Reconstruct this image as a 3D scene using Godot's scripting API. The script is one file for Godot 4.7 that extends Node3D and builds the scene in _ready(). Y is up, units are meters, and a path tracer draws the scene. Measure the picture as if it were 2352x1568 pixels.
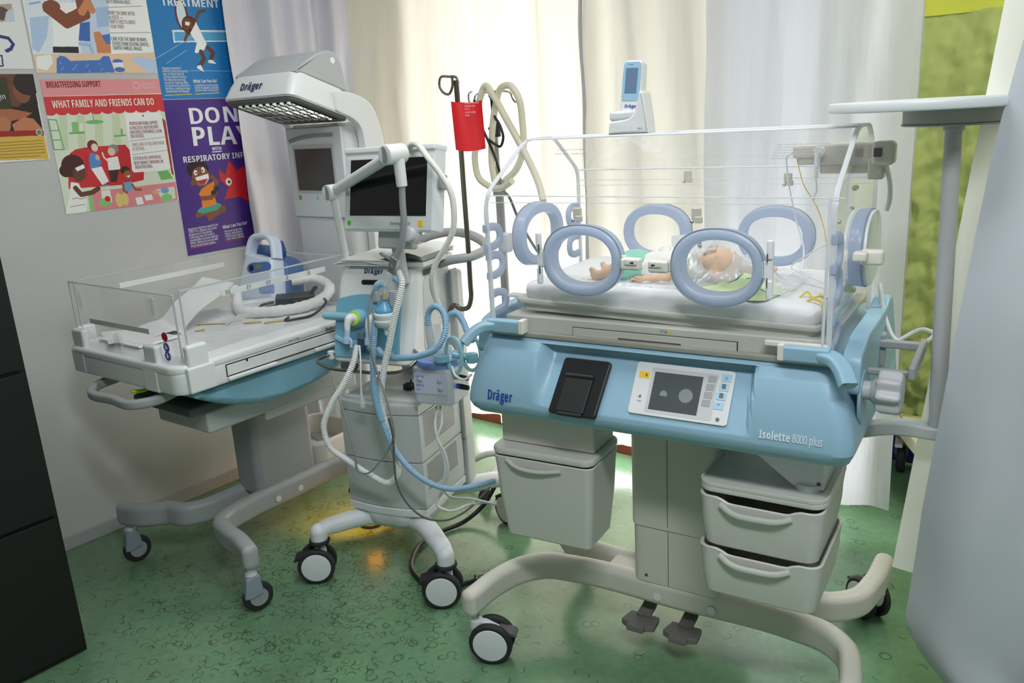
extends Node3D

# Frames of the big things: floor point and turn, local x along the thing's front, local z towards the viewer
const ROOM := [Vector3(-0.534, 0, -4.301), 39.7]
const INCU := [Vector3(0.442, 0, -2.07), 32.0]
const VENT := [Vector3(-0.47, 0, -2.441), 23.5]
const WARM := [Vector3(-1.146, 0, -2.566), 36.5]

var M := {}
var taken := {}

func _ready() -> void:
	setup_camera()
	setup_light()
	make_materials()
	build_room()
	build_curtains()
	build_posters()
	build_incubator()
	build_incubator_contents()
	build_ventilator()
	build_ventilator_extras()
	build_hoses()
	build_stand()
	build_warmer()
	build_warmer_contents()
	build_background_things()

func setup_camera() -> void:
	var cam := Camera3D.new()
	cam.name = "camera"
	var p := deg_to_rad(15.34)
	var r := deg_to_rad(3.34)
	var fw := Vector3(0, -sin(p), -cos(p))
	var rt := Vector3.RIGHT
	var up := rt.cross(fw)
	var X := cos(r) * rt - sin(r) * up
	var Y := cos(r) * up + sin(r) * rt
	cam.transform = Transform3D(Basis(X, Y, -fw), Vector3(0, 1.5, 0))
	cam.fov = rad_to_deg(2.0 * atan(784.0 / 1900.0))
	cam.near = 0.02
	cam.far = 60.0
	add_child(cam)
	cam.current = true

func setup_light() -> void:
	var we := WorldEnvironment.new()
	we.name = "world_environment"
	var e := Environment.new()
	var sky := Sky.new()
	var sm := ProceduralSkyMaterial.new()
	sm.sky_top_color = Color(0.86, 0.9, 0.97)
	sm.sky_horizon_color = Color(0.93, 0.94, 0.95)
	sm.ground_bottom_color = Color(0.5, 0.5, 0.47)
	sm.ground_horizon_color = Color(0.7, 0.7, 0.68)
	sky.sky_material = sm
	e.background_mode = Environment.BG_SKY
	e.sky = sky
	e.background_energy_multiplier = 2.4
	e.tonemap_mode = Environment.TONE_MAPPER_LINEAR
	e.tonemap_exposure = 1.55
	e.sdfgi_enabled = true
	e.ssao_enabled = true
	e.ssil_enabled = true
	we.environment = e
	add_child(we)
	# unseen lamps for daylight in the curtained window, sized to brighten curtain and floor
	area("unseen_window_daylight", fr(ROOM, Vector3(1.28, 0.4, -0.1)), ROOM[1], Vector2(1.9, 0.56), 1.5, Color(1.0, 0.99, 0.97), 0)
	area("unseen_window_daylight", fr(ROOM, Vector3(0.74, 1.25, -0.1)), ROOM[1], Vector2(0.9, 1.9), 0.5, Color(1.0, 0.99, 0.97), 0)
	# unseen ceiling lamps placed to light the near sides (fittings built with the ceiling)
	area("unseen_ceiling_glow", fr(ROOM, Vector3(3.3, 2.66, 2.7)), ROOM[1], Vector2(1.2, 0.3), 8.0, Color(0.97, 0.98, 1.0), 1)
	area("unseen_ceiling_glow", fr(ROOM, Vector3(1.7, 2.66, 1.6)), ROOM[1], Vector2(1.2, 0.3), 2.6, Color(0.97, 0.98, 1.0), 1)
	area("unseen_ceiling_glow", fr(ROOM, Vector3(3.4, 2.66, 0.15)), ROOM[1], Vector2(1.2, 0.3), 4.0, Color(1.0, 0.99, 0.97), 1)

func area(called: String, at: Vector3, yaw: float, size: Vector2, energy: float, c: Color, down: int) -> void:
	var l := AreaLight3D.new()
	l.name = numbered(called)
	l.area_size = size
	l.light_energy = energy
	l.light_color = c
	l.area_normalize_energy = false
	l.shadow_enabled = true
	l.area_range = 12.0
	l.area_attenuation = 2.0
	var b := Basis(Vector3.UP, -deg_to_rad(yaw))
	if down == 1:
		b = b * Basis(Vector3.RIGHT, -PI / 2)   # -z looks down
	else:
		b = b * Basis(Vector3.UP, PI)           # -z looks into the room
	l.transform = Transform3D(b, at)
	add_child(l, true)

func fr(f: Array, p: Vector3) -> Vector3:
	return f[0] + p.rotated(Vector3.UP, -deg_to_rad(f[1]))

# ---------------------------------------------------------------- names and tags
func numbered(n: String) -> String:
	taken[n] = taken.get(n, 0) + 1
	return n if taken[n] == 1 else "%s_%03d" % [n, taken[n] - 1]

func tag(o: Node, label: String, category := "", group := "", kind := "") -> Node:
	if label: o.set_meta("label", label)
	if category: o.set_meta("category", category)
	if group: o.set_meta("group", group)
	if kind: o.set_meta("kind", kind)
	return o

func thing(called: String, label: String, category: String, at := Vector3.ZERO, yaw := 0.0, group := "") -> Node3D:
	var o := Node3D.new()
	o.name = numbered(called)
	add_child(o, true)
	o.position = at
	o.rotation.y = -deg_to_rad(yaw)
	tag(o, label, category, group)
	return o

func inst(called: String, mesh: Mesh, m: Material, parent: Node) -> MeshInstance3D:
	var o := MeshInstance3D.new()
	o.name = numbered(called) if parent == self else called
	o.mesh = mesh
	o.material_override = m
	parent.add_child(o, true)
	return o

func part(called: String, g: G, m: Material, parent: Node, crease := 38.0) -> MeshInstance3D:
	return inst(called, g.mesh(crease), m, parent)

func struct(called: String, g: G, m: Material, label := "", parent: Node = null) -> MeshInstance3D:
	var o := part(called, g, m, parent if parent else self)
	if parent == null:
		tag(o, label, "", "", "structure")
	return o

func solo(called: String, g: G, m: Material, label: String, category: String, at := Vector3.ZERO, yaw := 0.0, group := "", crease := 38.0) -> MeshInstance3D:
	var o := part(called, g, m, self, crease)
	o.position = at
	o.rotation.y = -deg_to_rad(yaw)
	tag(o, label, category, group)
	return o

func text(parent: Node, called: String, s: String, h: float, at: Transform3D, m: Material, bold := false, center := false, font := "Droid Sans", step := 1.0) -> MeshInstance3D:
	var t := TextMesh.new()
	var f := SystemFont.new()
	f.font_names = PackedStringArray([font])
	f.font_weight = 700 if bold else 400
	t.font = f
	t.text = s
	t.font_size = 32
	t.pixel_size = h / 23.0
	t.depth = minf(0.0006, h * 0.06)
	t.curve_step = step
	t.horizontal_alignment = HORIZONTAL_ALIGNMENT_CENTER if center else HORIZONTAL_ALIGNMENT_LEFT
	t.vertical_alignment = VERTICAL_ALIGNMENT_CENTER
	var o := inst(called, t, m, parent)
	o.transform = at
	return o

func fit_text(parent: Node, s: String, h: float, w: float, at: Transform3D, m: Material, bold := true) -> void:
	var n := text(parent, "lettering", s, h, at, m, bold)
	n.transform = at * Transform3D(Basis().scaled(V3(w / n.mesh.get_aabb().size.x, 1, 1)), Vector3.ZERO)

# ---------------------------------------------------------------- materials
func mat(key: String, c: Color, rough := 0.5, metal := 0.0) -> StandardMaterial3D:
	if M.has(key): return M[key]
	var m := StandardMaterial3D.new()
	m.resource_name = key
	m.albedo_color = c
	m.roughness = rough
	m.metallic = metal
	m.cull_mode = BaseMaterial3D.CULL_DISABLED
	M[key] = m
	return m

func glass(key: String, c: Color, alpha: float, rough := 0.05) -> StandardMaterial3D:
	var m := mat(key, Color(c.r, c.g, c.b, alpha), rough)
	m.transparency = BaseMaterial3D.TRANSPARENCY_ALPHA
	return m

func noise_tex(seed_: int, freq: float, lo: Color, hi: Color, size := 512, oct := 4) -> NoiseTexture2D:
	var n := FastNoiseLite.new()
	n.seed = seed_
	n.frequency = freq
	n.fractal_octaves = oct
	var t := NoiseTexture2D.new()
	t.width = size
	t.height = size
	t.seamless = true
	t.noise = n
	var gr := Gradient.new()
	gr.set_color(0, lo)
	gr.set_color(1, hi)
	t.color_ramp = gr
	return t

func make_materials() -> void:
	mat("white_plastic", Color("e4e6e6"), 0.35)
	mat("cool_white", Color("dfe3e6"), 0.38)
	mat("paper", Color("eceded"), 0.8)
	mat("grey_beige", Color("c9c9c0"), 0.42)
	mat("warm_ivory", Color("d2d0c6"), 0.45)
	mat("light_grey", Color("c4c7c8"), 0.42)
	mat("mid_grey", Color("9a9d9f"), 0.45)
	mat("dark_grey", Color("5b5b5c"), 0.5)
	mat("slate", Color("6f6c6b"), 0.55)
	mat("black_plastic", Color("17171a"), 0.42)
	mat("black_rubber", Color("26272b"), 0.7)
	mat("gap_black", Color("101012"), 0.8)
	mat("chrome", Color("d4d4d2"), 0.18, 1.0)
	mat("steel", Color("8d8880"), 0.28, 1.0)
	mat("shell_blue", Color("94b9ce"), 0.36)
	mat("shell_blue_deep", Color("93b8cd"), 0.4)
	mat("sea_blue", Color("7fb2c6"), 0.4)
	mat("logo_blue", Color("1b3f9a"), 0.5)
	mat("logo_navy", Color("16285c"), 0.5)
	mat("print_white", Color("f3f4f4"), 0.6)
	mat("print_grey", Color("6c7074"), 0.6)
	mat("print_black", Color("1d1d20"), 0.6)
	mat("yellow", Color("f0c52c"), 0.5)
	mat("lime", Color("b7dc2e"), 0.5)
	mat("green_key", Color("5fb93a"), 0.5)
	mat("red", Color("d81e28"), 0.4)
	mat("key_blue", Color("a9d2e8"), 0.5)
	mat("mattress_white", Color("e9eaec"), 0.85)
	var mw: StandardMaterial3D = M["mattress_white"]
	mw.normal_enabled = true
	var nt := noise_tex(7, 0.02, Color.BLACK, Color.WHITE, 256)
	nt.as_normal_map = true
	nt.bump_strength = 3.0
	mw.normal_texture = nt
	mw.normal_scale = 0.35
	mw.uv1_triplanar = true
	mw.uv1_scale = Vector3(2.5, 2.5, 2.5)
	glass("acrylic", Color(1, 1, 1), 0.03, 0.02)
	glass("film", Color(0.97, 0.98, 1.0), 0.4, 0.2)
	var ed := mat("acrylic_edge", Color("eef1f8"), 0.15)
	ed.backlight_enabled = true
	ed.backlight = Color(1.0, 1.0, 1.0)
	var ring := mat("port_blue", Color("cdd5e2"), 0.25)
	ring.backlight_enabled = true
	ring.backlight = Color(0.9, 0.95, 1.04)
	ring.clearcoat_enabled = true
	ring.clearcoat = 0.5
	var clr := mat("clear_plastic", Color("dfe4ea"), 0.12)
	clr.backlight_enabled = true
	clr.backlight = Color(0.9, 0.9, 0.9)
	var sk := mat("skin", Color("dcb99c"), 0.55)
	sk.subsurf_scatter_enabled = true
	sk.subsurf_scatter_strength = 0.15
	var wl := mat("wall_paint", Color("cfcfcd"), 0.75)
	wl.albedo_texture = noise_tex(3, 0.012, Color(0.94, 0.94, 0.94), Color.WHITE, 512)
	wl.uv1_triplanar = true
	wl.uv1_world_triplanar = true
	wl.uv1_scale = Vector3(0.4, 0.4, 0.4)

# ---------------------------------------------------------------- geometry
class G:
	var p := PackedVector3Array()
	var t := PackedVector2Array()
	var x := Transform3D()
	var uv := false

	func at(pos: Vector3, rot := Vector3.ZERO) -> G:   # rot in degrees
		x = Transform3D(Basis.from_euler(rot * PI / 180.0), pos)
		return self

	func tri(a: Vector3, b: Vector3, c: Vector3) -> void:
		p.append(x * a)
		p.append(x * b)
		p.append(x * c)

	func quad(a: Vector3, b: Vector3, c: Vector3, d: Vector3) -> void:
		tri(a, b, c)
		tri(a, c, d)

	func tquad(a: Vector3, b: Vector3, c: Vector3, d: Vector3) -> void:   # with uv: a lower left, counter-clockwise
		uv = true
		quad(a, b, c, d)
		for q in [Vector2(0, 1), Vector2(1, 1), Vector2(1, 0), Vector2(0, 1), Vector2(1, 0), Vector2(0, 0)]:
			t.append(q)

	func rings(r: Array, closed := true, cap0 := true, cap1 := true) -> void:
		for i in r.size() - 1:
			var a: PackedVector3Array = r[i]
			var b: PackedVector3Array = r[i + 1]
			var n := a.size()
			for j in (n if closed else n - 1):
				var k := (j + 1) % n
				quad(a[j], a[k], b[k], b[j])
		if cap0: fan(r[0], true)
		if cap1: fan(r[-1], false)

	func fan(r: PackedVector3Array, rev: bool) -> void:
		var c := Vector3.ZERO
		for q in r: c += q
		c /= r.size()
		for j in r.size():
			var k := (j + 1) % r.size()
			if rev: tri(c, r[k], r[j])
			else: tri(c, r[j], r[k])

	func box(c: Vector3, s: Vector3, r := 0.0, seg := 3) -> G:
		var h := s * 0.5
		if r <= 0.0:
			var v: Array[Vector3] = []
			for k in 8: v.append(c + Vector3(h.x if k & 1 else -h.x, h.y if k & 2 else -h.y, h.z if k & 4 else -h.z))
			quad(v[0], v[2], v[3], v[1]); quad(v[4], v[5], v[7], v[6]); quad(v[0], v[4], v[6], v[2])
			quad(v[1], v[3], v[7], v[5]); quad(v[2], v[6], v[7], v[3]); quad(v[0], v[1], v[5], v[4])
			return self
		r = minf(r, minf(h.x, minf(h.y, h.z)) * 0.999)
		var ax := []
		for a in 3:
			var l := []
			for k in seg + 1: l.append(-h[a] + r * (1.0 - cos(PI / 2 * k / seg)) if false else -h[a] + r * k / seg)
			for k in seg + 1: l.append(h[a] - r + r * k / seg)
			ax.append(l)
		var inner := h - Vector3(r, r, r)
		for a in 3:
			var b := (a + 1) % 3
			var d := (a + 2) % 3
			for sg in [-1.0, 1.0]:
				var rows := []
				for u in ax[b]:
					var row := PackedVector3Array()
					for w in ax[d]:
						var q := Vector3()
						q[a] = sg * h[a]
						q[b] = u
						q[d] = w
						var e := q.clamp(-inner, inner)
						var o := q - e
						# even spacing on the rounded edge
						for k in 3:
							if k != a and absf(o[k]) > 0: o[k] = signf(o[k]) * r * tan(absf(o[k]) / r * PI / 4)
						row.append(c + e + o.normalized() * r)
					rows.append(row)
				if sg < 0: rows.reverse()
				for i in rows.size() - 1:
					for j in rows[i].size() - 1:
						quad(rows[i][j], rows[i + 1][j], rows[i + 1][j + 1], rows[i][j + 1])
		return self

	func cyl(a: Vector3, b: Vector3, r0: float, r1 := -1.0, n := 24, bevel := 0.0) -> G:
		if r1 < 0: r1 = r0
		var L := a.distance_to(b)
		var pr := [Vector2(r0, 0), Vector2(r1, L)]
		if bevel > 0: pr = [Vector2(r0 - bevel, 0), Vector2(r0 - bevel * 0.3, bevel * 0.3), Vector2(r0, bevel), Vector2(r1, L - bevel), Vector2(r1 - bevel * 0.3, L - bevel * 0.3), Vector2(r1 - bevel, L)]
		return lathe(pr, a, b - a, n)

	func lathe(prof: Array, o := Vector3.ZERO, axis := Vector3.UP, n := 24, caps := true, squash := 1.0) -> G:
		var y := axis.normalized()
		var u := y.cross(Vector3(0.31, 0.2, 0.93) if absf(y.z) < 0.9 else Vector3.RIGHT).normalized()
		var w := u.cross(y)
		var r := []
		for q in prof:
			var row := PackedVector3Array()
			for k in n:
				var an := TAU * k / n
				row.append(o + y * q.y + (u * cos(an) + w * sin(an) * squash) * q.x)
			r.append(row)
		for i in r.size() - 1:
			for j in n:
				var k := (j + 1) % n
				quad(r[i][j], r[i + 1][j], r[i + 1][k], r[i][k])
		if caps:
			fan(r[0], false)
			fan(r[-1], true)
		return self

	func tube(pts: Array, r: float, n := 10, smooth := 6, closed := false, r_end := -1.0, squash := 1.0) -> G:
		var P := pts if smooth < 1 else G.curve(pts, smooth, closed)
		return sweep(P, G.circle(r, n, squash), closed, true, (r_end / r if r_end > 0 else 1.0))

	func sweep(P: Array, prof: PackedVector2Array, closed := false, caps := true, end_scale := 1.0, up := Vector3.ZERO, scales := []) -> G:
		var m := P.size()
		var r := []
		var T0: Vector3 = (P[1] - P[0]).normalized()
		var u := T0.cross(up).normalized() if up != Vector3.ZERO else T0.cross(Vector3.UP if absf(T0.y) < 0.9 else Vector3.RIGHT).normalized()
		for i in m:
			var T: Vector3
			if closed: T = (P[(i + 1) % m] - P[(i + m - 1) % m]).normalized()
			elif i == 0: T = T0
			elif i == m - 1: T = (P[i] - P[i - 1]).normalized()
			else: T = (P[i + 1] - P[i - 1]).normalized()
			if up != Vector3.ZERO: u = T.cross(up).normalized()
			else: u = (u - T * u.dot(T)).normalized()
			var w := u.cross(T)
			var sc := lerpf(1.0, end_scale, float(i) / (m - 1))
			if scales.size(): sc = scales[i]
			var row := PackedVector3Array()
			for q in prof: row.append(P[i] + (u * q.x + w * q.y) * sc)
			r.append(row)
		if closed: r.append(r[0])
		for i in r.size() - 1:
			var c := prof.size()
			for j in c:
				var k := (j + 1) % c
				quad(r[i][j], r[i + 1][j], r[i + 1][k], r[i][k])
		if caps and not closed:
			fan(r[0], false)
			fan(r[-1], true)
		return self

	func hose(pts: Array, r: float, pitch := 0.005, amp := 0.14, n := 10) -> G:   # corrugated
		var P := G.even(G.curve(pts, 14), pitch / 4.0)
		var sc := []
		for i in P.size(): sc.append(1.0 + amp * [0.0, 1.0, 0.0, -1.0][i % 4] * 0.5)
		return sweep(P, G.circle(r, n), false, true, 1.0, Vector3.ZERO, sc)

	func prism(poly: PackedVector2Array, z0: float, z1: float, bevel := 0.0) -> G:   # poly counter-clockwise in xy, drawn out along z
		var r := []
		if bevel > 0:
			var ins := G.inset(poly, bevel)
			var ins2 := G.inset(poly, bevel * 0.3)
			r = [G.lift(ins, z0), G.lift(ins2, z0 + bevel * 0.3), G.lift(poly, z0 + bevel), G.lift(poly, z1 - bevel), G.lift(ins2, z1 - bevel * 0.3), G.lift(ins, z1)]
		else:
			r = [G.lift(poly, z0), G.lift(poly, z1)]
		rings(r, true, false, false)
		var base := G.inset(poly, bevel) if bevel > 0 else poly
		var tr := Geometry2D.triangulate_polygon(poly)
		if tr.is_empty():   # points too close together: triangulate a thinned outline
			var keep := PackedInt32Array()
			for i in poly.size():
				if keep.is_empty() or poly[i].distance_to(poly[keep[-1]]) > 1e-5: keep.append(i)
			if poly[keep[0]].distance_to(poly[keep[-1]]) < 1e-5: keep.remove_at(keep.size() - 1)
			var thin := PackedVector2Array()
			for i in keep: thin.append(poly[i])
			tr = Geometry2D.triangulate_polygon(thin)
			for i in tr.size(): tr[i] = keep[tr[i]]
		for i in range(0, tr.size(), 3):
			var a := base[tr[i]]
			var b := base[tr[i + 1]]
			var c := base[tr[i + 2]]
			if (b - a).cross(c - a) < 0:
				var s := b
				b = c
				c = s
			tri(Vector3(a.x, a.y, z1), Vector3(b.x, b.y, z1), Vector3(c.x, c.y, z1))
			tri(Vector3(a.x, a.y, z0), Vector3(c.x, c.y, z0), Vector3(b.x, b.y, z0))
		return self

	func sheet(f: Callable, nu: int, nv: int) -> G:
		var rows := []
		for i in nu + 1:
			var row := PackedVector3Array()
			for j in nv + 1: row.append(f.call(float(i) / nu, float(j) / nv))
			rows.append(row)
		for i in nu:
			for j in nv:
				quad(rows[i][j], rows[i + 1][j], rows[i + 1][j + 1], rows[i][j + 1])
		return self

	func ball(c: Vector3, r: Vector3, n := 16) -> G:
		var rows := []
		for i in n + 1:
			var a := PI * i / n
			var row := PackedVector3Array()
			for j in n * 2:
				var b := TAU * j / (n * 2)
				row.append(c + Vector3(r.x * sin(a) * cos(b), -r.y * cos(a), -r.z * sin(a) * sin(b)))
			rows.append(row)
		rings(rows, true, false, false)
		return self

	static func lift(poly: PackedVector2Array, z: float) -> PackedVector3Array:
		var o := PackedVector3Array()
		for q in poly: o.append(Vector3(q.x, q.y, z))
		return o

	static func inset(poly: PackedVector2Array, d: float) -> PackedVector2Array:
		var o := PackedVector2Array()
		var n := poly.size()
		for i in n:
			var a := (poly[i] - poly[(i + n - 1) % n]).normalized()
			var b := (poly[(i + 1) % n] - poly[i]).normalized()
			var na := Vector2(-a.y, a.x)
			var nb := Vector2(-b.y, b.x)
			var m := (na + nb)
			var l := m.length_squared()
			o.append(poly[i] + (m * (2.0 * d / l) if l > 0.3 else na * d))
		return o

	static func circle(r: float, n: int, squash := 1.0) -> PackedVector2Array:
		var o := PackedVector2Array()
		for k in n: o.append(Vector2(r * cos(TAU * k / n), r * squash * sin(TAU * k / n)))
		return o

	static func rrect(w: float, h: float, r: float, n := 4, c := Vector2.ZERO) -> PackedVector2Array:
		var o := PackedVector2Array()
		r = minf(r, minf(w, h) * 0.4999)
		for q in 4:
			var cc := Vector2((w / 2 - r) * [1, -1, -1, 1][q], (h / 2 - r) * [1, 1, -1, -1][q])
			for k in n + 1:
				var a := PI / 2 * (q + float(k) / n)
				o.append(c + cc + Vector2(cos(a), sin(a)) * r)
		return o

	static func round_poly(pts: Array, r: float, n := 4) -> PackedVector2Array:   # rounds each corner of a polygon; a point may be [Vector2, radius]
		var o := PackedVector2Array()
		var m := pts.size()
		for i in m:
			var rad := r
			var b: Vector2
			if pts[i] is Array:
				b = pts[i][0]
				rad = pts[i][1]
			else: b = pts[i]
			var a: Vector2 = pts[(i + m - 1) % m][0] if pts[(i + m - 1) % m] is Array else pts[(i + m - 1) % m]
			var c: Vector2 = pts[(i + 1) % m][0] if pts[(i + 1) % m] is Array else pts[(i + 1) % m]
			if rad <= 0.0:
				o.append(b)
				continue
			var la := minf(rad, a.distance_to(b) * 0.49)
			var lc := minf(rad, c.distance_to(b) * 0.49)
			var p0 := b + (a - b).normalized() * la
			var p2 := b + (c - b).normalized() * lc
			for k in n + 1:
				var s := float(k) / n
				o.append(p0.lerp(b, s).lerp(b.lerp(p2, s), s))
		return o

	static func curve(pts: Array, sub: int, closed := false) -> Array:
		var o := []
		var m := pts.size()
		for i in (m if closed else m - 1):
			var a: Vector3 = pts[(i + m - 1) % m] if closed or i > 0 else pts[0] * 2.0 - pts[1]
			var b: Vector3 = pts[i]
			var c: Vector3 = pts[(i + 1) % m]
			var d: Vector3 = pts[(i + 2) % m] if closed or i < m - 2 else pts[m - 1] * 2.0 - pts[m - 2]
			for k in sub: o.append(b.cubic_interpolate_in_time(c, a, d, float(k) / sub, b.distance_to(c), -a.distance_to(b), b.distance_to(c) + c.distance_to(d)) if b.distance_to(c) > 1e-6 else b)
		if not closed: o.append(pts[m - 1])
		return o

	static func even(P: Array, step: float) -> Array:
		var o := [P[0]]
		var carry := 0.0
		for i in P.size() - 1:
			var L: float = P[i].distance_to(P[i + 1])
			var s := step - carry
			while s <= L:
				o.append(P[i].lerp(P[i + 1], s / L))
				s += step
			carry = L - (s - step)
		return o

	func mesh(crease := 38.0) -> ArrayMesh:
		var cosc := cos(deg_to_rad(crease))
		var nt := p.size() / 3
		var fn := PackedVector3Array()
		var un := PackedVector3Array()
		fn.resize(nt)
		un.resize(nt)
		var ids := PackedInt32Array()
		ids.resize(p.size())
		var key := {}
		var at_v := []
		for i in nt:
			var c := (p[i * 3 + 1] - p[i * 3]).cross(p[i * 3 + 2] - p[i * 3])
			fn[i] = c
			un[i] = c.normalized()
			for k in 3:
				var q := Vector3i((p[i * 3 + k] * 20000.0).round())
				var id: int = key.get(q, -1)
				if id < 0:
					id = at_v.size()
					key[q] = id
					at_v.append([])
				ids[i * 3 + k] = id
				at_v[id].append(i)
		var N := PackedVector3Array()
		N.resize(p.size())
		var P := PackedVector3Array()
		P.resize(p.size())
		var T := PackedVector2Array()
		if uv: T.resize(p.size())
		for i in nt:
			for k in 3:
				var n := Vector3.ZERO
				for f in at_v[ids[i * 3 + k]]:
					if un[f].dot(un[i]) > cosc: n += fn[f]
				var to: int = i * 3 + [0, 2, 1][k]     # Godot's front faces run clockwise
				N[to] = n.normalized() if n.length_squared() > 1e-24 else un[i]
				P[to] = p[i * 3 + k]
				if uv: T[to] = t[i * 3 + k]
		var a := []
		a.resize(Mesh.ARRAY_MAX)
		a[Mesh.ARRAY_VERTEX] = P
		a[Mesh.ARRAY_NORMAL] = N
		if uv: a[Mesh.ARRAY_TEX_UV] = T
		var m := ArrayMesh.new()
		m.add_surface_from_arrays(Mesh.PRIMITIVE_TRIANGLES, a)
		return m

func V3(x: float, y: float, z: float) -> Vector3:
	return Vector3(x, y, z)

func V2(x: float, y: float) -> Vector2:
	return Vector2(x, y)

# ---------------------------------------------------------------- the room
func floor_material() -> StandardMaterial3D:
	var rng := RandomNumberGenerator.new()
	rng.seed = 11
	var n := FastNoiseLite.new()
	n.seed = 5
	n.frequency = 0.006
	n.fractal_octaves = 5
	var src := n.get_image(1024, 1024)
	var fine := FastNoiseLite.new()
	fine.seed = 9
	fine.frequency = 0.09
	fine.fractal_octaves = 3
	var src2 := fine.get_image(1024, 1024)
	var b1 := src.get_data()
	var b2 := src2.get_data()
	var out := PackedByteArray()
	out.resize(1024 * 1024 * 3)
	for i in 1024 * 1024:
		var s := 0.86 + 0.24 * (b1[i] / 255.0) + 0.1 * (b2[i] / 255.0 - 0.5)
		out[i * 3] = int(108 * s)
		out[i * 3 + 1] = int(147 * s)
		out[i * 3 + 2] = int(112 * s)
	var im := Image.create_from_data(1024, 1024, false, Image.FORMAT_RGB8, out)
	im.resize(2048, 2048, Image.INTERPOLATE_BILINEAR)
	var bump := Image.create_empty(2048, 2048, false, Image.FORMAT_L8)
	bump.fill(Color(0.5, 0.5, 0.5))
	var k := 2048 / 3.2
	for r in 2600:
		var c: Vector2
		var dark := rng.randf_range(0.4, 0.85)
		if r < 1300:
			var q := Vector2(rng.randfn(0.0, 0.42), rng.randfn(0.0, 0.33))
			c = Vector2(1.02, 1.62) + q
			dark = rng.randf_range(0.45, 0.85)
		else:
			c = Vector2(rng.randf_range(-0.2, 3.0), rng.randf_range(-0.9, 2.3))
			if rng.randf() < 0.45: continue
		var px := Vector2(c.x + 0.2, c.y + 0.9) * k
		var rad := rng.randf_range(7.0, 9.5)
		var a0 := rng.randf() * TAU
		var span := rng.randf_range(1.4, 4.2) if r < 1300 or rng.randf() < 0.4 else TAU
		var wid := rng.randf_range(0.7, 1.4)
		var col := Color(0.16, 0.19, 0.11) if rng.randf() < 0.8 else Color(0.33, 0.22, 0.12)
		var steps := int(rad * span * 1.3)
		for s in steps:
			var an := a0 + span * s / steps
			var fade := dark * (0.5 + 0.5 * sin(PI * s / steps)) if span < TAU else dark
			for w in 3:
				var q2 := px + Vector2(cos(an), sin(an)) * (rad + (w - 1) * 0.8 * wid)
				var ix := posmod(int(q2.x), 2048)
				var iy := posmod(int(q2.y), 2048)
				im.set_pixel(ix, iy, im.get_pixel(ix, iy).lerp(col, fade * (0.75 if w == 1 else 0.35)))
				bump.set_pixel(ix, iy, Color(0.66, 0.66, 0.66))
	for r in 1800:   # scuffs and specks of dirt
		var c2 := Vector2(rng.randfn(1.0, 0.55), rng.randfn(1.6, 0.5)) if r < 1100 else Vector2(rng.randf_range(-0.2, 3.0), rng.randf_range(-0.9, 2.3))
		var px2 := Vector2(c2.x + 0.2, c2.y + 0.9) * k
		var dir := Vector2.from_angle(rng.randf() * TAU)
		var ln := rng.randi_range(1, 9)
		for s in ln:
			var q3 := px2 + dir * s
			var ix2 := posmod(int(q3.x), 2048)
			var iy2 := posmod(int(q3.y), 2048)
			im.set_pixel(ix2, iy2, im.get_pixel(ix2, iy2).lerp(Color(0.2, 0.18, 0.12), rng.randf_range(0.15, 0.5)))
	var m := mat("floor_vinyl", Color.WHITE, 0.2)
	m.albedo_texture = ImageTexture.create_from_image(im)
	m.uv1_scale = Vector3(2, 2, 1)
	m.heightmap_enabled = true
	m.heightmap_texture = ImageTexture.create_from_image(bump)
	m.heightmap_scale = 0.12
	m.metallic_specular = 0.6
	return m

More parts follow.
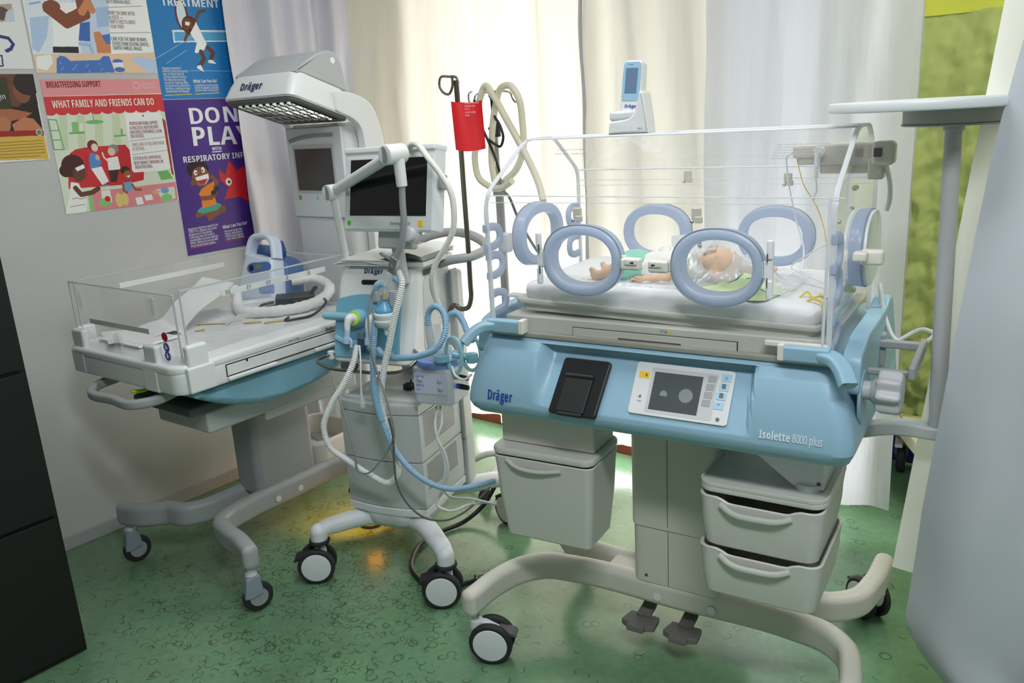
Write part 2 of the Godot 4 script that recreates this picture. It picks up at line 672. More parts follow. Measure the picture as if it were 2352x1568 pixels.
func build_room() -> void:
	var o: Vector3 = ROOM[0]
	var yaw: float = ROOM[1]
	var wp: StandardMaterial3D = M["wall_paint"]
	var put := func(n: MeshInstance3D) -> void:
		n.position = o
		n.rotation.y = -deg_to_rad(yaw)
	var g := G.new()
	g.tquad(V3(-0.2, 0, 5.5), V3(6.2, 0, 5.5), V3(6.2, 0, -0.9), V3(-0.2, 0, -0.9))
	g.uv = true
	var fl := struct("floor", g, floor_material(), "green vinyl floor with dark ring marks")
	put.call(fl)
	g = G.new().box(V3(3.0, -0.06, 2.3), V3(6.4, 0.1, 6.4))
	put.call(struct("floor_slab", g, mat("slab", Color("6b6b68"), 0.9), "concrete slab under the green vinyl"))
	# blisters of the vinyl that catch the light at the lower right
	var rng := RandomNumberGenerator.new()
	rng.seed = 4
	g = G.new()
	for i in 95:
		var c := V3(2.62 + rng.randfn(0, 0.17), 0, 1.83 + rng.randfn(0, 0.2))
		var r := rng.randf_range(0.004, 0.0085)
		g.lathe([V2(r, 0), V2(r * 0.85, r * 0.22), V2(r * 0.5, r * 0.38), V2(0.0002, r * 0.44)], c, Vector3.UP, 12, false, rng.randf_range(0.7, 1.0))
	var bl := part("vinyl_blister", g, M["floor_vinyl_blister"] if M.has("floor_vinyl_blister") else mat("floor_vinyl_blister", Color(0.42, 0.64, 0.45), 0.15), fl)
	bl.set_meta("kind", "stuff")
	g = G.new().box(V3(-0.06, 1.35, 2.35), V3(0.12, 2.7, 5.1))
	put.call(struct("wall_left", g, wp, "off-white wall with posters"))
	g = G.new().box(V3(0.006, 0.026, 2.4), V3(0.012, 0.052, 4.9), 0.003, 1)
	put.call(struct("baseboard_left", g, mat("skirting_grey", Color("a9adb0"), 0.5), "pale grey skirting along the left wall"))
	# back wall with the wide window that the bay curtain hides
	g = G.new()
	g.box(V3(0.14, 1.35, -0.1), V3(0.28, 2.7, 0.2))
	g.box(V3(2.265, 1.35, -0.1), V3(0.07, 2.7, 0.2))
	g.box(V3(1.255, 0.05, -0.1), V3(1.95, 0.1, 0.2))
	g.box(V3(1.255, 2.5, -0.1), V3(1.95, 0.4, 0.2))
	put.call(struct("wall_back", g, wp, "wall with a wide window behind the white curtain"))
	g = G.new().box(V3(1.255, 0.05, 0.008), V3(2.0, 0.1, 0.016), 0.003, 1)
	put.call(struct("baseboard_back", g, mat("skirting_brown", Color("6e3322"), 0.5), "brown skirting under the window"))
	g = G.new()
	for q in [0.295, 0.78, 1.255, 1.73, 2.215]: g.box(V3(q, 1.2, -0.16), V3(0.03, 2.2, 0.05))
	for q in [0.115, 2.285]: g.box(V3(1.255, q, -0.16), V3(1.95, 0.03, 0.05))
	var win := struct("window_1", g, M["white_plastic"], "white framed window behind the curtain")
	put.call(win)
	for i in 4:
		g = G.new()
		g.quad(V3(0.31 + 0.475 * i, 0.13, -0.16), V3(0.765 + 0.475 * i, 0.13, -0.16), V3(0.765 + 0.475 * i, 2.27, -0.16), V3(0.31 + 0.475 * i, 2.27, -0.16))
		part("pane", g, M["acrylic"], win)
	g = G.new()
	g.box(V3(2.25, 1.35, -0.5), V3(0.1, 2.7, 0.6))
	g.box(V3(4.0, 1.35, -0.85), V3(3.6, 2.7, 0.1))
	put.call(struct("wall_bay", g, wp, "wall of the next bay behind the green drape"))
	g = G.new().box(V3(5.8, 1.35, 2.2), V3(0.1, 2.7, 6.2))
	put.call(struct("wall_right", g, wp, "right wall of the ward, out of the picture"))
	g = G.new().box(V3(2.8, 1.35, 4.95), V3(6.0, 2.7, 0.1))
	put.call(struct("wall_front", g, wp, "wall of the ward behind the viewer"))
	g = G.new().box(V3(2.85, 2.76, 2.05), V3(6.0, 0.12, 5.9))
	var ce := struct("ceiling", g, mat("ceiling_white", Color("e6e6e3"), 0.85), "white ceiling")
	put.call(ce)
	for q in [V3(3.3, 2.7, 2.7), V3(1.7, 2.7, 1.6), V3(3.4, 2.7, 0.15)]:  # fittings out of view, set where the near sides need light
		var lf := thing("unseen_ceiling_light", "unseen slim white ceiling light panel, out of view over %s" % ("the viewer" if q.z > 2 else ("the beds" if q.z > 1 else "the green drape")), "ceiling light", fr(ROOM, q), yaw, "unseen ceiling lights of the ward")
		g = G.new().box(V3(0, -0.012, 0), V3(1.26, 0.024, 0.36), 0.004, 1)
		part("housing", g, M["white_plastic"], lf)
		g = G.new().box(V3(0, -0.027, 0), V3(1.2, 0.006, 0.3), 0.002, 1)
		var dm := mat("lamp_diffuser", Color("f4f4f0"), 0.5)
		dm.emission_enabled = true
		dm.emission = Color(1, 0.99, 0.96)
		dm.emission_energy_multiplier = 1.2
		part("diffuser", g, dm, lf)

# ---------------------------------------------------------------- curtains
func cloth_mat(key: String, c: Color, back: float, tint := Color.WHITE) -> StandardMaterial3D:
	var m := mat(key, c, 0.9)
	m.backlight_enabled = back > 0.0
	m.backlight = Color(tint.r * back, tint.g * back, tint.b * back)
	m.normal_enabled = true
	if not M.has("weave"):
		M["weave"] = null
		var nt := noise_tex(21, 0.03, Color.BLACK, Color.WHITE, 512, 5)
		nt.as_normal_map = true
		nt.bump_strength = 2.0
		M["weave_tex"] = nt
	m.normal_texture = M["weave_tex"]
	m.normal_scale = 0.12
	m.uv1_triplanar = true
	m.uv1_scale = Vector3(1.4, 0.7, 1.4)
	return m

# path: points in the room's floor plan (x, z); folds: [wave length in m, depth in m, phase]
func drape(path: Array, y0: float, y1: float, folds: Array, seed_: int, nu := 220, nv := 26, rough := 0.006) -> G:
	var P: Array = G.even(G.curve(path.map(func(q): return V3(q.x, 0, q.y)), 16), 0.008)
	var n := FastNoiseLite.new()
	n.seed = seed_
	n.frequency = 1.6
	var n2 := FastNoiseLite.new()
	n2.seed = seed_ + 50
	n2.frequency = 5.0
	var L := P.size() - 1
	var f := func(u: float, v: float) -> Vector3:
		var i := clampi(int(u * L), 0, L - 1)
		var q: Vector3 = P[i].lerp(P[i + 1], clampf(u * L - i, 0, 1))
		var d: Vector3 = (P[mini(i + 3, L)] - P[maxi(i - 3, 0)]).normalized()
		var nn := V3(-d.z, 0, d.x)
		if nn.z < -0.2: nn = -nn
		var s := u * L * 0.008
		var y := lerpf(y0, y1, v)
		var wob := n.get_noise_2d(s * 0.8, y * 0.25) * 0.07
		var off := 0.0
		for w in folds: off += w[1] * sin(TAU * (s + wob) / w[0] + w[2]) * lerpf(0.8, 1.15, 1.0 - v)
		off += n2.get_noise_2d(s * 1.2, y * 0.5) * rough * 2.0
		return q + nn * off + V3(0, y, 0)
	return G.new().sheet(f, nu, nv)

func build_curtains() -> void:
	var o: Vector3 = ROOM[0]
	var yaw: float = ROOM[1]
	var cream := cloth_mat("curtain_cream", Color("e4dfd2"), 0.8, Color(1.0, 0.97, 0.91))
	var white := cloth_mat("curtain_white", Color("e4e4e6"), 0.8, Color(0.97, 0.97, 1.0))
	var lilac := cloth_mat("curtain_lilac", Color("d9d7e2"), 0.25, Color(0.95, 0.94, 1.0))
	var g := drape([V2(0.03, 0.91), V2(0.06, 0.72), V2(0.09, 0.55), V2(0.12, 0.42), V2(0.17, 0.33)], 0.1, 2.6, [[0.16, 0.026, 0.4], [0.095, 0.012, 1.1]], 3, 240, 30)
	solo("curtain", g, lilac, "pale lilac curtain gathered in deep folds beside the purple poster", "curtain", o, yaw, "", 75)
	g = drape([V2(0.15, 0.36), V2(0.24, 0.24), V2(0.42, 0.17), V2(0.7, 0.15), V2(1.0, 0.14), V2(1.29, 0.14)], 0.1, 2.6, [[0.31, 0.034, 0.0], [0.17, 0.012, 2.0]], 8, 260, 30)
	solo("curtain", g, cream, "cream curtain panel glowing with daylight behind the warmer and the ventilator", "curtain", o, yaw, "", 75)
	g = drape([V2(1.27, 0.155), V2(1.5, 0.15), V2(1.86, 0.15)], 0.1, 2.6, [[0.23, 0.03, 0.7], [0.12, 0.009, 0.0]], 14, 180, 30)
	var c := solo("curtain", g, cream, "cream curtain panel behind the hand-held meter on the incubator hood", "curtain", o, yaw, "", 75)
	var cord := []
	for i in 30: cord.append(V3(1.275 + 0.004 * sin(i * 1.1), 2.6 - i * 0.08, 0.178 + 0.004 * sin(i * 0.7)))
	part("hem", G.new().tube(cord, 0.011, 8, 3, false, -1.0, 0.5), mat("hem_lilac", Color("bfbdc9"), 0.9), c)
	g = drape([V2(1.8, 0.19), V2(2.05, 0.185), V2(2.3, 0.18), V2(2.48, 0.17)], 0.1, 2.6, [[0.26, 0.018, 2.2], [0.13, 0.006, 1.0]], 23, 200, 30)
	c = solo("curtain", g, white, "whiter curtain panel at the right, its hem beside the green drape", "curtain", o, yaw, "", 75)
	# near divider curtain at the right edge of the picture, drawn aside at a slant
	var lead := [V2(0.1, 2.98), V2(0.167, 2.85), V2(0.244, 2.783), V2(0.304, 2.758), V2(0.6, 2.777), V2(1.02, 2.815), V2(1.38, 2.849), V2(1.62, 2.89), V2(2.6, 3.05)]
	var n := FastNoiseLite.new()
	n.seed = 31
	n.frequency = 1.5
	var f := func(u: float, v: float) -> Vector3:
		var y := lerpf(0.1, 2.6, v * v * 0.5 + v * 0.5)
		var x0 := 0.0
		for i in lead.size() - 1:
			if y <= lead[i + 1].x or i == lead.size() - 2:
				x0 = lerpf(lead[i].y, lead[i + 1].y, (y - lead[i].x) / (lead[i + 1].x - lead[i].x))
				break
		var s := u * 1.5
		return V3(x0 + s, y, 1.1 + 0.25 * s + 0.03 * sin(s * 9.0 + y * 0.6) + 0.02 * sin(s * 23.0 - y) * lerpf(1.0, 0.4, v) + 0.02 * n.get_noise_2d(s, y))
	g = G.new().sheet(f, 150, 40)
	solo("curtain", g, cloth_mat("curtain_grey", Color("c3c7cf"), 0.3, Color(0.95, 0.97, 1.0)), "near grey-white divider curtain at the right edge of the picture", "curtain", o, yaw, "", 75)
	var f2 := func(u: float, v: float) -> Vector3:
		var y := lerpf(0.35, 2.6, v)
		var x0 := lerpf(2.69, 2.80, (y - 0.35) / 1.1)
		var s := u * 1.1
		return V3(x0 + s, y, 0.95 - 0.05 * s + 0.015 * sin(s * 13.0 + 0.8))
	g = G.new().sheet(f2, 80, 24)  # whiter colour and strong backlight stand for the lit far layer
	solo("curtain", g, cloth_mat("curtain_lit_layer", Color("eff0ee"), 0.9, Color(1, 1, 0.98)), "curtain layer coloured bright white for the light on it, a slanting band behind the grey divider curtain", "curtain", o, yaw, "", 75)
	# green drape of the next bay
	var crumple := FastNoiseLite.new()
	crumple.seed = 77
	crumple.frequency = 6.0
	crumple.fractal_octaves = 4
	var f3 := func(u: float, v: float) -> Vector3:
		var s := u * 1.6
		var y := lerpf(0.18, 1.77, v)
		var w := crumple.get_noise_2d(s * 1.6, y * 0.9) * 0.05 * lerpf(1.0, 0.3, v)
		return V3(2.12 + s, y, -0.6 + w + 0.012 * sin(s * 17.0))
	g = G.new().sheet(f3, 150, 150)
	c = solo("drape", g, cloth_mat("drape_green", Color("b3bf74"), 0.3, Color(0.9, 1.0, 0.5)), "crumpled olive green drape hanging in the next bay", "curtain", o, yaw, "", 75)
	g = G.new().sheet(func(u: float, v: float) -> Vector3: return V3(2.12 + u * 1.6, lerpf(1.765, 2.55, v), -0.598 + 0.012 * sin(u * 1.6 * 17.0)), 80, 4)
	part("lit_upper_band", g, cloth_mat("drape_lit_lime", Color("dde45a"), 0.6, Color(1, 1, 0.5)), c)  # yellower colour and more backlight stand for light through the top
# ---------------------------------------------------------------- incubator
func caster(parent: Node, at: Vector3, yaw: float, swing: float, body: Material, lever: Material, top := 0.15, r := 0.0625, w := 0.021, gap := 0.026) -> void:
	# twin-wheel caster: at = swivel axis on the floor; the wheels trail behind it
	var b := Basis(Vector3.UP, deg_to_rad(yaw))
	var t := Transform3D(b, at)
	var c := V3(-swing, r, 0)
	for s in [-1.0, 1.0]:
		var g := G.new()
		g.x = t
		var z0: float = s * gap / 2
		var z1: float = s * (gap / 2 + w)
		var pr := [V2(r * 0.5, 0), V2(r * 0.93, 0.0), V2(r, w * 0.22), V2(r, w * 0.72), V2(r * 0.93, w), V2(r * 0.8, w)]
		g.lathe(pr, c + V3(0, 0, z0), V3(0, 0, s), 40, true)
		var wh := part("wheel", g, M["black_rubber"], parent)
		g = G.new()
		g.x = t
		g.lathe([V2(r * 0.79, 0), V2(r * 0.79, 0.001), V2(r * 0.74, 0.003), V2(0.001, 0.0045)], c + V3(0, 0, z1), V3(0, 0, s), 40)
		part("hub_cap", g, M["cool_white"], wh)
	var g2 := G.new()
	g2.x = t
	g2.cyl(V3(0, top - 0.035, 0), V3(0, top + 0.01, 0), 0.009, -1, 14)
	part("stem", g2, M["chrome"], parent)
	g2 = G.new()
	g2.x = t
	var hs := G.round_poly([[V2(0.018, top - 0.03), 0.008], [V2(-swing * 0.6, top - 0.028), 0.01], [V2(-swing - r * 0.62, r * 1.5), 0.02], [V2(-swing - r * 0.8, r * 0.8), 0.02], [V2(-swing, r * 0.4), 0.02], [V2(0.01, r * 0.9), 0.02]], 0.01)
	hs.reverse()
	if Geometry2D.is_polygon_clockwise(hs): hs.reverse()
	g2.prism(hs, -gap / 2 + 0.001, gap / 2 - 0.001, 0.002)
	g2.cyl(V3(0, top - 0.055, 0), V3(0, top - 0.025, 0), 0.02, 0.019, 20, 0.003)
	part("fork", g2, body, parent)
	g2 = G.new()
	g2.x = t
	var lv := G.round_poly([[V2(-swing - r * 0.35, r * 1.72), 0.006], [V2(-swing - r * 1.15, r * 1.5), 0.008], [V2(-swing - r * 1.2, r * 1.3), 0.006], [V2(-swing - r * 0.4, r * 1.5), 0.006]], 0.006)
	if Geometry2D.is_polygon_clockwise(lv): lv.reverse()
	g2.prism(lv, -gap * 0.75, gap * 0.75, 0.002)
	part("brake_lever", g2, lever, parent)

func base_bar(parent: Node, pts: Array, w: float, h: float, m: Material, called := "base_bar") -> MeshInstance3D:
	var g := G.new().sweep(G.curve(pts, 10), G.rrect(w, h, w * 0.42, 5), false, false, 1.0, Vector3.UP)
	for e in [0, -1]:   # rounded ends
		var a: Vector3 = pts[e]
		var b: Vector3 = pts[1] if e == 0 else pts[-2]
		var d := (a - b).normalized()
		var side := d.cross(Vector3.UP)
		var rows := []
		for i in 5:
			var an := PI / 2 * i / 4
			var row := PackedVector3Array()
			for q in G.rrect(w * maxf(cos(an), 0.02), h - w * (1.0 - cos(an)) * 0.9, w * 0.42 * maxf(cos(an), 0.02), 5):
				row.append(a + side * q.x + V3(0, q.y, 0) + d * sin(an) * w * 0.3)
			rows.append(row)
		g.rings(rows, true, false, true)
	return part(called, g, m, parent)

func stadium(w: float, h: float, n := 16, c := Vector2.ZERO) -> PackedVector2Array:
	# oval hand port outline: between an ellipse and a rounded rectangle
	var o := PackedVector2Array()
	for k in n * 4:
		var a := TAU * k / (n * 4)
		var e := 2.0 / 2.25
		o.append(c + Vector2(w / 2 * signf(cos(a)) * pow(absf(cos(a)), e), h / 2 * signf(sin(a)) * pow(absf(sin(a)), e)))
	return o

# hand port on a wall of the hood: t brings the port's plane (xy, facing +z) into place
func hand_port(parent: Node, t: Transform3D, w: float, h: float, latch_side: float, detailed := true) -> void:
	var ring := []
	for q in stadium(w - 0.026, h - 0.026): ring.append(t * V3(q.x, q.y, 0.004))
	var prof := G.round_poly([[V2(-0.014, -0.02), 0.004], [V2(0.011, -0.02), 0.004], [V2(0.015, 0.006), 0.008], [V2(0.006, 0.017), 0.008], [V2(-0.011, 0.014), 0.008]], 0.006, 3)
	var g := G.new().sweep(ring, prof, true, false, 1.0, t.basis.z)
	var cuff := part("port_cuff", g, M["port_blue"], parent, 60)
	g = G.new()
	var rim := []
	for q in stadium(w, h): rim.append(t * V3(q.x, q.y, 0.014))
	g.sweep(rim, G.circle(0.0015, 6), true, false)
	part("port_gasket", g, mat("gasket", Color("8e97a6"), 0.4), cuff)
	g = G.new()
	g.x = t
	var fan := PackedVector3Array()
	for q in stadium(w - 0.004, h - 0.004): fan.append(V3(q.x, q.y, 0.016))
	g.fan(fan, false)
	part("port_door", g, M["acrylic"], parent)
	if not detailed: return
	g = G.new()
	g.x = t
	var hx := -latch_side * (w / 2 + 0.012)
	g.cyl(V3(hx, 0.022, 0.012), V3(hx, 0.062, 0.012), 0.0075, -1, 14, 0.004)
	g.cyl(V3(hx, -0.022, 0.012), V3(hx, -0.062, 0.012), 0.0075, -1, 14, 0.004)
	g.box(V3(hx, 0, 0.008), V3(0.012, 0.05, 0.012), 0.003, 2)
	g.box(V3(hx + latch_side * 0.012, 0, 0.012), V3(0.022, 0.036, 0.006), 0.002, 2)
	part("port_hinge", g, mat("hinge_white", Color("eef0f2"), 0.25), parent)
	g = G.new()
	g.x = t
	for s in [-1.0, 1.0]: g.box(V3(hx + latch_side * 0.004, s * 0.026, 0.02), V3(0.0022, 0.018, 0.004))
	part("hinge_slot", g, M["dark_grey"], parent)
	g = G.new()
	g.x = t
	var lx := latch_side * (w / 2 + 0.026)
	g.box(V3(lx, -0.002, 0.018), V3(0.046, 0.027, 0.024), 0.006, 3)
	g.box(V3(lx + latch_side * 0.004, 0.004, 0.028), V3(0.03, 0.015, 0.012), 0.004, 2)
	g.box(V3(lx - latch_side * 0.026, 0, 0.008), V3(0.02, 0.03, 0.012), 0.003, 2)
	var la := part("port_latch", g, mat("latch_ivory", Color("e6e2d8"), 0.4), parent)
	g = G.new()
	g.x = t
	var arrow := PackedVector2Array([V2(-0.005, 0), V2(-0.001, -0.0035), V2(-0.001, -0.0015), V2(0.0045, -0.0015), V2(0.0045, 0.0015), V2(-0.001, 0.0015), V2(-0.001, 0.0035)])
	if latch_side > 0:
		for i in arrow.size(): arrow[i].x = -arrow[i].x
		arrow.reverse()
	for i in arrow.size(): arrow[i] += V2(lx + latch_side * 0.008, 0.003)
	g.prism(arrow, 0.0335, 0.0346)
	part("arrow_mark", g, M["logo_navy"], la)

func u_grommet(parent: Node, t: Transform3D, w: float, h: float) -> void:   # open towards -x
	var g := G.new()
	g.x = t
	var path := []
	for q in [V2(-w * 0.5, h * 0.5), V2(w * 0.1, h * 0.5), V2(w * 0.42, h * 0.32), V2(w * 0.5, 0), V2(w * 0.42, -h * 0.32), V2(w * 0.1, -h * 0.5), V2(-w * 0.5, -h * 0.5)]:
		path.append(V3(q.x, q.y, 0))
	g.sweep(G.curve(path, 6), G.rrect(0.021, 0.012, 0.005, 3), false, true, 1.0, Vector3.BACK)
	part("tube_grommet", g, M["port_blue"], parent)

func build_incubator() -> void:
	var o := thing("incubator", "large pale blue and grey infant incubator with a clear hood and oval hand ports", "incubator", INCU[0], INCU[1])
	var ivory: Material = M["warm_ivory"]
	# --- base: two splayed bars, casters, column, pedals
	var bar := []
	for q in [V2(-0.503, 0.335), V2(-0.49, 0.2), V2(-0.455, 0.11), V2(-0.4, 0.062), V2(-0.32, 0.045), V2(0, 0.042), V2(0.32, 0.045), V2(0.4, 0.062), V2(0.455, 0.11), V2(0.482, 0.2), V2(0.495, 0.335)]: bar.append(V3(q.x, 0.182, q.y))
	var bb := base_bar(o, bar, 0.05, 0.08, ivory)
	var g := G.new()
	for xx in [-0.03, 0.125]:
		g.lathe([V2(0.0125, 0), V2(0.0125, 0.0008)], V3(xx - 0.02, 0.176, 0.0675), Vector3.BACK, 20)
	part("bolt_cover", g, M["cool_white"], bb)
	var bar2 := []
	for q in bar: bar2.append(V3(q.x * 0.965, q.y, -q.z - 0.02))
	base_bar(o, bar2, 0.05, 0.08, ivory)
	g = G.new().box(V3(0, 0.185, -0.01), V3(0.44, 0.06, 0.1), 0.008, 2)
	g.box(V3(-0.02, 0.16, -0.12), V3(0.34, 0.05, 0.12), 0.02, 3)
	part("cross_member", g, ivory, o)
	for c in [[-0.495, 0.318, 20.0], [0.487, 0.318, 200.0], [0.468, -0.345, 135.0], [-0.478, -0.345, 150.0]]:
		var ca := Node3D.new()
		ca.name = "caster"
		o.add_child(ca, true)
		ca.position = V3(c[0], 0, c[1])
		caster(ca, Vector3.ZERO, c[2] + 180.0, 0.042, M["cool_white"], M["dark_grey"])
	g = G.new()
	g.at(V3(0, 0.215, -0.05), V3(-90, 0, 0)).prism(G.round_poly([[V2(0.124, -0.115), 0.03], [V2(0.124, 0.13), 0.02], [V2(-0.124, 0.13), 0.02], [V2(-0.124, -0.115), 0.03]], 0.02), 0.0, 0.172, 0.001)
	var col := part("lower_column_cover", g, ivory, o)
	g = G.new()
	g.at(V3(0, 0.388, -0.05), V3(-90, 0, 0)).prism(G.round_poly([[V2(0.127, -0.119), 0.03], [V2(0.127, 0.13), 0.02], [V2(-0.127, 0.13), 0.02], [V2(-0.127, -0.119), 0.03]], 0.02), 0.0, 0.4, 0.001)
	part("column", g, ivory, o)
	g = G.new().box(V3(-0.017, 0.59, 0.0695), V3(0.0014, 0.38, 0.0012))
	g.box(V3(-0.017, 0.3, 0.0655), V3(0.0014, 0.165, 0.0012))
	part("column_seam", g, M["dark_grey"], o)
	g = G.new()
	for q in [V2(-0.082, 0.236), V2(-0.03, 0.763)]: g.lathe([V2(0.005, 0), V2(0.004, 0.002), V2(0.0002, 0.0028)], V3(q.x, q.y, 0.065), Vector3.BACK, 12)
	part("screw", g, M["steel"], col)
	for px in [-0.097, 0.027]:
		g = G.new()
		var pd := G.round_poly([[V2(-0.043, 0.0), 0.004], [V2(0.043, 0.0), 0.004], [V2(0.05, 0.058), 0.004], [V2(0.038, 0.066), 0.008], [V2(0.026, 0.07), 0.004], [V2(0.024, 0.085), 0.004], [V2(-0.024, 0.085), 0.004], [V2(-0.026, 0.07), 0.004], [V2(-0.038, 0.066), 0.008], [V2(-0.05, 0.058), 0.004]], 0.004, 3)
		g.at(V3(px, 0.092, 0.038), V3(84, 0, 0)).prism(pd, 0.0, 0.018, 0.003)
		g.at(Vector3.ZERO).sweep([V3(px, 0.095, 0.06), V3(px, 0.1, 0.01), V3(px, 0.125, -0.05)], G.rrect(0.04, 0.012, 0.003, 2), false, true, 1.0, Vector3.UP)
		part("foot_pedal", g, M["slate"], o)
	# --- blue shell with the sunk control panel
	var zf := func(y: float) -> float:
		var k := [[0.755, 0.3], [0.77, 0.316], [0.785, 0.322], [0.82, 0.318], [0.86, 0.309], [0.9, 0.295], [0.925, 0.282], [0.945, 0.266], [0.957, 0.248]]
		for i in k.size() - 1:
			if y <= k[i + 1][0]: return lerpf(k[i][1], k[i + 1][1], (y - k[i][0]) / (k[i + 1][0] - k[i][0]))
		return 0.248
	var xh := func(y: float) -> float:
		return lerpf(0.476, 0.44, smoothstep(0.79, 0.957, y)) - 0.012 * smoothstep(0.785, 0.755, y)
	var rows := []
	var ys := [0.755, 0.762, 0.77, 0.785, 0.792, 0.7975, 0.8, 0.803, 0.82, 0.84, 0.86, 0.88, 0.9, 0.915, 0.924, 0.926, 0.936, 0.944, 0.946, 0.952, 0.957]
	for y in ys:
		var hx: float = xh.call(y)
		var z1: float = zf.call(y)
		var row := PackedVector3Array()
		var rr := 0.035
		# front edge from left to right, subdivided
		for k in 97:
			var xx := lerpf(-hx + rr, hx - rr, k / 96.0)
			var z := z1
			var w := smoothstep(-0.276, -0.24, xx) * (1.0 - smoothstep(0.252, 0.266, xx))
			var rec := lerpf(0.236, 0.321, clampf((0.925 - y) / 0.125, 0, 1)) if y < 0.945 else z1
			if y >= 0.799 and y < 0.945: z = minf(z1, lerpf(z1, rec, w))
			row.append(V3(xx, y, z))
		for k in range(1, 7):
			var a := PI / 2 * (1.0 - k / 6.0)
			row.append(V3(hx - rr + rr * cos(a), y, z1 - rr + rr * sin(a)))
		for k in 7:
			var a := -PI / 2 * k / 6.0
			row.append(V3(hx - rr + rr * cos(a), y, -0.33 + rr * sin(a)))
		for k in 7:
			var a := -PI / 2 - PI / 2 * k / 6.0
			row.append(V3(-hx + rr + rr * cos(a), y, -0.33 + rr * sin(a)))
		for k in 6:
			var a := PI - PI / 2 * k / 6.0
			row.append(V3(-hx + rr + rr * cos(a), y, z1 - rr + rr * sin(a)))
		row.reverse()
		rows.append(row)
	g = G.new()
	g.rings(rows, true, true, true)
	var shell := part("shell", g, M["shell_blue"], o, 30)
	# raised end walls of the shell
	for s in [-1.0, 1.0]:
		g = G.new()
		var pr := G.round_poly([[V2(0.255, 0.9), 0.02], [V2(0.24, 0.985), 0.03], [V2(0.14, 1.005), 0.02], [V2(-0.12, 1.005), 0.02], [V2(-0.15, 1.02), 0.01], [V2(-0.2, 1.02), 0.02], [V2(-0.3, 0.9), 0.03], [V2(-0.36, 0.8), 0.02], [V2(-0.33, 0.77), 0.02]], 0.02)
		if Geometry2D.is_polygon_clockwise(pr): pr.reverse()
		g.x = Transform3D(Basis(V3(0, 0, 1), V3(0, 1, 0), V3(-1, 0, 0)), V3(s * 0.452, 0, 0))
		g.prism(pr, -0.02, 0.02, 0.007)
		part("end_wall", g, M["shell_blue"], shell)
	# print on the shell
	var zn := atan2(0.322 - 0.295, 0.9 - 0.785)
	var tilt := Basis(Vector3.RIGHT, -zn)
	fit_text(shell, "Dräger", 0.025, 0.072, Transform3D(tilt, V3(-0.405, 0.812, 0.3205)), M["logo_blue"], true)
	fit_text(shell, "Isolette", 0.0175, 0.064, Transform3D(tilt, V3(0.287, 0.812, 0.3205)), mat("pale_print", Color("dfe9ef"), 0.5), true)
	fit_text(shell, "8000 plus", 0.0175, 0.06, Transform3D(tilt, V3(0.3555, 0.812, 0.3205)), M["pale_print"], false)
	# --- control panel in the recess (own plane)
	var ta := atan2(0.320 - 0.236, 0.125)
	var pt := Transform3D(Basis(Vector3.RIGHT, -ta), V3(0, 0.925, 0.2375))
	g = G.new()
	g.x = pt
	g.prism(G.rrect(0.234, 0.126, 0.008, 4, V2(0.098, -0.0715)), 0.0, 0.005, 0.0015)
	var cp := part("control_panel", g, mat("panel_white", Color("dedfe0"), 0.4), o)
	g = G.new()
	g.x = pt
	g.prism(G.rrect(0.158, 0.108, 0.003, 2, V2(0.1, -0.0735)), 0.005, 0.0054)
	part("panel_border", g, mat("panel_grey", Color("c9cacb"), 0.4), cp)
	g = G.new()
	g.x = pt
	g.box(V3(0.087, -0.0745, 0.0055), V3(0.115, 0.0905, 0.0006))
	part("screen", g, mat("lcd_grey", Color("4b5153"), 0.35), cp)
	g = G.new()
	g.x = pt
	var blob := PackedVector2Array()
	for k in 24: blob.append(V2(0.112, -0.078) + Vector2.from_angle(TAU * k / 24) * (0.0165 + 0.0012 * sin(k * 3.1)))
	g.prism(blob, 0.0058, 0.0061)
	part("screen_stain", g, mat("lcd_pale", Color("858b8c"), 0.5), cp)
	g = G.new()
	g.x = pt
	var dome := PackedVector2Array([V2(0.0505, -0.0845), V2(0.068, -0.0855), V2(0.068, -0.079), V2(0.063, -0.0725), V2(0.0565, -0.0715), V2(0.0515, -0.076)])
	g.prism(dome, 0.0058, 0.0061)
	part("screen_stain", g, mat("lcd_pale", Color("858b8c"), 0.5), cp)
	for k in 4:
		g = G.new()
		g.x = pt
		g.box(V3(0.1655 - 0.0016 * k, -0.032 - 0.0187 * k, 0.0058), V3(0.019, 0.0155, 0.0014), 0.0006, 1)
		part("soft_key", g, mat("key_grey", Color("a5a5a8"), 0.5), cp)
		g = G.new()
		g.x = pt
		g.box(V3(0.1965 - 0.0022 * k, -0.026 - 0.0215 * k, 0.0058), V3(0.0225, 0.0175, 0.0014), 0.0006, 1)
		var kb := part("blue_key", g, M["key_blue"], cp)
		text(kb, "key_symbol", ["o", "↑", "↓", "*"][k], 0.009, pt * Transform3D(Basis(), V3(0.1965 - 0.0022 * k, -0.026 - 0.0215 * k, 0.0066)), M["print_grey"], false, true)
	g = G.new()
	g.x = pt
	g.box(V3(0.0045, -0.0395, 0.0054), V3(0.0255, 0.015, 0.001), 0.0004, 1)
	var yk := part("alarm_key", g, M["yellow"], cp)
	text(yk, "key_symbol", "Δ", 0.007, pt * Transform3D(Basis(), V3(0.0095, -0.0395, 0.006)), M["print_black"], true, true)
	text(cp, "lettering", "• ⚡", 0.005, pt * Transform3D(Basis(), V3(-0.003, -0.093, 0.0056)), M["print_grey"])
	text(cp, "lettering", "• on", 0.005, pt * Transform3D(Basis(), V3(-0.003, -0.103, 0.0056)), M["print_grey"])
	g = G.new()
	g.x = pt
	g.lathe([V2(0.0045, 0), V2(0.0045, 0.0008)], V3(0.193, -0.122, 0.0052), Vector3.BACK, 16)
	part("power_mark", g, M["print_grey"], cp)
	# --- black holder with a clip
	g = G.new()
	g.x = pt
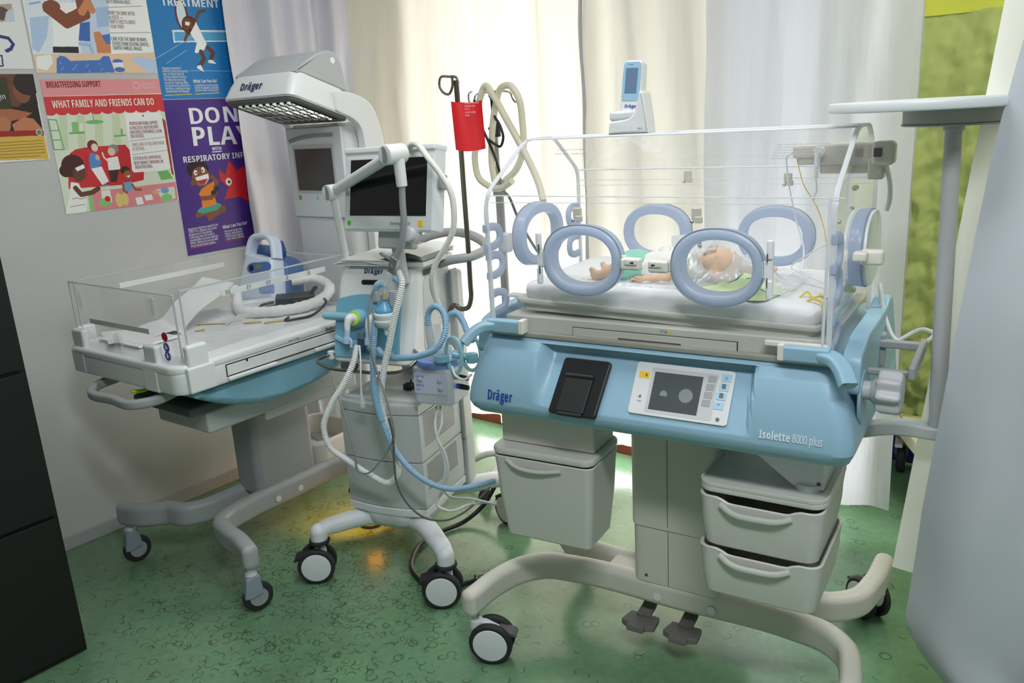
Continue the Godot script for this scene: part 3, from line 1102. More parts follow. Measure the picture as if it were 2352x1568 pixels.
	g.prism(G.round_poly([[V2(-0.094, -0.164), 0.01], [V2(-0.082, -0.02), 0.01], [V2(-0.207, -0.02), 0.01], [V2(-0.219, -0.164), 0.01]], 0.01), 0.0, 0.014, 0.003)
	var bh := part("black_holder", g, M["black_plastic"], o)
	g = G.new()
	g.x = pt
	g.prism(G.round_poly([[V2(-0.123, -0.158), 0.004], [V2(-0.116, -0.07), 0.004], [V2(-0.19, -0.07), 0.004], [V2(-0.195, -0.158), 0.004]], 0.004), 0.012, 0.02, 0.002)
	g.cyl(V3(-0.19, -0.066, 0.018), V3(-0.116, -0.066, 0.018), 0.006, -1, 14, 0.002)
	g.cyl(V3(-0.19, -0.163, 0.018), V3(-0.125, -0.163, 0.018), 0.005, -1, 14, 0.002)
	part("clip", g, mat("black_soft", Color("202022"), 0.55), bh)
	# --- rail, latches
	g = G.new()
	g.sweep([V3(-0.425, 0.962, 0.25), V3(0.43, 0.962, 0.25)], G.rrect(0.018, 0.014, 0.004, 3), false, true, 1.0, Vector3.UP)
	part("front_rail", g, mat("rail_beige", Color("b5b1a9"), 0.3, 0.3), o)
	for s in [-1.0, 1.0]:
		g = G.new()
		g.sweep([V3(s * 0.325, 0.984, 0.272), V3(s * 0.415, 0.984, 0.272)], G.rrect(0.026, 0.034, 0.006, 3), false, true, 1.0, Vector3.UP)
		var lp := [V3(s * 0.4, 0.984, 0.27), V3(s * 0.425, 0.982, 0.285), V3(s * 0.448, 0.966, 0.308), V3(s * 0.462, 0.944, 0.328)]
		g.sweep(G.curve(lp, 6), G.rrect(0.036, 0.024, 0.007, 3), false, true, 1.0, V3(s * 0.5, 0.75, 0.45))
		var lt := part("hood_latch", g, M["shell_blue_deep"], o)
		g = G.new().box(V3(s * 0.318, 0.986, 0.27), V3(0.014, 0.036, 0.03), 0.003, 2)
		if s > 0: g.box(V3(0.345, 1.0, 0.262), V3(0.13, 0.012, 0.016), 0.003, 2)
		part("latch_tip", g, mat("latch_ivory", Color("e6e2d8"), 0.4), lt)
		g = G.new().lathe([V2(0.004, 0), V2(0.003, 0.003)], V3(s * 0.456, 0.95, 0.337), V3(0, 0.3, 1), 12)
		part("screw", g, M["dark_grey"], lt)
	# --- deck with its drawer, mattress tray
	g = G.new().box(V3(0.01, 0.981, -0.005), V3(0.79, 0.05, 0.49), 0.004, 2)
	var dk := part("deck", g, M["grey_beige"], o)
	g = G.new()
	g.box(V3(0.012, 0.988, 0.2415), V3(0.406, 0.0012, 0.003))
	g.box(V3(-0.191, 0.975, 0.2415), V3(0.0014, 0.028, 0.003))
	g.box(V3(0.215, 0.975, 0.2415), V3(0.0014, 0.028, 0.003))
	g.box(V3(0.01, 0.9585, 0.2415), V3(0.4, 0.0014, 0.003))
	part("drawer_gap", g, M["gap_black"], dk)
	g = G.new()
	var df := PackedVector2Array([V2(-0.19, 0.9595), V2(-0.075, 0.9595), V2(-0.07, 0.972), V2(0.085, 0.972), V2(0.09, 0.9595), V2(0.214, 0.9595), V2(0.214, 0.9875), V2(-0.19, 0.9875)])
	g.prism(df, 0.238, 0.2455, 0.0012)
	var dw := part("drawer", g, M["grey_beige"], dk)
	g = G.new().box(V3(0.008, 0.9655, 0.2412), V3(0.15, 0.012, 0.003))
	part("grip_recess", g, M["dark_grey"], dw)
	g = G.new()
	g.prism(PackedVector2Array([V2(0.054, 0.9925), V2(0.066, 0.9925), V2(0.06, 1.0025)]), 0.24, 0.2405)
	part("warning_sign", g, M["yellow"], dk)
	text(dk, "lettering", "10 kg", 0.006, Transform3D(Basis(), V3(0.032, 0.997, 0.2405)), M["print_grey"])
	g = G.new().box(V3(0.06, 1.003, 0.15), V3(0.02, 0.003, 0.02))
	part("deck_stop", g, M["grey_beige"], dk)
	var tr_b := Basis(V3(0, 0, 1), deg_to_rad(-1.15))
	var ot := Transform3D(tr_b, V3(0.01, 1.03, 0.005))
	g = G.new()
	g.x = ot * Transform3D(Basis(Vector3.RIGHT, -PI / 2), Vector3.ZERO)
	g.prism(G.rrect(0.725, 0.42, 0.02, 4), -0.022, -0.002, 0.003)
	g.prism(G.rrect(0.752, 0.445, 0.02, 4), -0.003, 0.01, 0.004)
	var ty := part("mattress_tray", g, mat("tray_grey", Color("bfc0b8"), 0.42), o)
	g = G.new()
	g.x = ot
	g.box(V3(-0.395, 0.004, 0.17), V3(0.05, 0.008, 0.03), 0.003, 2)
	part("tray_grip", g, M["clear_plastic"], ty)
	# --- hood
	var hood := Node3D.new()
	hood.name = "hood"
	o.add_child(hood, true)
	var prof := [V2(0.265, 0.965), V2(0.265, 1.31), V2(0.05, 1.433), V2(-0.1, 1.433), V2(-0.245, 1.33), V2(-0.245, 0.965)]
	var hx := 0.41
	for s in [-1.0, 1.0]:
		g = G.new()
		var ends := PackedVector3Array()
		for q in prof: ends.append(V3(s * hx, q.y, q.x))
		g.fan(ends, s > 0)
		part("end_panel", g, M["acrylic"], hood)
		var path := []
		for q in G.round_poly([[prof[0], 0.0], [prof[1], 0.05], [prof[2], 0.04], [prof[3], 0.03], [prof[4], 0.03], [prof[5], 0.0]], 0.03, 5): path.append(V3(s * hx, q.y, q.x))
		g = G.new().sweep(path, G.rrect(0.006, 0.011, 0.002, 2), false, true, 1.0, Vector3.RIGHT)
		part("panel_edge", g, M["acrylic_edge"], hood)
	var names := ["access_door", "front_slope", "roof", "rear_slope", "rear_panel"]
	for i in 5:
		g = G.new()
		var a: Vector2 = prof[i]
		var b: Vector2 = prof[i + 1]
		g.quad(V3(-hx + 0.006, a.y, a.x), V3(hx - 0.006, a.y, a.x), V3(hx - 0.006, b.y, b.x), V3(-hx + 0.006, b.y, b.x))
		part(names[i], g, M["acrylic"], hood)
	g = G.new()
	for q in [[V3(-0.4, 1.31, 0.266), V3(0.43, 1.306, 0.266), 0.0014], [V3(0.402, 1.31, 0.268), V3(0.398, 0.965, 0.268), 0.0032], [V3(-0.4, 1.293, 0.262), V3(0.4, 1.293, 0.262), 0.0008], [V3(-0.402, 1.31, 0.268), V3(-0.4, 0.97, 0.268), 0.0012]]:
		g.cyl(q[0], q[1], q[2], -1, 6)
	for q in [prof[2], prof[3], prof[4]]: g.cyl(V3(-hx, q.y, q.x), V3(hx, q.y, q.x), 0.0026, -1, 8)
	g.cyl(V3(-hx, 1.3, -0.243), V3(hx, 1.3, -0.243), 0.001, -1, 6)
	g.cyl(V3(-hx, 1.285, -0.243), V3(hx, 1.285, -0.243), 0.0008, -1, 6)
	part("door_edge", g, M["acrylic_edge"], hood)
	hand_port(hood, Transform3D(Basis(), V3(-0.142, 1.163, 0.268)), 0.202, 0.165, 1.0)
	hand_port(hood, Transform3D(Basis(), V3(0.178, 1.16, 0.268)), 0.202, 0.167, -1.0)
	var back := Basis(Vector3.UP, PI)
	hand_port(hood, Transform3D(back, V3(-0.164, 1.15, -0.247)), 0.2, 0.16, -1.0, false)
	hand_port(hood, Transform3D(back, V3(0.17, 1.147, -0.247)), 0.2, 0.16, 1.0, false)
	hand_port(hood, Transform3D(Basis(Vector3.UP, -PI / 2), V3(-0.412, 1.178, 0.0)), 0.24, 0.17, 1.0, false)
	hand_port(hood, Transform3D(Basis(Vector3.UP, PI / 2), V3(0.412, 1.15, -0.1)), 0.24, 0.18, 1.0, false)
	# end covers of the round ports, with their ivory knobs
	g = G.new()
	g.x = Transform3D(Basis(Vector3.UP, PI / 2), V3(0.428, 1.15, -0.1))
	g.prism(stadium(0.235, 0.175), 0.0, 0.007, 0.002)
	part("port_cover", g, mat("cover_frost", Color("dfe4ec"), 0.3), hood)
	g = G.new().box(V3(0.45, 1.15, 0.03), V3(0.05, 0.034, 0.03), 0.008, 2)
	g.box(V3(0.43, 1.155, 0.055), V3(0.03, 0.022, 0.03), 0.006, 2)
	part("port_latch", g, M["latch_ivory"], hood)
	g = G.new().box(V3(-0.42, 1.178, 0.165), V3(0.03, 0.05, 0.03), 0.006, 2)
	part("port_hinge", g, M["clear_plastic"], hood)
	# grommets for tubes along the edges of the end panels
	var gl := Basis(V3(0, 0, -1), V3(0, 1, 0), V3(1, 0, 0))
	for q in [V2(0.223, 1.205), V2(0.217, 1.132), V2(0.213, 1.035)]:
		u_grommet(hood, Transform3D(gl, V3(-0.413, q.y, q.x + 0.014)), 0.07, 0.048)
		u_grommet(hood, Transform3D(gl, V3(0.413, q.y - 0.01, q.x + 0.012)), 0.07, 0.06)
	var gr := Basis(V3(0, 0, 1), V3(0, 1, 0), V3(-1, 0, 0))
	for q in [V2(-0.21, 1.2), V2(-0.21, 1.11)]: u_grommet(hood, Transform3D(gr, V3(-0.413, q.y, q.x)), 0.06, 0.05)
	# small ivory door catches with round steel pins
	for q in [[-0.155, 1.27, 0.268], [0.13, 1.272, 0.268], [-0.07, 1.31, -0.24], [0.2, 1.3, -0.24]]:
		g = G.new().box(V3(q[0], q[1], q[2]), V3(0.02, 0.026, 0.01), 0.002, 2)
		g.box(V3(q[0] + 0.006, q[1] - 0.012, q[2] + 0.003), V3(0.016, 0.014, 0.008), 0.002, 2)
		var ct := part("door_catch", g, mat("catch_beige", Color("cfc9be"), 0.45), hood)
		g = G.new().ball(V3(q[0] - 0.008, q[1] - 0.016, q[2] + 0.006), V3(0.005, 0.005, 0.005), 8)
		part("pin", g, M["chrome"], ct)
	g = G.new().ball(V3(0.4, 1.245, 0.16), V3(0.005, 0.005, 0.005), 8)
	g.ball(V3(0.36, 1.225, -0.235), V3(0.006, 0.006, 0.006), 8)
	g.cyl(V3(0.405, 1.3, 0.0), V3(0.405, 1.3, 0.02), 0.006, -1, 12)
	part("pin", g, M["chrome"], hood)
	# printed notices on the sloping front of the hood
	var sl := atan2(0.215, 0.123)
	var st := Transform3D(Basis(Vector3.RIGHT, -sl), V3(0, 1.4, 0.1095))
	for k in 6: text(hood, "notice", ["Read instructions for use before operating", "Keep access doors closed at all times", "Check the temperature of the infant often", "Do not leave the infant unattended", "Clean with approved agents only", "Remove oxygen before cleaning"][k], 0.0042, st * Transform3D(Basis(), V3(0.255, 0.006 - k * 0.0105, 0.0)), mat("faint_print", Color("9a9c9f"), 0.6), false, false, "Droid Sans", 4.0)
	for k in 2: text(hood, "notice", ["Keep the hood clean", "Wipe with a damp cloth"][k], 0.006, st * Transform3D(Basis(), V3(-0.29, 0.012 - k * 0.018, 0.0)), M["faint_print"], false, false, "Droid Sans", 4.0)
	# --- sensor module in the upper corner
	g = G.new().box(V3(0.345, 1.365, -0.16), V3(0.2, 0.05, 0.05), 0.008, 3)
	g.box(V3(0.265, 1.372, -0.155), V3(0.06, 0.03, 0.055), 0.006, 2)
	g.box(V3(0.44, 1.365, -0.14), V3(0.05, 0.055, 0.06), 0.012, 3)
	g.box(V3(0.35, 1.335, -0.165), V3(0.11, 0.035, 0.04), 0.006, 2)
	g.box(V3(0.425, 1.33, -0.14), V3(0.035, 0.05, 0.04), 0.006, 2)
	var sm := part("sensor_module", g, mat("module_beige", Color("d5d0c6"), 0.45), o)
	g = G.new().box(V3(0.43, 1.368, -0.108), V3(0.018, 0.02, 0.006), 0.002, 1)
	part("sensor_window", g, M["dark_grey"], sm)
	g = G.new().cyl(V3(0.3, 1.372, -0.126), V3(0.3, 1.372, -0.108), 0.013, -1, 20, 0.003)
	g.cyl(V3(0.298, 1.372, -0.112), V3(0.296, 1.335, -0.108), 0.008, 0.006, 14, 0.002)
	for k in 4: g.cyl(V3(0.296, 1.334 - k * 0.006, -0.108), V3(0.296, 1.33 - k * 0.006, -0.108), 0.005, -1, 12)
	part("sensor_plug", g, M["cool_white"], sm)
	g = G.new()
	for q in [[[V3(0.24, 1.372, -0.15), V3(0.222, 1.365, -0.14), V3(0.218, 1.33, -0.15), V3(0.228, 1.26, -0.16), V3(0.24, 1.2, -0.17), V3(0.265, 1.13, -0.15), V3(0.27, 1.085, -0.1)], 0.0022], [[V3(0.296, 1.31, -0.108), V3(0.296, 1.28, -0.12), V3(0.285, 1.265, -0.15), V3(0.275, 1.25, -0.2)], 0.0018], [[V3(0.36, 1.18, 0.0), V3(0.3, 1.14, 0.0), V3(0.27, 1.115, 0.0), V3(0.31, 1.1, 0.02), V3(0.36, 1.085, 0.04)], 0.0018]]:
		g.tube(q[0], q[1], 6)
	part("probe_lead", g, M["cool_white"], o)
	g = G.new()
	g.tube([V3(0.24, 1.362, -0.148), V3(0.247, 1.33, -0.15), V3(0.26, 1.285, -0.16), V3(0.28, 1.25, -0.17), V3(0.3, 1.2, -0.18), V3(0.315, 1.12, -0.18), V3(0.32, 1.07, -0.17)], 0.0012, 6)
	part("yellow_lead", g, M["yellow"], o)
	g = G.new()
	g.tube([V3(0.445, 1.34, -0.13), V3(0.455, 1.3, -0.14), V3(0.455, 1.25, -0.15), V3(0.45, 1.23, -0.15)], 0.006, 8)
	g.tube([V3(0.45, 1.06, -0.12), V3(0.47, 0.98, -0.1), V3(0.5, 0.93, -0.09), V3(0.55, 0.925, -0.1), V3(0.575, 0.945, -0.12), V3(0.55, 0.95, -0.14), V3(0.5, 0.92, -0.14)], 0.005, 8)
	part("white_lead", g, M["white_plastic"], o)
	# --- knob and grab bar on the right end
	g = G.new()
	var kp := PackedVector2Array()
	for k in 64: kp.append(Vector2.from_angle(TAU * k / 64) * (0.043 + 0.0045 * cos(TAU * k / 8.0)))
	g.x = Transform3D(Basis(Vector3.UP, PI / 2), V3(0.5, 0.9, 0.21))
	g.prism(kp, 0.0, 0.05, 0.01)
	g.lathe([V2(0.02, -0.03), V2(0.02, -0.012), V2(0.034, 0.002)], Vector3.ZERO, Vector3.BACK, 24)
	part("tilt_knob", g, mat("knob_grey", Color("b9babd"), 0.4), o)
	g = G.new()
	g.x = Transform3D(Basis(V3(0, 0, 1), V3(0, 1, 0), V3(-1, 0, 0)), V3(0.47, 0, 0))
	var dsc := PackedVector2Array()
	for k in 32: dsc.append(V2(0.2 + 0.045 * cos(TAU * k / 32), 0.88 + 0.06 * sin(TAU * k / 32)))
	dsc.reverse()
	if Geometry2D.is_polygon_clockwise(dsc): dsc.reverse()
	g.prism(dsc, -0.004, 0.003, 0.002)
	part("knob_recess", g, M["shell_blue_deep"], shell)
	g = G.new()
	g.box(V3(0.56, 0.935, 0.06), V3(0.014, 0.03, 0.24), 0.005, 2)
	g.box(V3(0.51, 0.938, -0.03), V3(0.1, 0.018, 0.02), 0.004, 2)
	g.box(V3(0.51, 0.925, 0.15), V3(0.1, 0.014, 0.014), 0.004, 2)
	g.box(V3(0.472, 0.92, -0.045), V3(0.02, 0.08, 0.03), 0.006, 2)
	part("grab_bar", g, M["mid_grey"], o)
	# --- post with the round shelf
	g = G.new()
	g.sweep(G.curve([V3(0.42, 0.715, -0.02), V3(0.47, 0.73, -0.02), V3(0.52, 0.745, -0.01), V3(0.62, 0.748, 0.0)], 6), G.rrect(0.05, 0.03, 0.006, 3), false, true, 1.0, Vector3.UP)
	var ar := part("shelf_arm", g, M["light_grey"], o)
	g = G.new().cyl(V3(0.603, 0.75, 0), V3(0.588, 1.43, 0), 0.0185, 0.0165, 24)
	g.cyl(V3(0.588, 1.415, 0), V3(0.588, 1.43, 0), 0.021, -1, 24, 0.003)
	part("shelf_post", g, mat("post_grey", Color("b6b7b8"), 0.4), ar)
	g = G.new().cyl(V3(0.588, 1.428, 0), V3(0.588, 1.432, 0), 0.1, -1, 48, 0.001)
	g.cyl(V3(0.588, 1.432, 0), V3(0.588, 1.462, 0), 0.098, -1, 48, 0.003)
	part("shelf_hub", g, mat("hub_grey", Color("a8a6a3"), 0.5), ar)
	g = G.new().cyl(V3(0.53, 1.462, 0), V3(0.53, 1.482, 0), 0.19, -1, 64, 0.006)
	part("round_shelf", g, M["cool_white"], ar)
	# --- swivel bin on the left
	bin_on_arm(o)

func bin_shape(hx: float, z0: float, z1: float, y0: float, y1: float, dip: float, r: float, taper := 0.012) -> G:
	# open box with rounded upright corners and thin walls, its front edge dipping in a grip
	var g := G.new()
	var out := G.rrect(hx * 2, z1 - z0, r, 6)
	var zc := (z0 + z1) / 2
	var ring := func(y: float, ins: float, lip: bool) -> PackedVector3Array:
		var row := PackedVector3Array()
		var dense := PackedVector2Array()
		for i in out.size():
			var a: Vector2 = out[i]
			var b: Vector2 = out[(i + 1) % out.size()]
			var n := 16 if a.distance_to(b) > 0.08 else 1
			for k in n: dense.append(a.lerp(b, float(k) / n))
		for q in dense:
			var s := Vector2(q.x * (1.0 - ins / hx), q.y * (1.0 - ins / ((z1 - z0) / 2)))
			var yy := y
			if lip and -q.y < -(z1 - z0) / 2 + 0.004 or (lip and q.y > (z1 - z0) / 2 - 0.004):
				if q.y > 0: yy -= dip * smoothstep(hx * 0.68, hx * 0.45, absf(q.x))
			row.append(V3(s.x, yy, zc + s.y))
		row.reverse()
		return row
	var rows := [ring.call(y0 + 0.006, taper + 0.006, false), ring.call(y0, taper + 0.012, false)]
	rows.reverse()
	rows.append_array([ring.call(lerpf(y0, y1, 0.5), taper * 0.5, false), ring.call(y1 - 0.03, 0.001, true), ring.call(y1 - 0.003, -0.002, true), ring.call(y1, 0.001, true), ring.call(y1 - 0.003, 0.005, true), ring.call(y0 + 0.01, taper + 0.01, false)])
	g.rings(rows, true, true, true)
	return g

func bin_on_arm(o: Node3D) -> void:
	var m: Material = mat("drawer_grey", Color("cfcfc8"), 0.42)
	# left: one deep bin under a lid
	var c := Node3D.new()
	c.name = "swivel_bin"
	o.add_child(c, true)
	c.position = V3(-0.287, 0, 0.185)
	c.rotation.y = deg_to_rad(2.0)
	var g := bin_shape(0.143, -0.092, 0.092, 0.385, 0.628, 0.0, 0.02)
	part("bin", g, m, c)
	g = G.new()
	g.at(V3(0.0, 0.632, 0.0), V3(-90, 0, 0)).prism(G.rrect(0.296, 0.196, 0.03, 6), 0.0, 0.02, 0.006)
	part("lid", g, m, c)
	g = G.new()
	g.sweep(G.curve([V3(-0.1, 0.619, 0.093), V3(-0.075, 0.608, 0.1), V3(0.0, 0.603, 0.102), V3(0.06, 0.612, 0.096)], 6), G.rrect(0.008, 0.012, 0.003, 2), false, true, 1.0, Vector3.BACK)
	part("grip_lip", g, m, c)
	g = G.new()
	g.box(V3(0.0, 0.703, -0.015), V3(0.27, 0.1, 0.13), 0.006, 2)
	g.cyl(V3(-0.1, 0.65, 0.02), V3(-0.1, 0.668, 0.02), 0.022, 0.02, 24, 0.002)
	part("swivel_arm", g, M["warm_ivory"], c)
	# right: two drawers under a tray
	c = Node3D.new()
	c.name = "swivel_drawer_unit"
	o.add_child(c, true)
	c.position = V3(0.277, 0, 0.13)
	g = G.new()
	g.at(V3(0, 0.628, 0.0), V3(-90, 0, 0)).prism(G.rrect(0.288, 0.275, 0.035, 6), 0.0, 0.018, 0.005)
	var lip := []
	for q in G.rrect(0.285, 0.272, 0.035, 6): lip.append(V3(q.x, 0.648, -q.y))
	g.at(Vector3.ZERO).sweep(lip, G.rrect(0.005, 0.01, 0.002, 2), true, false, 1.0, Vector3.UP)
	part("tray_top", g, m, c)
	for k in 2:
		g = bin_shape(0.139, -0.138, 0.146, 0.365 + 0.126 * k, 0.494 + 0.131 * k, 0.012, 0.03, 0.004)
		g.at(V3(0, 0, 0)).sweep(G.curve([V3(-0.085, 0.478 + 0.131 * k, 0.15), V3(-0.06, 0.466 + 0.131 * k, 0.158), V3(0.0, 0.462 + 0.131 * k, 0.161), V3(0.05, 0.466 + 0.131 * k, 0.158), V3(0.075, 0.474 + 0.131 * k, 0.149)], 6), G.rrect(0.012, 0.013, 0.004, 2), false, true, 1.0, Vector3.BACK)
		part("drawer", g, m, c)
	g = G.new()
	var arm := PackedVector2Array([V2(-0.06, 0.76), V2(-0.06, 0.74), V2(0.06, 0.65), V2(0.125, 0.65), V2(0.125, 0.76)])
	g.prism(arm, -0.05, 0.075, 0.003)
	g.cyl(V3(0.09, 0.643, 0.06), V3(0.09, 0.66, 0.06), 0.03, 0.028, 24, 0.002)
	part("swivel_arm", g, M["cool_white"], c)
	g = G.new().lathe([V2(0.005, 0), V2(0.004, 0.002)], V3(0.115, 0.665, 0.0755), Vector3.BACK, 12)
	part("screw", g, M["dark_grey"], c)
# ---------------------------------------------------------------- ventilator
func build_ventilator() -> void:
	var o := thing("ventilator", "white infant ventilator trolley with a dark screen and a blue front door", "ventilator", VENT[0], VENT[1])
	var wh: Material = M["cool_white"]
	var gy: Material = mat("module_grey", Color("c6c9ca"), 0.4)
	var g: G
	# trolley base
	g = G.new()
	var foot := G.round_poly([[V2(-0.1, 0.1), 0.05], [V2(-0.05, 0.17), 0.04], [V2(0.1, 0.17), 0.04], [V2(0.15, 0.1), 0.05], [V2(0.15, -0.1), 0.04], [V2(-0.1, -0.1), 0.04]], 0.03)
	if Geometry2D.is_polygon_clockwise(foot): foot.reverse()
	var rows := []
	for q in [[0.0, 0.6], [0.012, 0.85], [0.035, 0.97], [0.06, 1.0], [0.072, 0.98]]:
		var row := PackedVector3Array()
		for w in foot: row.append(V3(-0.02 + (w.x - 0.025) * q[1], 0.165 + q[0], -0.25 - (w.y - 0.02) * -q[1] + 0.02))
		row.reverse()
		rows.append(row)
	g.rings(rows)
	var base := part("trolley_hub", g, wh, o)
	var legs := [[V3(-0.05, 0.2, -0.15), V3(-0.12, 0.2, -0.11), V3(-0.2, 0.188, -0.05), V3(-0.232, 0.18, -0.022), V3(-0.243, 0.15, -0.003)], [V3(0.02, 0.205, -0.15), V3(0.09, 0.202, -0.12), V3(0.19, 0.188, -0.045), V3(0.228, 0.178, -0.012), V3(0.24, 0.145, 0.0)], [V3(0.05, 0.2, -0.4), V3(0.13, 0.2, -0.45), V3(0.22, 0.18, -0.54), V3(0.24, 0.15, -0.56)], [V3(-0.08, 0.2, -0.4), V3(-0.16, 0.2, -0.45), V3(-0.24, 0.18, -0.54), V3(-0.26, 0.15, -0.56)]]
	for k in 4:
		g = G.new()
		var P := G.curve(legs[k], 7)
		var sc := []
		for i in P.size(): sc.append(lerpf(1.25, 0.92, float(i) / (P.size() - 1)))
		g.sweep(P, G.rrect(0.058, 0.052, 0.024, 5), false, true, 1.0, Vector3.ZERO if true else Vector3.UP, sc)
		var e: Vector3 = legs[k][-1]
		g.ball(e + V3(0, 0.026, 0), V3(0.029, 0.03, 0.029), 10)
		g.cyl(e + V3(0, -0.002, 0), e + V3(0, 0.025, 0), 0.0285, -1, 24)
		part("leg", g, wh, base)
		g = G.new().lathe([V2(0.026, -0.008), V2(0.034, -0.005), V2(0.036, 0.001), V2(0.034, 0.007), V2(0.026, 0.009)], e + V3(0, -0.008, 0), Vector3.UP, 28)
		part("swivel_ring", g, M["black_rubber"], base)
		var ca := Node3D.new()
		ca.name = "caster"
		o.add_child(ca, true)
		ca.position = V3(e.x, 0, e.z)
		caster(ca, Vector3.ZERO, [28.0, 20.0, -30.0, 60.0][k], 0.016, M["cool_white"], M["black_rubber"], 0.142, 0.0625, 0.022, 0.034)
	# compressor modules with a bowed front
	var face := func(hw: float, bow: float, z: float, n := 12) -> PackedVector2Array:
		var p := PackedVector2Array()
		for i in n + 1:
			var u := lerpf(-1.0, 1.0, float(i) / n)
			p.append(V2(-0.018 + hw * u, z + bow * (1.0 - u * u)))
		p.append(V2(-0.018 + hw, -0.385))
		p.append(V2(-0.018 - hw, -0.385))
		p.reverse()
		return p
	var slab := func(y0: float, y1: float, hw: float, bow: float, z: float) -> G:
		var q := G.new()
		var pl: PackedVector2Array = face.call(hw, bow, z)
		for i in pl.size(): pl[i].y = -pl[i].y
		pl.reverse()
		if Geometry2D.is_polygon_clockwise(pl): pl.reverse()
		q.at(V3(0, y0, 0), V3(-90, 0, 0)).prism(pl, 0.0, y1 - y0, 0.004)
		return q
	part("bottom_tray", slab.call(0.235, 0.262, 0.151, 0.022, -0.098), wh, o)
	var m1 := part("compressor_module", slab.call(0.263, 0.4265, 0.148, 0.02, -0.1), gy, o)
	var m2 := part("upper_module", slab.call(0.4285, 0.59, 0.148, 0.02, -0.1), gy, o)
	g = slab.call(0.5915, 0.625, 0.148, 0.02, -0.1)
	g.at(Vector3.ZERO).box(V3(-0.018, 0.628, -0.24), V3(0.27, 0.02, 0.26), 0.009, 3)
	part("module_lid", g, gy, o)
	text(m2, "lettering", "D5500", 0.0075, Transform3D(Basis(Vector3.UP, 0.12), V3(0.066, 0.443, -0.0895)), M["print_grey"])
	text(m1, "lettering", "P5500", 0.0075, Transform3D(Basis(Vector3.UP, 0.12), V3(0.068, 0.281, -0.0895)), M["print_grey"])
	g = G.new()
	for q in [V2(-0.112, 0.558), V2(-0.09, 0.398)]: g.at(V3(q.x, q.y, -0.0945), V3(0, -13, -4)).box(Vector3.ZERO, V3(0.04, 0.014, 0.007), 0.0033, 2)
	part("grip_slot", g, mat("slot_shade", Color("a9adae"), 0.5), m2)
	for q in [[m2, 0.583, 0.478], [m1, 0.412, 0.325]]:
		for k in 16:
			g = G.new()
			var y := lerpf(q[1], q[2], k / 15.0)
			g.box(V3(0.1303, y, -0.232), V3(0.0016, 0.0022, 0.215))
			part("vent_slot", g, mat("vent_shade", Color("8b8e90"), 0.6), q[0])
	# rear column
	g = G.new().box(V3(0.02, 0.6, -0.43), V3(0.24, 0.8, 0.07), 0.012, 3)
	g.box(V3(0.133, 0.585, -0.415), V3(0.02, 0.37, 0.05), 0.006, 2)
	part("rear_column", g, M["light_grey"], o)
	# head: leaning front, rounded shoulders
	rows = []
	for q in [[0.752, 0.96, -0.108, -0.4], [0.76, 1.0, -0.1, -0.41], [0.8, 1.0, -0.111, -0.415], [0.85, 1.0, -0.126, -0.42], [0.9, 1.0, -0.142, -0.425], [0.95, 1.0, -0.158, -0.43], [1.0, 0.995, -0.173, -0.432], [1.025, 0.985, -0.182, -0.433], [1.042, 0.965, -0.19, -0.432], [1.052, 0.93, -0.201, -0.425], [1.056, 0.88, -0.215, -0.415]]:
		var row := PackedVector3Array()
		var hw: float = 0.147 * q[1]
		for w in G.rrect(hw * 2, q[2] - q[3], 0.03, 6): row.append(V3(-0.03 + w.x, q[0], (q[2] + q[3]) / 2 - w.y))
		rows.append(row)
	g = G.new()
	g.rings(rows)
	var head := part("housing", g, M["white_plastic"], o, 32)
	var lean := atan2(0.09, 0.29)
	var ht := Transform3D(Basis(Vector3.RIGHT, -lean), V3(0, 0.76, -0.0985))
	var arch := G.round_poly([[V2(-0.163, 0.012), 0.014], [V2(0.078, 0.012), 0.014], [V2(0.073, 0.2), 0.02], [V2(0.0, 0.219), 0.1], [V2(-0.09, 0.219), 0.1], [V2(-0.168, 0.2), 0.02]], 0.02, 6)
	g = G.new()
	g.x = ht
	g.prism(arch, -0.004, 0.007, 0.003)
	var dm := mat("door_blue", Color("73adc6"), 0.12)
	dm.clearcoat_enabled = true
	dm.clearcoat = 0.7
	var door := part("front_door", g, dm, o)
	g = G.new()
	g.x = ht
	g.cyl(V3(-0.205, 0.144, 0.02), V3(-0.085, 0.142, 0.015), 0.0135, -1, 20, 0.008)
	g.sweep(G.curve([V3(-0.16, 0.075, 0.006), V3(-0.12, 0.062, 0.014), V3(-0.06, 0.06, 0.012), V3(0.0, 0.03, 0.01), V3(0.06, 0.028, 0.006)], 6), G.rrect(0.016, 0.012, 0.005, 3), false, true, 1.0, Vector3.BACK)
	part("door_handle", g, mat("door_pale", Color("8fbfd2"), 0.2), door)
	for kx in [-0.073, 0.005]:
		g = G.new()
		g.x = ht
		g.lathe([V2(0.03, 0.0), V2(0.031, 0.012), V2(0.029, 0.03), V2(0.024, 0.04)], V3(kx, 0.139, 0.003), Vector3.BACK, 32)
		var vb := part("valve_body", g, mat("valve_blue", Color("8cc3df"), 0.2), o)
		g = G.new()
		g.x = ht
		g.lathe([V2(0.0225, 0.038), V2(0.0245, 0.042), V2(0.0225, 0.048)], V3(kx, 0.137, 0.0), Vector3.BACK, 32)
		part("lime_ring", g, M["lime"], vb)
		g = G.new()
		g.x = ht
		g.tube([V3(kx, 0.137, 0.045), V3(kx - 0.003, 0.136, 0.062), V3(kx - 0.006, 0.12, 0.066), V3(kx - 0.006, 0.095, 0.064)], 0.0165, 18, 6, false, 0.0085)
		part("elbow", g, M["white_plastic"], vb)
		g = G.new()
		g.x = ht
		g.cyl(V3(kx - 0.006, 0.098, 0.064), V3(kx - 0.006, 0.078, 0.063), 0.0095, -1, 18, 0.001)
		g.cyl(V3(kx - 0.006, 0.078, 0.063), V3(kx - 0.006, 0.055, 0.062), 0.0118, -1, 18, 0.002)
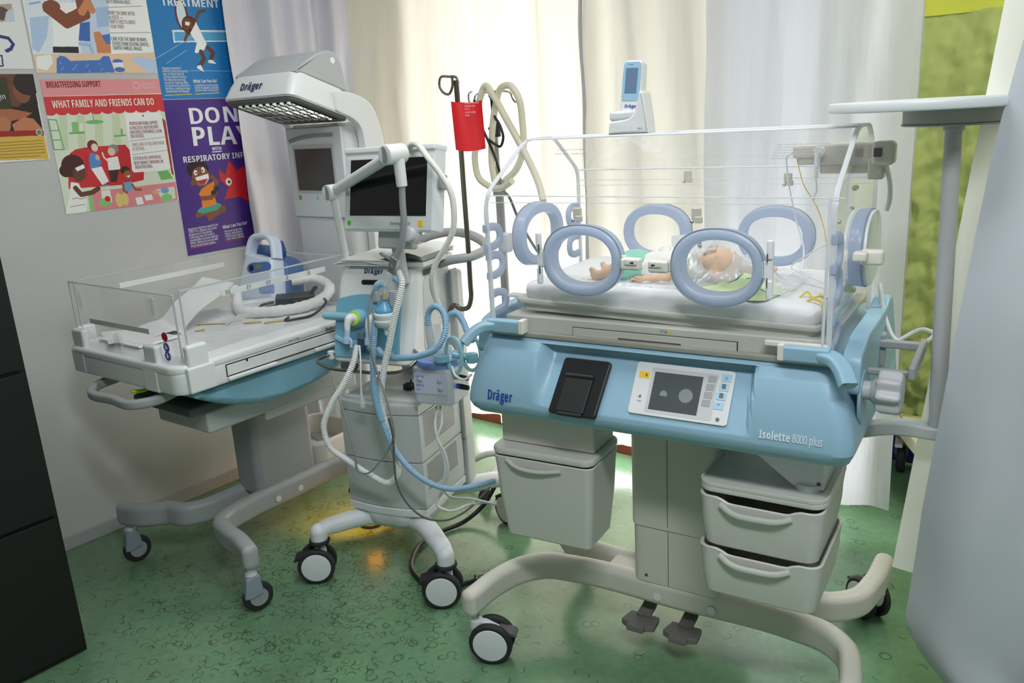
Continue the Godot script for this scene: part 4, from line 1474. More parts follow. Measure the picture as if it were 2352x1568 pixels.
		if kx < 0: g.tube([V3(kx + 0.004, 0.072, 0.065), V3(kx + 0.011, 0.066, 0.066), V3(kx + 0.012, 0.045, 0.064)], 0.005, 10)
		part("tube_collar", g, mat("collar_blue", Color("a8c6dc"), 0.3), vb)
	g = G.new()
	g.x = ht
	g.cyl(V3(-0.047, 0.072, 0.028), V3(-0.047, 0.095, 0.028), 0.0155, -1, 20, 0.002)
	var tf := part("water_trap", g, mat("trap_cap", Color("5d6d7d"), 0.3), o)
	g = G.new()
	g.x = ht
	g.cyl(V3(-0.047, 0.03, 0.028), V3(-0.047, 0.072, 0.028), 0.012, 0.0135, 20, 0.003)
	part("trap_cup", g, mat("trap_cup", Color("2f4660"), 0.15), tf)
	text(head, "lettering", "Dräger", 0.0155, ht * Transform3D(Basis(), V3(-0.071, 0.293, 0.0035)), M["logo_navy"], true)
	g = G.new()
	g.x = ht
	g.prism(G.rrect(0.066, 0.0155, 0.0075, 5, V2(-0.046, 0.257)), 0.0, 0.0028, 0.0008)
	part("status_window", g, M["black_plastic"], head)
	g = G.new()
	for k in 9: g.box(V3(0.1178, 1.028, -0.235 - k * 0.006), V3(0.003, 0.018, 0.003))
	part("side_vent", g, M["dark_grey"], head)
	g = G.new()
	g.x = Transform3D(Basis(V3(0, 0, 1), V3(0, 1, 0), V3(-1, 0, 0)), V3(0.116, 0, 0))
	var sp := G.round_poly([[V2(-0.2, 0.775), 0.02], [V2(-0.225, 1.01), 0.03], [V2(-0.36, 1.03), 0.02], [V2(-0.375, 0.775), 0.02]], 0.02)
	if Geometry2D.is_polygon_clockwise(sp): sp.reverse()
	g.prism(sp, -0.003, 0.002, 0.0015)
	part("side_panel", g, mat("panel_pale", Color("cfd2d2"), 0.4), head)
	g = G.new().tube([V3(-0.12, 0.78, -0.13), V3(-0.185, 0.775, -0.11), V3(-0.203, 0.765, -0.06), V3(-0.15, 0.753, -0.04), V3(-0.05, 0.75, -0.035), V3(0.05, 0.75, -0.035), V3(0.13, 0.763, -0.045), V3(0.155, 0.79, -0.09), V3(0.11, 0.8, -0.14)], 0.0052, 10)
	part("steel_rail", g, M["steel"], o)
	g = G.new().cyl(V3(-0.187, 0.785, -0.115), V3(-0.187, 0.758, -0.115), 0.012, -1, 16, 0.003)
	part("rail_mount", g, wh, o)
	g = G.new().box(V3(-0.13, 0.735, -0.13), V3(0.05, 0.04, 0.05), 0.015, 3)
	part("head_foot", g, M["dark_grey"], o)
	# screen unit, turned a little further
	var mo := Node3D.new()
	mo.name = "monitor"
	o.add_child(mo, true)
	mo.rotation.y = -deg_to_rad(12.5)
	var mt := Transform3D(Basis(V3(0, 0, 1), deg_to_rad(1.1)) * Basis(Vector3.RIGHT, -deg_to_rad(11.0)), V3(0.065, 1.305, -0.125))
	g = G.new()
	g.x = mt
	g.prism(G.rrect(0.364, 0.25, 0.008, 3), -0.05, 0.0, 0.005)
	var case_ := part("screen_case", g, M["cool_white"], mo)
	g = G.new()
	g.x = mt
	g.box(V3(0, 0.118, -0.024), V3(0.368, 0.018, 0.058), 0.005, 2)
	part("top_cap", g, M["white_plastic"], case_)
	g = G.new()
	g.x = mt
	g.prism(G.rrect(0.352, 0.212, 0.004, 2, V2(0, -0.012)), 0.0, 0.0015)
	part("bezel", g, mat("bezel_pale", Color("d8dddd"), 0.4), case_)
	g = G.new()
	g.x = mt
	g.box(V3(0.0, 0.006, 0.0015), V3(0.31, 0.168, 0.0022))
	part("screen", g, mat("screen_black", Color("0b0b0d"), 0.08), case_)
	g = G.new()
	g.x = mt
	g.lathe([V2(0.008, 0), V2(0.007, 0.002)], V3(-0.158, -0.1, 0.0015), Vector3.BACK, 16)
	part("power_key", g, M["green_key"], case_)
	g = G.new()
	g.x = mt
	g.box(V3(0.135, -0.1, 0.002), V3(0.018, 0.018, 0.002), 0.001, 1)
	part("alarm_key", g, M["yellow"], case_)
	text(case_, "lettering", "Babylog VN500", 0.0085, mt * Transform3D(Basis(), V3(0.015, -0.101, 0.0017)), M["print_grey"], false, false, "Droid Sans", 2.0)
	g = G.new()
	g.x = mt
	g.lathe([V2(0.02, 0), V2(0.022, 0.004), V2(0.021, 0.02), V2(0.018, 0.022)], V3(0.098, -0.132, 0.0), Vector3.BACK, 28)
	part("turn_knob", g, wh, mo)
	g = G.new()
	g.x = mt
	g.lathe([V2(0.027, -0.02), V2(0.027, 0.0), V2(0.024, 0.002)], V3(0.098, -0.132, 0.0), Vector3.BACK, 28)
	part("knob_base", g, M["light_grey"], mo)
	g = G.new()
	g.x = mt
	g.box(V3(0.188, 0.02, -0.03), V3(0.014, 0.045, 0.03), 0.005, 2)
	part("side_grip", g, M["mid_grey"], mo)
	g = G.new()
	g.x = mt
	g.box(V3(0.0, -0.14, -0.05), V3(0.14, 0.07, 0.035), 0.008, 2)
	g.cyl(V3(-0.02, -0.28, -0.1), V3(-0.02, -0.12, -0.06), 0.02, -1, 20)
	part("screen_neck", g, M["light_grey"], mo)
	# grey push handle behind
	g = G.new().sweep(G.curve([V3(0.04, 1.02, -0.45), V3(-0.02, 1.09, -0.48), V3(0.05, 1.115, -0.5), V3(0.14, 1.115, -0.5), V3(0.21, 1.095, -0.48), V3(0.255, 1.075, -0.42), V3(0.235, 1.062, -0.36), V3(0.16, 1.05, -0.34), V3(0.1, 1.03, -0.36)], 8), G.rrect(0.03, 0.03, 0.012, 4), false, true, 1.0, Vector3.UP)
	part("push_handle", g, mat("handle_grey", Color("a6a7a8"), 0.45), o)
	# jointed tube arm
	var h0 := V3(-0.137, 1.296, -0.155)
	var h1 := V3(0.196, 1.412, 0.02)
	g = G.new().cyl(V3(-0.143, 1.04, -0.2), h0 - V3(0, 0.02, 0), 0.0115, -1, 18)
	g.cyl(h0 + V3(-0.006, 0, 0.026), h0 + V3(0.01, 0, -0.04), 0.0245, -1, 28, 0.004)
	g.cyl(h0, h1, 0.0165, -1, 20)
	g.cyl(h1 + V3(-0.01, 0, 0.03), h1 + V3(0.012, 0, -0.036), 0.028, -1, 28, 0.005)
	g.cyl(h1 + V3(0.012, -0.01, -0.008), h1 + V3(0.015, -0.09, -0.008), 0.0165, 0.0155, 20, 0.003)
	var arm := part("tube_arm", g, M["white_plastic"], o)
	for q in [h0 + V3(-0.006, 0, 0.0265), h1 + V3(-0.01, 0, 0.0305)]:
		g = G.new().cyl(q, q + V3(-0.001, 0, 0.0015), 0.022, -1, 28)
		part("joint_cap", g, M["mid_grey"], arm)
	g = G.new().tube([V3(0.211, 1.325, 0.012), V3(0.208, 1.28, 0.012), V3(0.205, 1.22, 0.01), V3(0.19, 1.16, 0.008), V3(0.165, 1.115, 0.005)], 0.0095, 12)
	part("flexible_neck", g, M["mid_grey"], arm)
	g = G.new()
	g.at(V3(0.155, 1.098, 0.005), V3(0, -10, -25)).box(Vector3.ZERO, V3(0.026, 0.052, 0.018), 0.004, 2)
	g.box(V3(-0.03, 0.012, 0.002), V3(0.05, 0.006, 0.012), 0.002, 1)
	g.lathe([V2(0.007, 0), V2(0.006, 0.003)], V3(0.0, -0.004, 0.009), Vector3.BACK, 14)
	part("hose_clamp", g, mat("clamp_grey", Color("8a8d90"), 0.35, 0.4), arm)
	# bent steel pole with its hook
	g = G.new().tube([V3(0.224, 1.61, -0.35), V3(0.224, 1.3, -0.35), V3(0.2235, 0.97, -0.35), V3(0.222, 0.92, -0.35), V3(0.21, 0.892, -0.35), V3(0.185, 0.884, -0.352), V3(0.155, 0.895, -0.355), V3(0.138, 0.88, -0.36), V3(0.132, 0.85, -0.365)], 0.0082, 12)
	var pole := part("infusion_pole", g, mat("pole_steel", Color("7d766c"), 0.25, 1.0), o)
	g = G.new().tube([V3(0.232, 1.6, -0.35), V3(0.225, 1.618, -0.35), V3(0.2, 1.622, -0.35), V3(0.172, 1.622, -0.35), V3(0.165, 1.6, -0.35), V3(0.175, 1.578, -0.35), V3(0.195, 1.57, -0.348), V3(0.213, 1.59, -0.342), V3(0.216, 1.625, -0.34)], 0.004, 8)
	part("hook", g, M["steel"], pole)
	# clamp plate and dark frame on the right flank
	g = G.new().box(V3(0.135, 0.93, -0.4), V3(0.012, 0.16, 0.05), 0.005, 2)
	part("side_rail_plate", g, M["mid_grey"], o)

func build_ventilator_extras() -> void:
	var o: Vector3 = VENT[0]
	var yaw: float = VENT[1]
	# red tag on the pole
	var g := G.new()
	g.sheet(func(u: float, v: float) -> Vector3:
		var a := u * PI * 0.5
		return V3(lerpf(0.214, 0.306, u), lerpf(1.402, 1.548, v) - 0.006 * sin(u * 3.0), -0.334 + 0.012 * sin(u * 5.0 + v) - 0.012 * u), 24, 12)
	g.sheet(func(u: float, v: float) -> Vector3: return V3(lerpf(0.214, 0.306, u), lerpf(1.402, 1.548, v) - 0.006 * sin(u * 3.0), -0.366 + 0.01 * sin(u * 5.0 + v) + 0.02 * u), 24, 12)
	var tg := solo("red_tag", g, M["red"], "red plastic tag wrapped round the bent steel pole", "tag", o, yaw, "", 60)
	for k in 5: text(tg, "lettering", ["Do not remove", "before use", "0123", "check daily", "filter"][k], 0.0055, Transform3D(Basis(Vector3.UP, -0.06), V3(0.258, 1.54 - k * 0.009, -0.326)), mat("tag_print", Color("f0b4b4"), 0.6), false, false, "Droid Sans", 3.0)
	# open booklets and papers on top of the head
	g = G.new()
	g.sheet(func(u: float, v: float) -> Vector3: return V3(lerpf(-0.185, 0.02, u), 1.062 + 0.02 * sin(PI * clampf(u * 1.1, 0, 1)) * (0.6 + 0.4 * v), lerpf(-0.17, -0.4, v)), 20, 4)
	for k in 5: g.box(V3(-0.07, 1.0595 + k * 0.0042, -0.285 - 0.004 * (k % 2)), V3(0.215 - 0.012 * k, 0.0034, 0.22), 0.0012, 1)
	solo("paper_stack", g, M["paper"], "stack of loose white papers on the left of the ventilator top", "papers", o, yaw)
	g = G.new()
	g.box(V3(0.075, 1.064, -0.28), V3(0.15, 0.014, 0.2), 0.002, 1)
	for k in 4:
		g.sheet(func(u: float, v: float) -> Vector3: return V3(lerpf(-0.005, 0.15, u), 1.073 + k * 0.004 + 0.012 * sin(u * PI * 0.9) * (1.0 + 0.2 * k), lerpf(-0.18 + 0.004 * k, -0.4, v)), 16, 3)
	solo("notebook", g, M["paper"], "open white booklet with curling pages behind the tube clamp", "notebook", o, yaw)
	# heated humidifier hanging on the right
	var h := thing("humidifier", "grey heated humidifier with a periwinkle lid on the ventilator's right side", "humidifier", o, yaw)
	g = G.new()
	var row := []
	for q in [[0.655, 0.95], [0.662, 1.0], [0.73, 1.0], [0.762, 0.99], [0.768, 0.96]]:
		var r := PackedVector3Array()
		for w in G.rrect(0.138 * q[1], 0.13 * q[1], 0.02, 5): r.append(V3(0.214 + w.x, q[0], -0.115 - w.y))
		row.append(r)
	g.rings(row)
	part("body", g, mat("humidifier_grey", Color("c3c8d2"), 0.4), h)
	g = G.new().box(V3(0.212, 0.722, -0.0492), V3(0.112, 0.066, 0.002), 0.0008, 1)
	var lb := part("label_plate", g, mat("label_lilac", Color("c4c8de"), 0.5), h)
	for k in 4: text(lb, "lettering", ["Heater", "37 °C", "Menu", "On"][k], 0.0075, Transform3D(Basis(), V3(0.162, 0.744 - k * 0.014, -0.048)), mat("print_blue", Color("4a5fc0"), 0.5), false, false, "Droid Sans", 2.0)
	for q in [V2(0.178, 0.735), V2(0.245, 0.735), V2(0.245, 0.71)]:
		g = G.new().lathe([V2(0.0085, 0), V2(0.008, 0.003), V2(0.004, 0.0045)], V3(q.x, q.y, -0.0482), Vector3.BACK, 16)
		part("dial", g, mat("dial_grey", Color("b4b7c4"), 0.4), lb)
	g = G.new().lathe([V2(0.058, 0.766), V2(0.069, 0.768), V2(0.072, 0.776), V2(0.071, 0.79), V2(0.064, 0.794), V2(0.05, 0.792)], V3(0.214, 0, -0.115), Vector3.UP, 40)
	part("lid_ring", g, mat("periwinkle", Color("7f9ede"), 0.35), h)
	g = G.new().lathe([V2(0.046, 0.79), V2(0.046, 0.81), V2(0.04, 0.825), V2(0.02, 0.835), V2(0.012, 0.84), V2(0.012, 0.9), V2(0.0001, 0.9)], V3(0.226, 0, -0.1), Vector3.UP, 32)
	part("water_chamber", g, M["film"], h)
	g = G.new().cyl(V3(0.226, 0.87, -0.05), V3(0.226, 0.92, -0.045), 0.0135, 0.0115, 18, 0.002)
	g.cyl(V3(0.226, 0.83, -0.06), V3(0.226, 0.872, -0.05), 0.017, 0.014, 18, 0.002)
	part("chamber_port", g, M["clear_plastic"], h)
	g = G.new().cyl(V3(0.255, 0.795, -0.06), V3(0.255, 0.815, -0.06), 0.027, 0.025, 24, 0.003)
	part("blue_base", g, mat("teal_plastic", Color("86bed0"), 0.2), h)
	for q in [[0.738, "lime"], [0.708, "connector_blue"]]:
		g = G.new().cyl(V3(0.278, q[0], -0.09), V3(0.296, q[0], -0.088), 0.0085, -1, 16, 0.001)
		if q[1] == "connector_blue": mat("connector_blue", Color("3557d0"), 0.4)
		var cn := part("connector", g, M[q[1]], h)
		g = G.new().cyl(V3(0.294, q[0], -0.088), V3(0.325, q[0] - 0.002, -0.085), 0.009, 0.0075, 16, 0.002)
		part("plug", g, M["black_plastic"], cn)
	# teal tube holder beside it: two loops and a socket
	var th := thing("tube_holder", "teal plastic tube holder with open loops between humidifier and incubator", "tube holder", o, yaw)
	g = G.new()
	for q in [[V3(0.295, 0.815, -0.06), 0.3], [V3(0.34, 0.818, -0.085), -0.3]]:
		var lp := []
		for k in 20:
			var a := TAU * k / 20
			lp.append(q[0] + V3(0.028 * cos(a), 0.055 * sin(a), 0.02 * cos(a) * q[1]))
		g.sweep(lp, G.rrect(0.012, 0.008, 0.003, 3), true, false, 1.0, Vector3.BACK)
	part("loop", g, mat("teal_pale", Color("9ccad8"), 0.25), th)
	g = G.new().cyl(V3(0.29, 0.82, -0.06), V3(0.345, 0.805, -0.08), 0.013, 0.01, 18, 0.002)
	g.cyl(V3(0.345, 0.79, -0.08), V3(0.345, 0.82, -0.08), 0.018, -1, 20, 0.004)
	part("socket", g, M["teal_plastic"], th)
	g = G.new().tube([V3(0.285, 0.78, -0.06), V3(0.3, 0.755, -0.05), V3(0.33, 0.745, -0.05), V3(0.35, 0.76, -0.06)], 0.004, 8)
	part("clip", g, M["white_plastic"], th)
	# plug and cable tidy lying on the modules
	g = G.new().box(V3(0.045, 0.653, -0.2), V3(0.03, 0.02, 0.03), 0.004, 2)
	g.box(V3(0.055, 0.668, -0.2), V3(0.006, 0.018, 0.004))
	solo("mains_plug", g, M["black_plastic"], "black mains plug lying on the compressor lid", "plug", o, yaw)
	g = G.new().box(V3(0.08, 0.65, -0.24), V3(0.1, 0.022, 0.05), 0.004, 2)
	solo("socket_strip", g, M["white_plastic"], "white socket strip lying on the compressor lid beside the humidifier", "socket strip", o, yaw)
	# Y-piece with flow sensor, filter and clips hanging from the tube arm
	var y := thing("patient_wye", "clear and blue breathing Y-piece with filter hanging from the tube arm", "breathing connector", o, yaw)
	g = G.new().cyl(V3(0.144, 1.075, 0.004), V3(0.125, 1.035, 0.006), 0.0125, 0.011, 16, 0.001)
	g.cyl(V3(0.125, 1.035, 0.006), V3(0.118, 1.012, 0.006), 0.0085, -1, 14)
	part("adapter", g, M["clear_plastic"], y)
	g = G.new().cyl(V3(0.119, 1.015, 0.006), V3(0.115, 0.998, 0.006), 0.009, -1, 14, 0.001)
	part("sensor_insert", g, mat("amber_insert", Color("c9b98a"), 0.3), y)
	g = G.new().lathe([V2(0.009, 0.028), V2(0.012, 0.02), V2(0.026, 0.008), V2(0.029, 0.0), V2(0.028, -0.01)], V3(0.112, 0.962, 0.008), Vector3.UP, 28)
	part("filter_top", g, mat("filter_blue", Color("5f9fc6"), 0.25), y)
	g = G.new().lathe([V2(0.03, 0.0), V2(0.033, -0.004), V2(0.033, -0.01), V2(0.029, -0.022), V2(0.033, -0.024), V2(0.033, -0.03), V2(0.026, -0.042), V2(0.008, -0.05), V2(0.006, -0.07)], V3(0.111, 0.958, 0.008), Vector3.UP, 28)
	part("filter_bowl", g, mat("bowl_frost", Color("dfe6e9"), 0.15), y)
	g = G.new()
	g.tube([V3(0.115, 1.045, 0.01), V3(0.1, 1.04, 0.012), V3(0.088, 1.02, 0.01)], 0.011, 12)
	g.tube([V3(0.135, 1.062, 0.0), V3(0.155, 1.055, -0.006), V3(0.172, 1.04, -0.006)], 0.011, 12)
	part("wye_branch", g, mat("branch_blue", Color("8fb9cf"), 0.3), y)
	g = G.new()
	g.box(V3(0.09, 1.005, 0.014), V3(0.022, 0.034, 0.016), 0.005, 2)
	g.box(V3(0.145, 1.0, 0.008), V3(0.022, 0.05, 0.016), 0.005, 2)
	g.box(V3(0.15, 0.972, 0.008), V3(0.014, 0.024, 0.016), 0.005, 2)
	part("hose_clip", g, mat("clip_grey", Color("a9adb1"), 0.4), y)

func line(called: String, pts: Array, r: float, m: Material, label: String, cat: String, f: Array, n := 8, group := "") -> MeshInstance3D:
	return solo(called, G.new().tube(pts, r, n, 8), m, label, cat, f[0], f[1], group, 60)

func build_hoses() -> void:
	var expiratory := [V3(-0.045, 0.827, -0.060), V3(-0.044, 0.783, -0.030), V3(-0.068, 0.719, 0.000), V3(-0.112, 0.650, 0.020), V3(-0.143, 0.571, 0.030), V3(-0.129, 0.513, 0.030), V3(-0.064, 0.471, 0.030), V3(0.005, 0.427, 0.020), V3(0.069, 0.405, 0.015), V3(0.100, 0.433, 0.015), V3(0.104, 0.512, 0.020), V3(0.090, 0.568, 0.020), V3(0.077, 0.638, 0.020), V3(0.079, 0.709, 0.020), V3(0.096, 0.780, 0.020), V3(0.124, 0.863, 0.020), V3(0.150, 0.944, 0.020), V3(0.169, 1.008, 0.010), V3(0.175, 1.051, 0.000), V3(0.159, 1.078, -0.010)]
	var inspiratory := [V3(0.037, 0.822, -0.050), V3(0.052, 0.814, -0.040), V3(0.092, 0.810, -0.020), V3(0.161, 0.817, 0.000), V3(0.233, 0.836, 0.020), V3(0.291, 0.865, 0.030), V3(0.311, 0.899, 0.020), V3(0.308, 0.933, 0.000), V3(0.287, 0.965, -0.020), V3(0.259, 0.972, -0.030), V3(0.233, 0.951, -0.040), V3(0.227, 0.912, -0.040)]
	var blue_drop := [V3(0.078, 0.989, -0.000), V3(0.077, 0.901, 0.020), V3(0.069, 0.810, 0.035), V3(0.064, 0.741, 0.035)]
	var blue_straight := [V3(0.064, 0.741, 0.035), V3(0.069, 0.678, 0.035), V3(0.080, 0.622, 0.035)]
	var blue_loop := [V3(0.080, 0.622, 0.035), V3(0.116, 0.536, 0.040), V3(0.164, 0.477, 0.040), V3(0.222, 0.432, 0.030), V3(0.271, 0.404, 0.000), V3(0.321, 0.394, -0.050), V3(0.374, 0.389, -0.120)]
	var blue_behind := [V3(0.283, 0.923, -0.060), V3(0.293, 0.941, -0.060), V3(0.313, 0.946, -0.060), V3(0.337, 0.928, -0.050), V3(0.362, 0.895, -0.030), V3(0.383, 0.873, -0.020)]
	var gas_hose := [V3(0.178, 1.422, -0.100), V3(0.203, 1.433, -0.080), V3(0.241, 1.429, -0.050), V3(0.280, 1.393, -0.030), V3(0.313, 1.350, -0.030), V3(0.340, 1.302, -0.030), V3(0.346, 1.247, -0.030), V3(0.338, 1.193, -0.030), V3(0.308, 1.143, -0.030), V3(0.277, 1.102, -0.030), V3(0.258, 1.053, -0.030), V3(0.252, 0.997, -0.050), V3(0.260, 0.962, -0.060)]
	var sensor_line := [V3(0.117, 1.041, 0.010), V3(0.092, 1.028, 0.020), V3(0.076, 0.996, 0.030), V3(0.072, 0.932, 0.040), V3(0.085, 0.815, 0.050), V3(0.111, 0.723, 0.055), V3(0.129, 0.642, 0.055), V3(0.128, 0.584, 0.050), V3(0.101, 0.536, 0.045), V3(0.060, 0.485, 0.045), V3(0.007, 0.442, 0.045), V3(-0.019, 0.443, 0.040), V3(-0.029, 0.505, 0.040), V3(-0.049, 0.587, 0.030), V3(-0.075, 0.661, 0.020), V3(-0.107, 0.731, 0.000)]
	var dark_line := [V3(0.122, 0.643, 0.060), V3(0.130, 0.581, 0.060), V3(0.128, 0.505, 0.065), V3(0.134, 0.436, 0.070), V3(0.163, 0.374, 0.070), V3(0.213, 0.328, 0.060), V3(0.258, 0.305, 0.020), V3(0.283, 0.296, -0.050), V3(0.315, 0.321, -0.200)]
	var twin_a := [V3(0.205, 0.636, -0.090), V3(0.215, 0.582, -0.050), V3(0.233, 0.549, -0.030), V3(0.254, 0.501, -0.030), V3(0.259, 0.450, -0.030), V3(0.229, 0.373, -0.030), V3(0.215, 0.331, -0.020), V3(0.245, 0.312, -0.030), V3(0.290, 0.306, -0.100), V3(0.345, 0.284, -0.180)]
	var twin_b := [V3(0.218, 0.637, -0.090), V3(0.238, 0.592, -0.050), V3(0.230, 0.556, -0.030), V3(0.245, 0.507, -0.030), V3(0.250, 0.452, -0.030), V3(0.237, 0.389, -0.030), V3(0.242, 0.353, -0.050), V3(0.292, 0.326, -0.100), V3(0.349, 0.280, -0.170)]
	var probe := [V3(-0.022, 0.834, -0.040), V3(-0.011, 0.788, -0.020), V3(-0.007, 0.737, -0.005), V3(-0.008, 0.688, 0.000)]
	var power_cable := [V3(-0.092, 0.130, -2.938), V3(-0.147, 0.060, -2.900), V3(-0.215, 0.020, -2.862), V3(-0.311, 0.012, -2.796), V3(-0.370, 0.012, -2.728), V3(-0.393, 0.012, -2.637), V3(-0.393, 0.012, -2.558), V3(-0.372, 0.012, -2.500), V3(-0.322, 0.012, -2.433), V3(-0.241, 0.012, -2.406), V3(-0.192, 0.012, -2.440), V3(-0.156, 0.012, -2.455)]
	var hw := mat("hose_white", Color("e3e5e5"), 0.35)
	var hb := mat("hose_blue", Color("8fb5d2"), 0.35)
	var o: Vector3 = VENT[0]
	var yaw: float = VENT[1]
	solo("breathing_hose", G.new().hose(expiratory, 0.0095, 0.0062, 0.22), hw, "white ribbed breathing hose looping from the left valve up to the Y-piece", "hose", o, yaw, "", 60)
	solo("breathing_hose", G.new().hose(inspiratory, 0.0092, 0.0062, 0.2), hb, "blue ribbed hose from the right valve to the humidifier chamber", "hose", o, yaw, "", 60)
	var bl := thing("breathing_hose", "long blue ribbed hose hanging from the Y-piece past the modules to the incubator", "hose", o, yaw)
	part("ribbed_length", G.new().hose(blue_drop, 0.0088, 0.0062, 0.2), hb, bl, 60)
	part("smooth_sleeve", G.new().tube(blue_straight, 0.0115, 12), mat("sleeve_blue", Color("8dbbd8"), 0.3), bl, 60)
	part("ribbed_length", G.new().hose(blue_loop, 0.0088, 0.0055, 0.14), hb, bl, 60)
	solo("breathing_hose", G.new().hose(blue_behind, 0.0092, 0.0055, 0.16), hb, "short blue ribbed hose arching behind the incubator's left latch", "hose", o, yaw, "", 60)
	line("gas_hose", gas_hose, 0.0085, mat("hose_cream_white", Color("e4e2dc"), 0.4), "smooth white gas hose arching from the ventilator screen down its right side", "hose", VENT, 10)
	line("sensor_cable", sensor_line, 0.0032, mat("cable_grey", Color("8f9290"), 0.5), "thin grey sensor cable hanging in a loop before the modules", "cable", VENT)
	line("sensor_cable", dark_line, 0.0034, M["dark_grey"], "thin dark cable sweeping from the modules to the incubator base", "cable", VENT)
	line("heater_cable", twin_a, 0.0042, mat("cable_white", Color("d5d8da"), 0.5), "pale cable from the humidifier, the one kinking to the left at its foot", "cable", VENT)
	line("heater_cable", twin_b, 0.0042, mat("cable_white", Color("d5d8da"), 0.5), "pale cable from the humidifier, crossing its twin in front of the vents", "cable", VENT)
	var pr := line("temperature_probe", probe, 0.0026, M["white_plastic"], "thin white probe line with a clear connector hanging before the modules", "probe", VENT)
	var g := G.new().cyl(V3(-0.008, 0.66, 0.0), V3(-0.008, 0.692, 0.0), 0.008, 0.004, 14, 0.001)
	g.cyl(V3(-0.008, 0.645, 0.0), V3(-0.008, 0.662, 0.0), 0.009, -1, 14, 0.001)
	part("connector", g, M["clear_plastic"], pr)
	var pc := solo("power_cable", G.new().tube(power_cable, 0.0085, 12, 8), mat("cable_black", Color("19191b"), 0.3), "thick black mains cable looping over the green floor behind the ventilator wheel", "cable", Vector3.ZERO, 0.0, "", 60)
	g = G.new().cyl(V3(-0.2, 0.014, -2.435), V3(-0.165, 0.016, -2.455), 0.006, -1, 14)
	g.cyl(V3(-0.168, 0.016, -2.453), V3(-0.14, 0.018, -2.466), 0.015, 0.013, 18, 0.003)
	part("plug", g, M["steel"], pc)

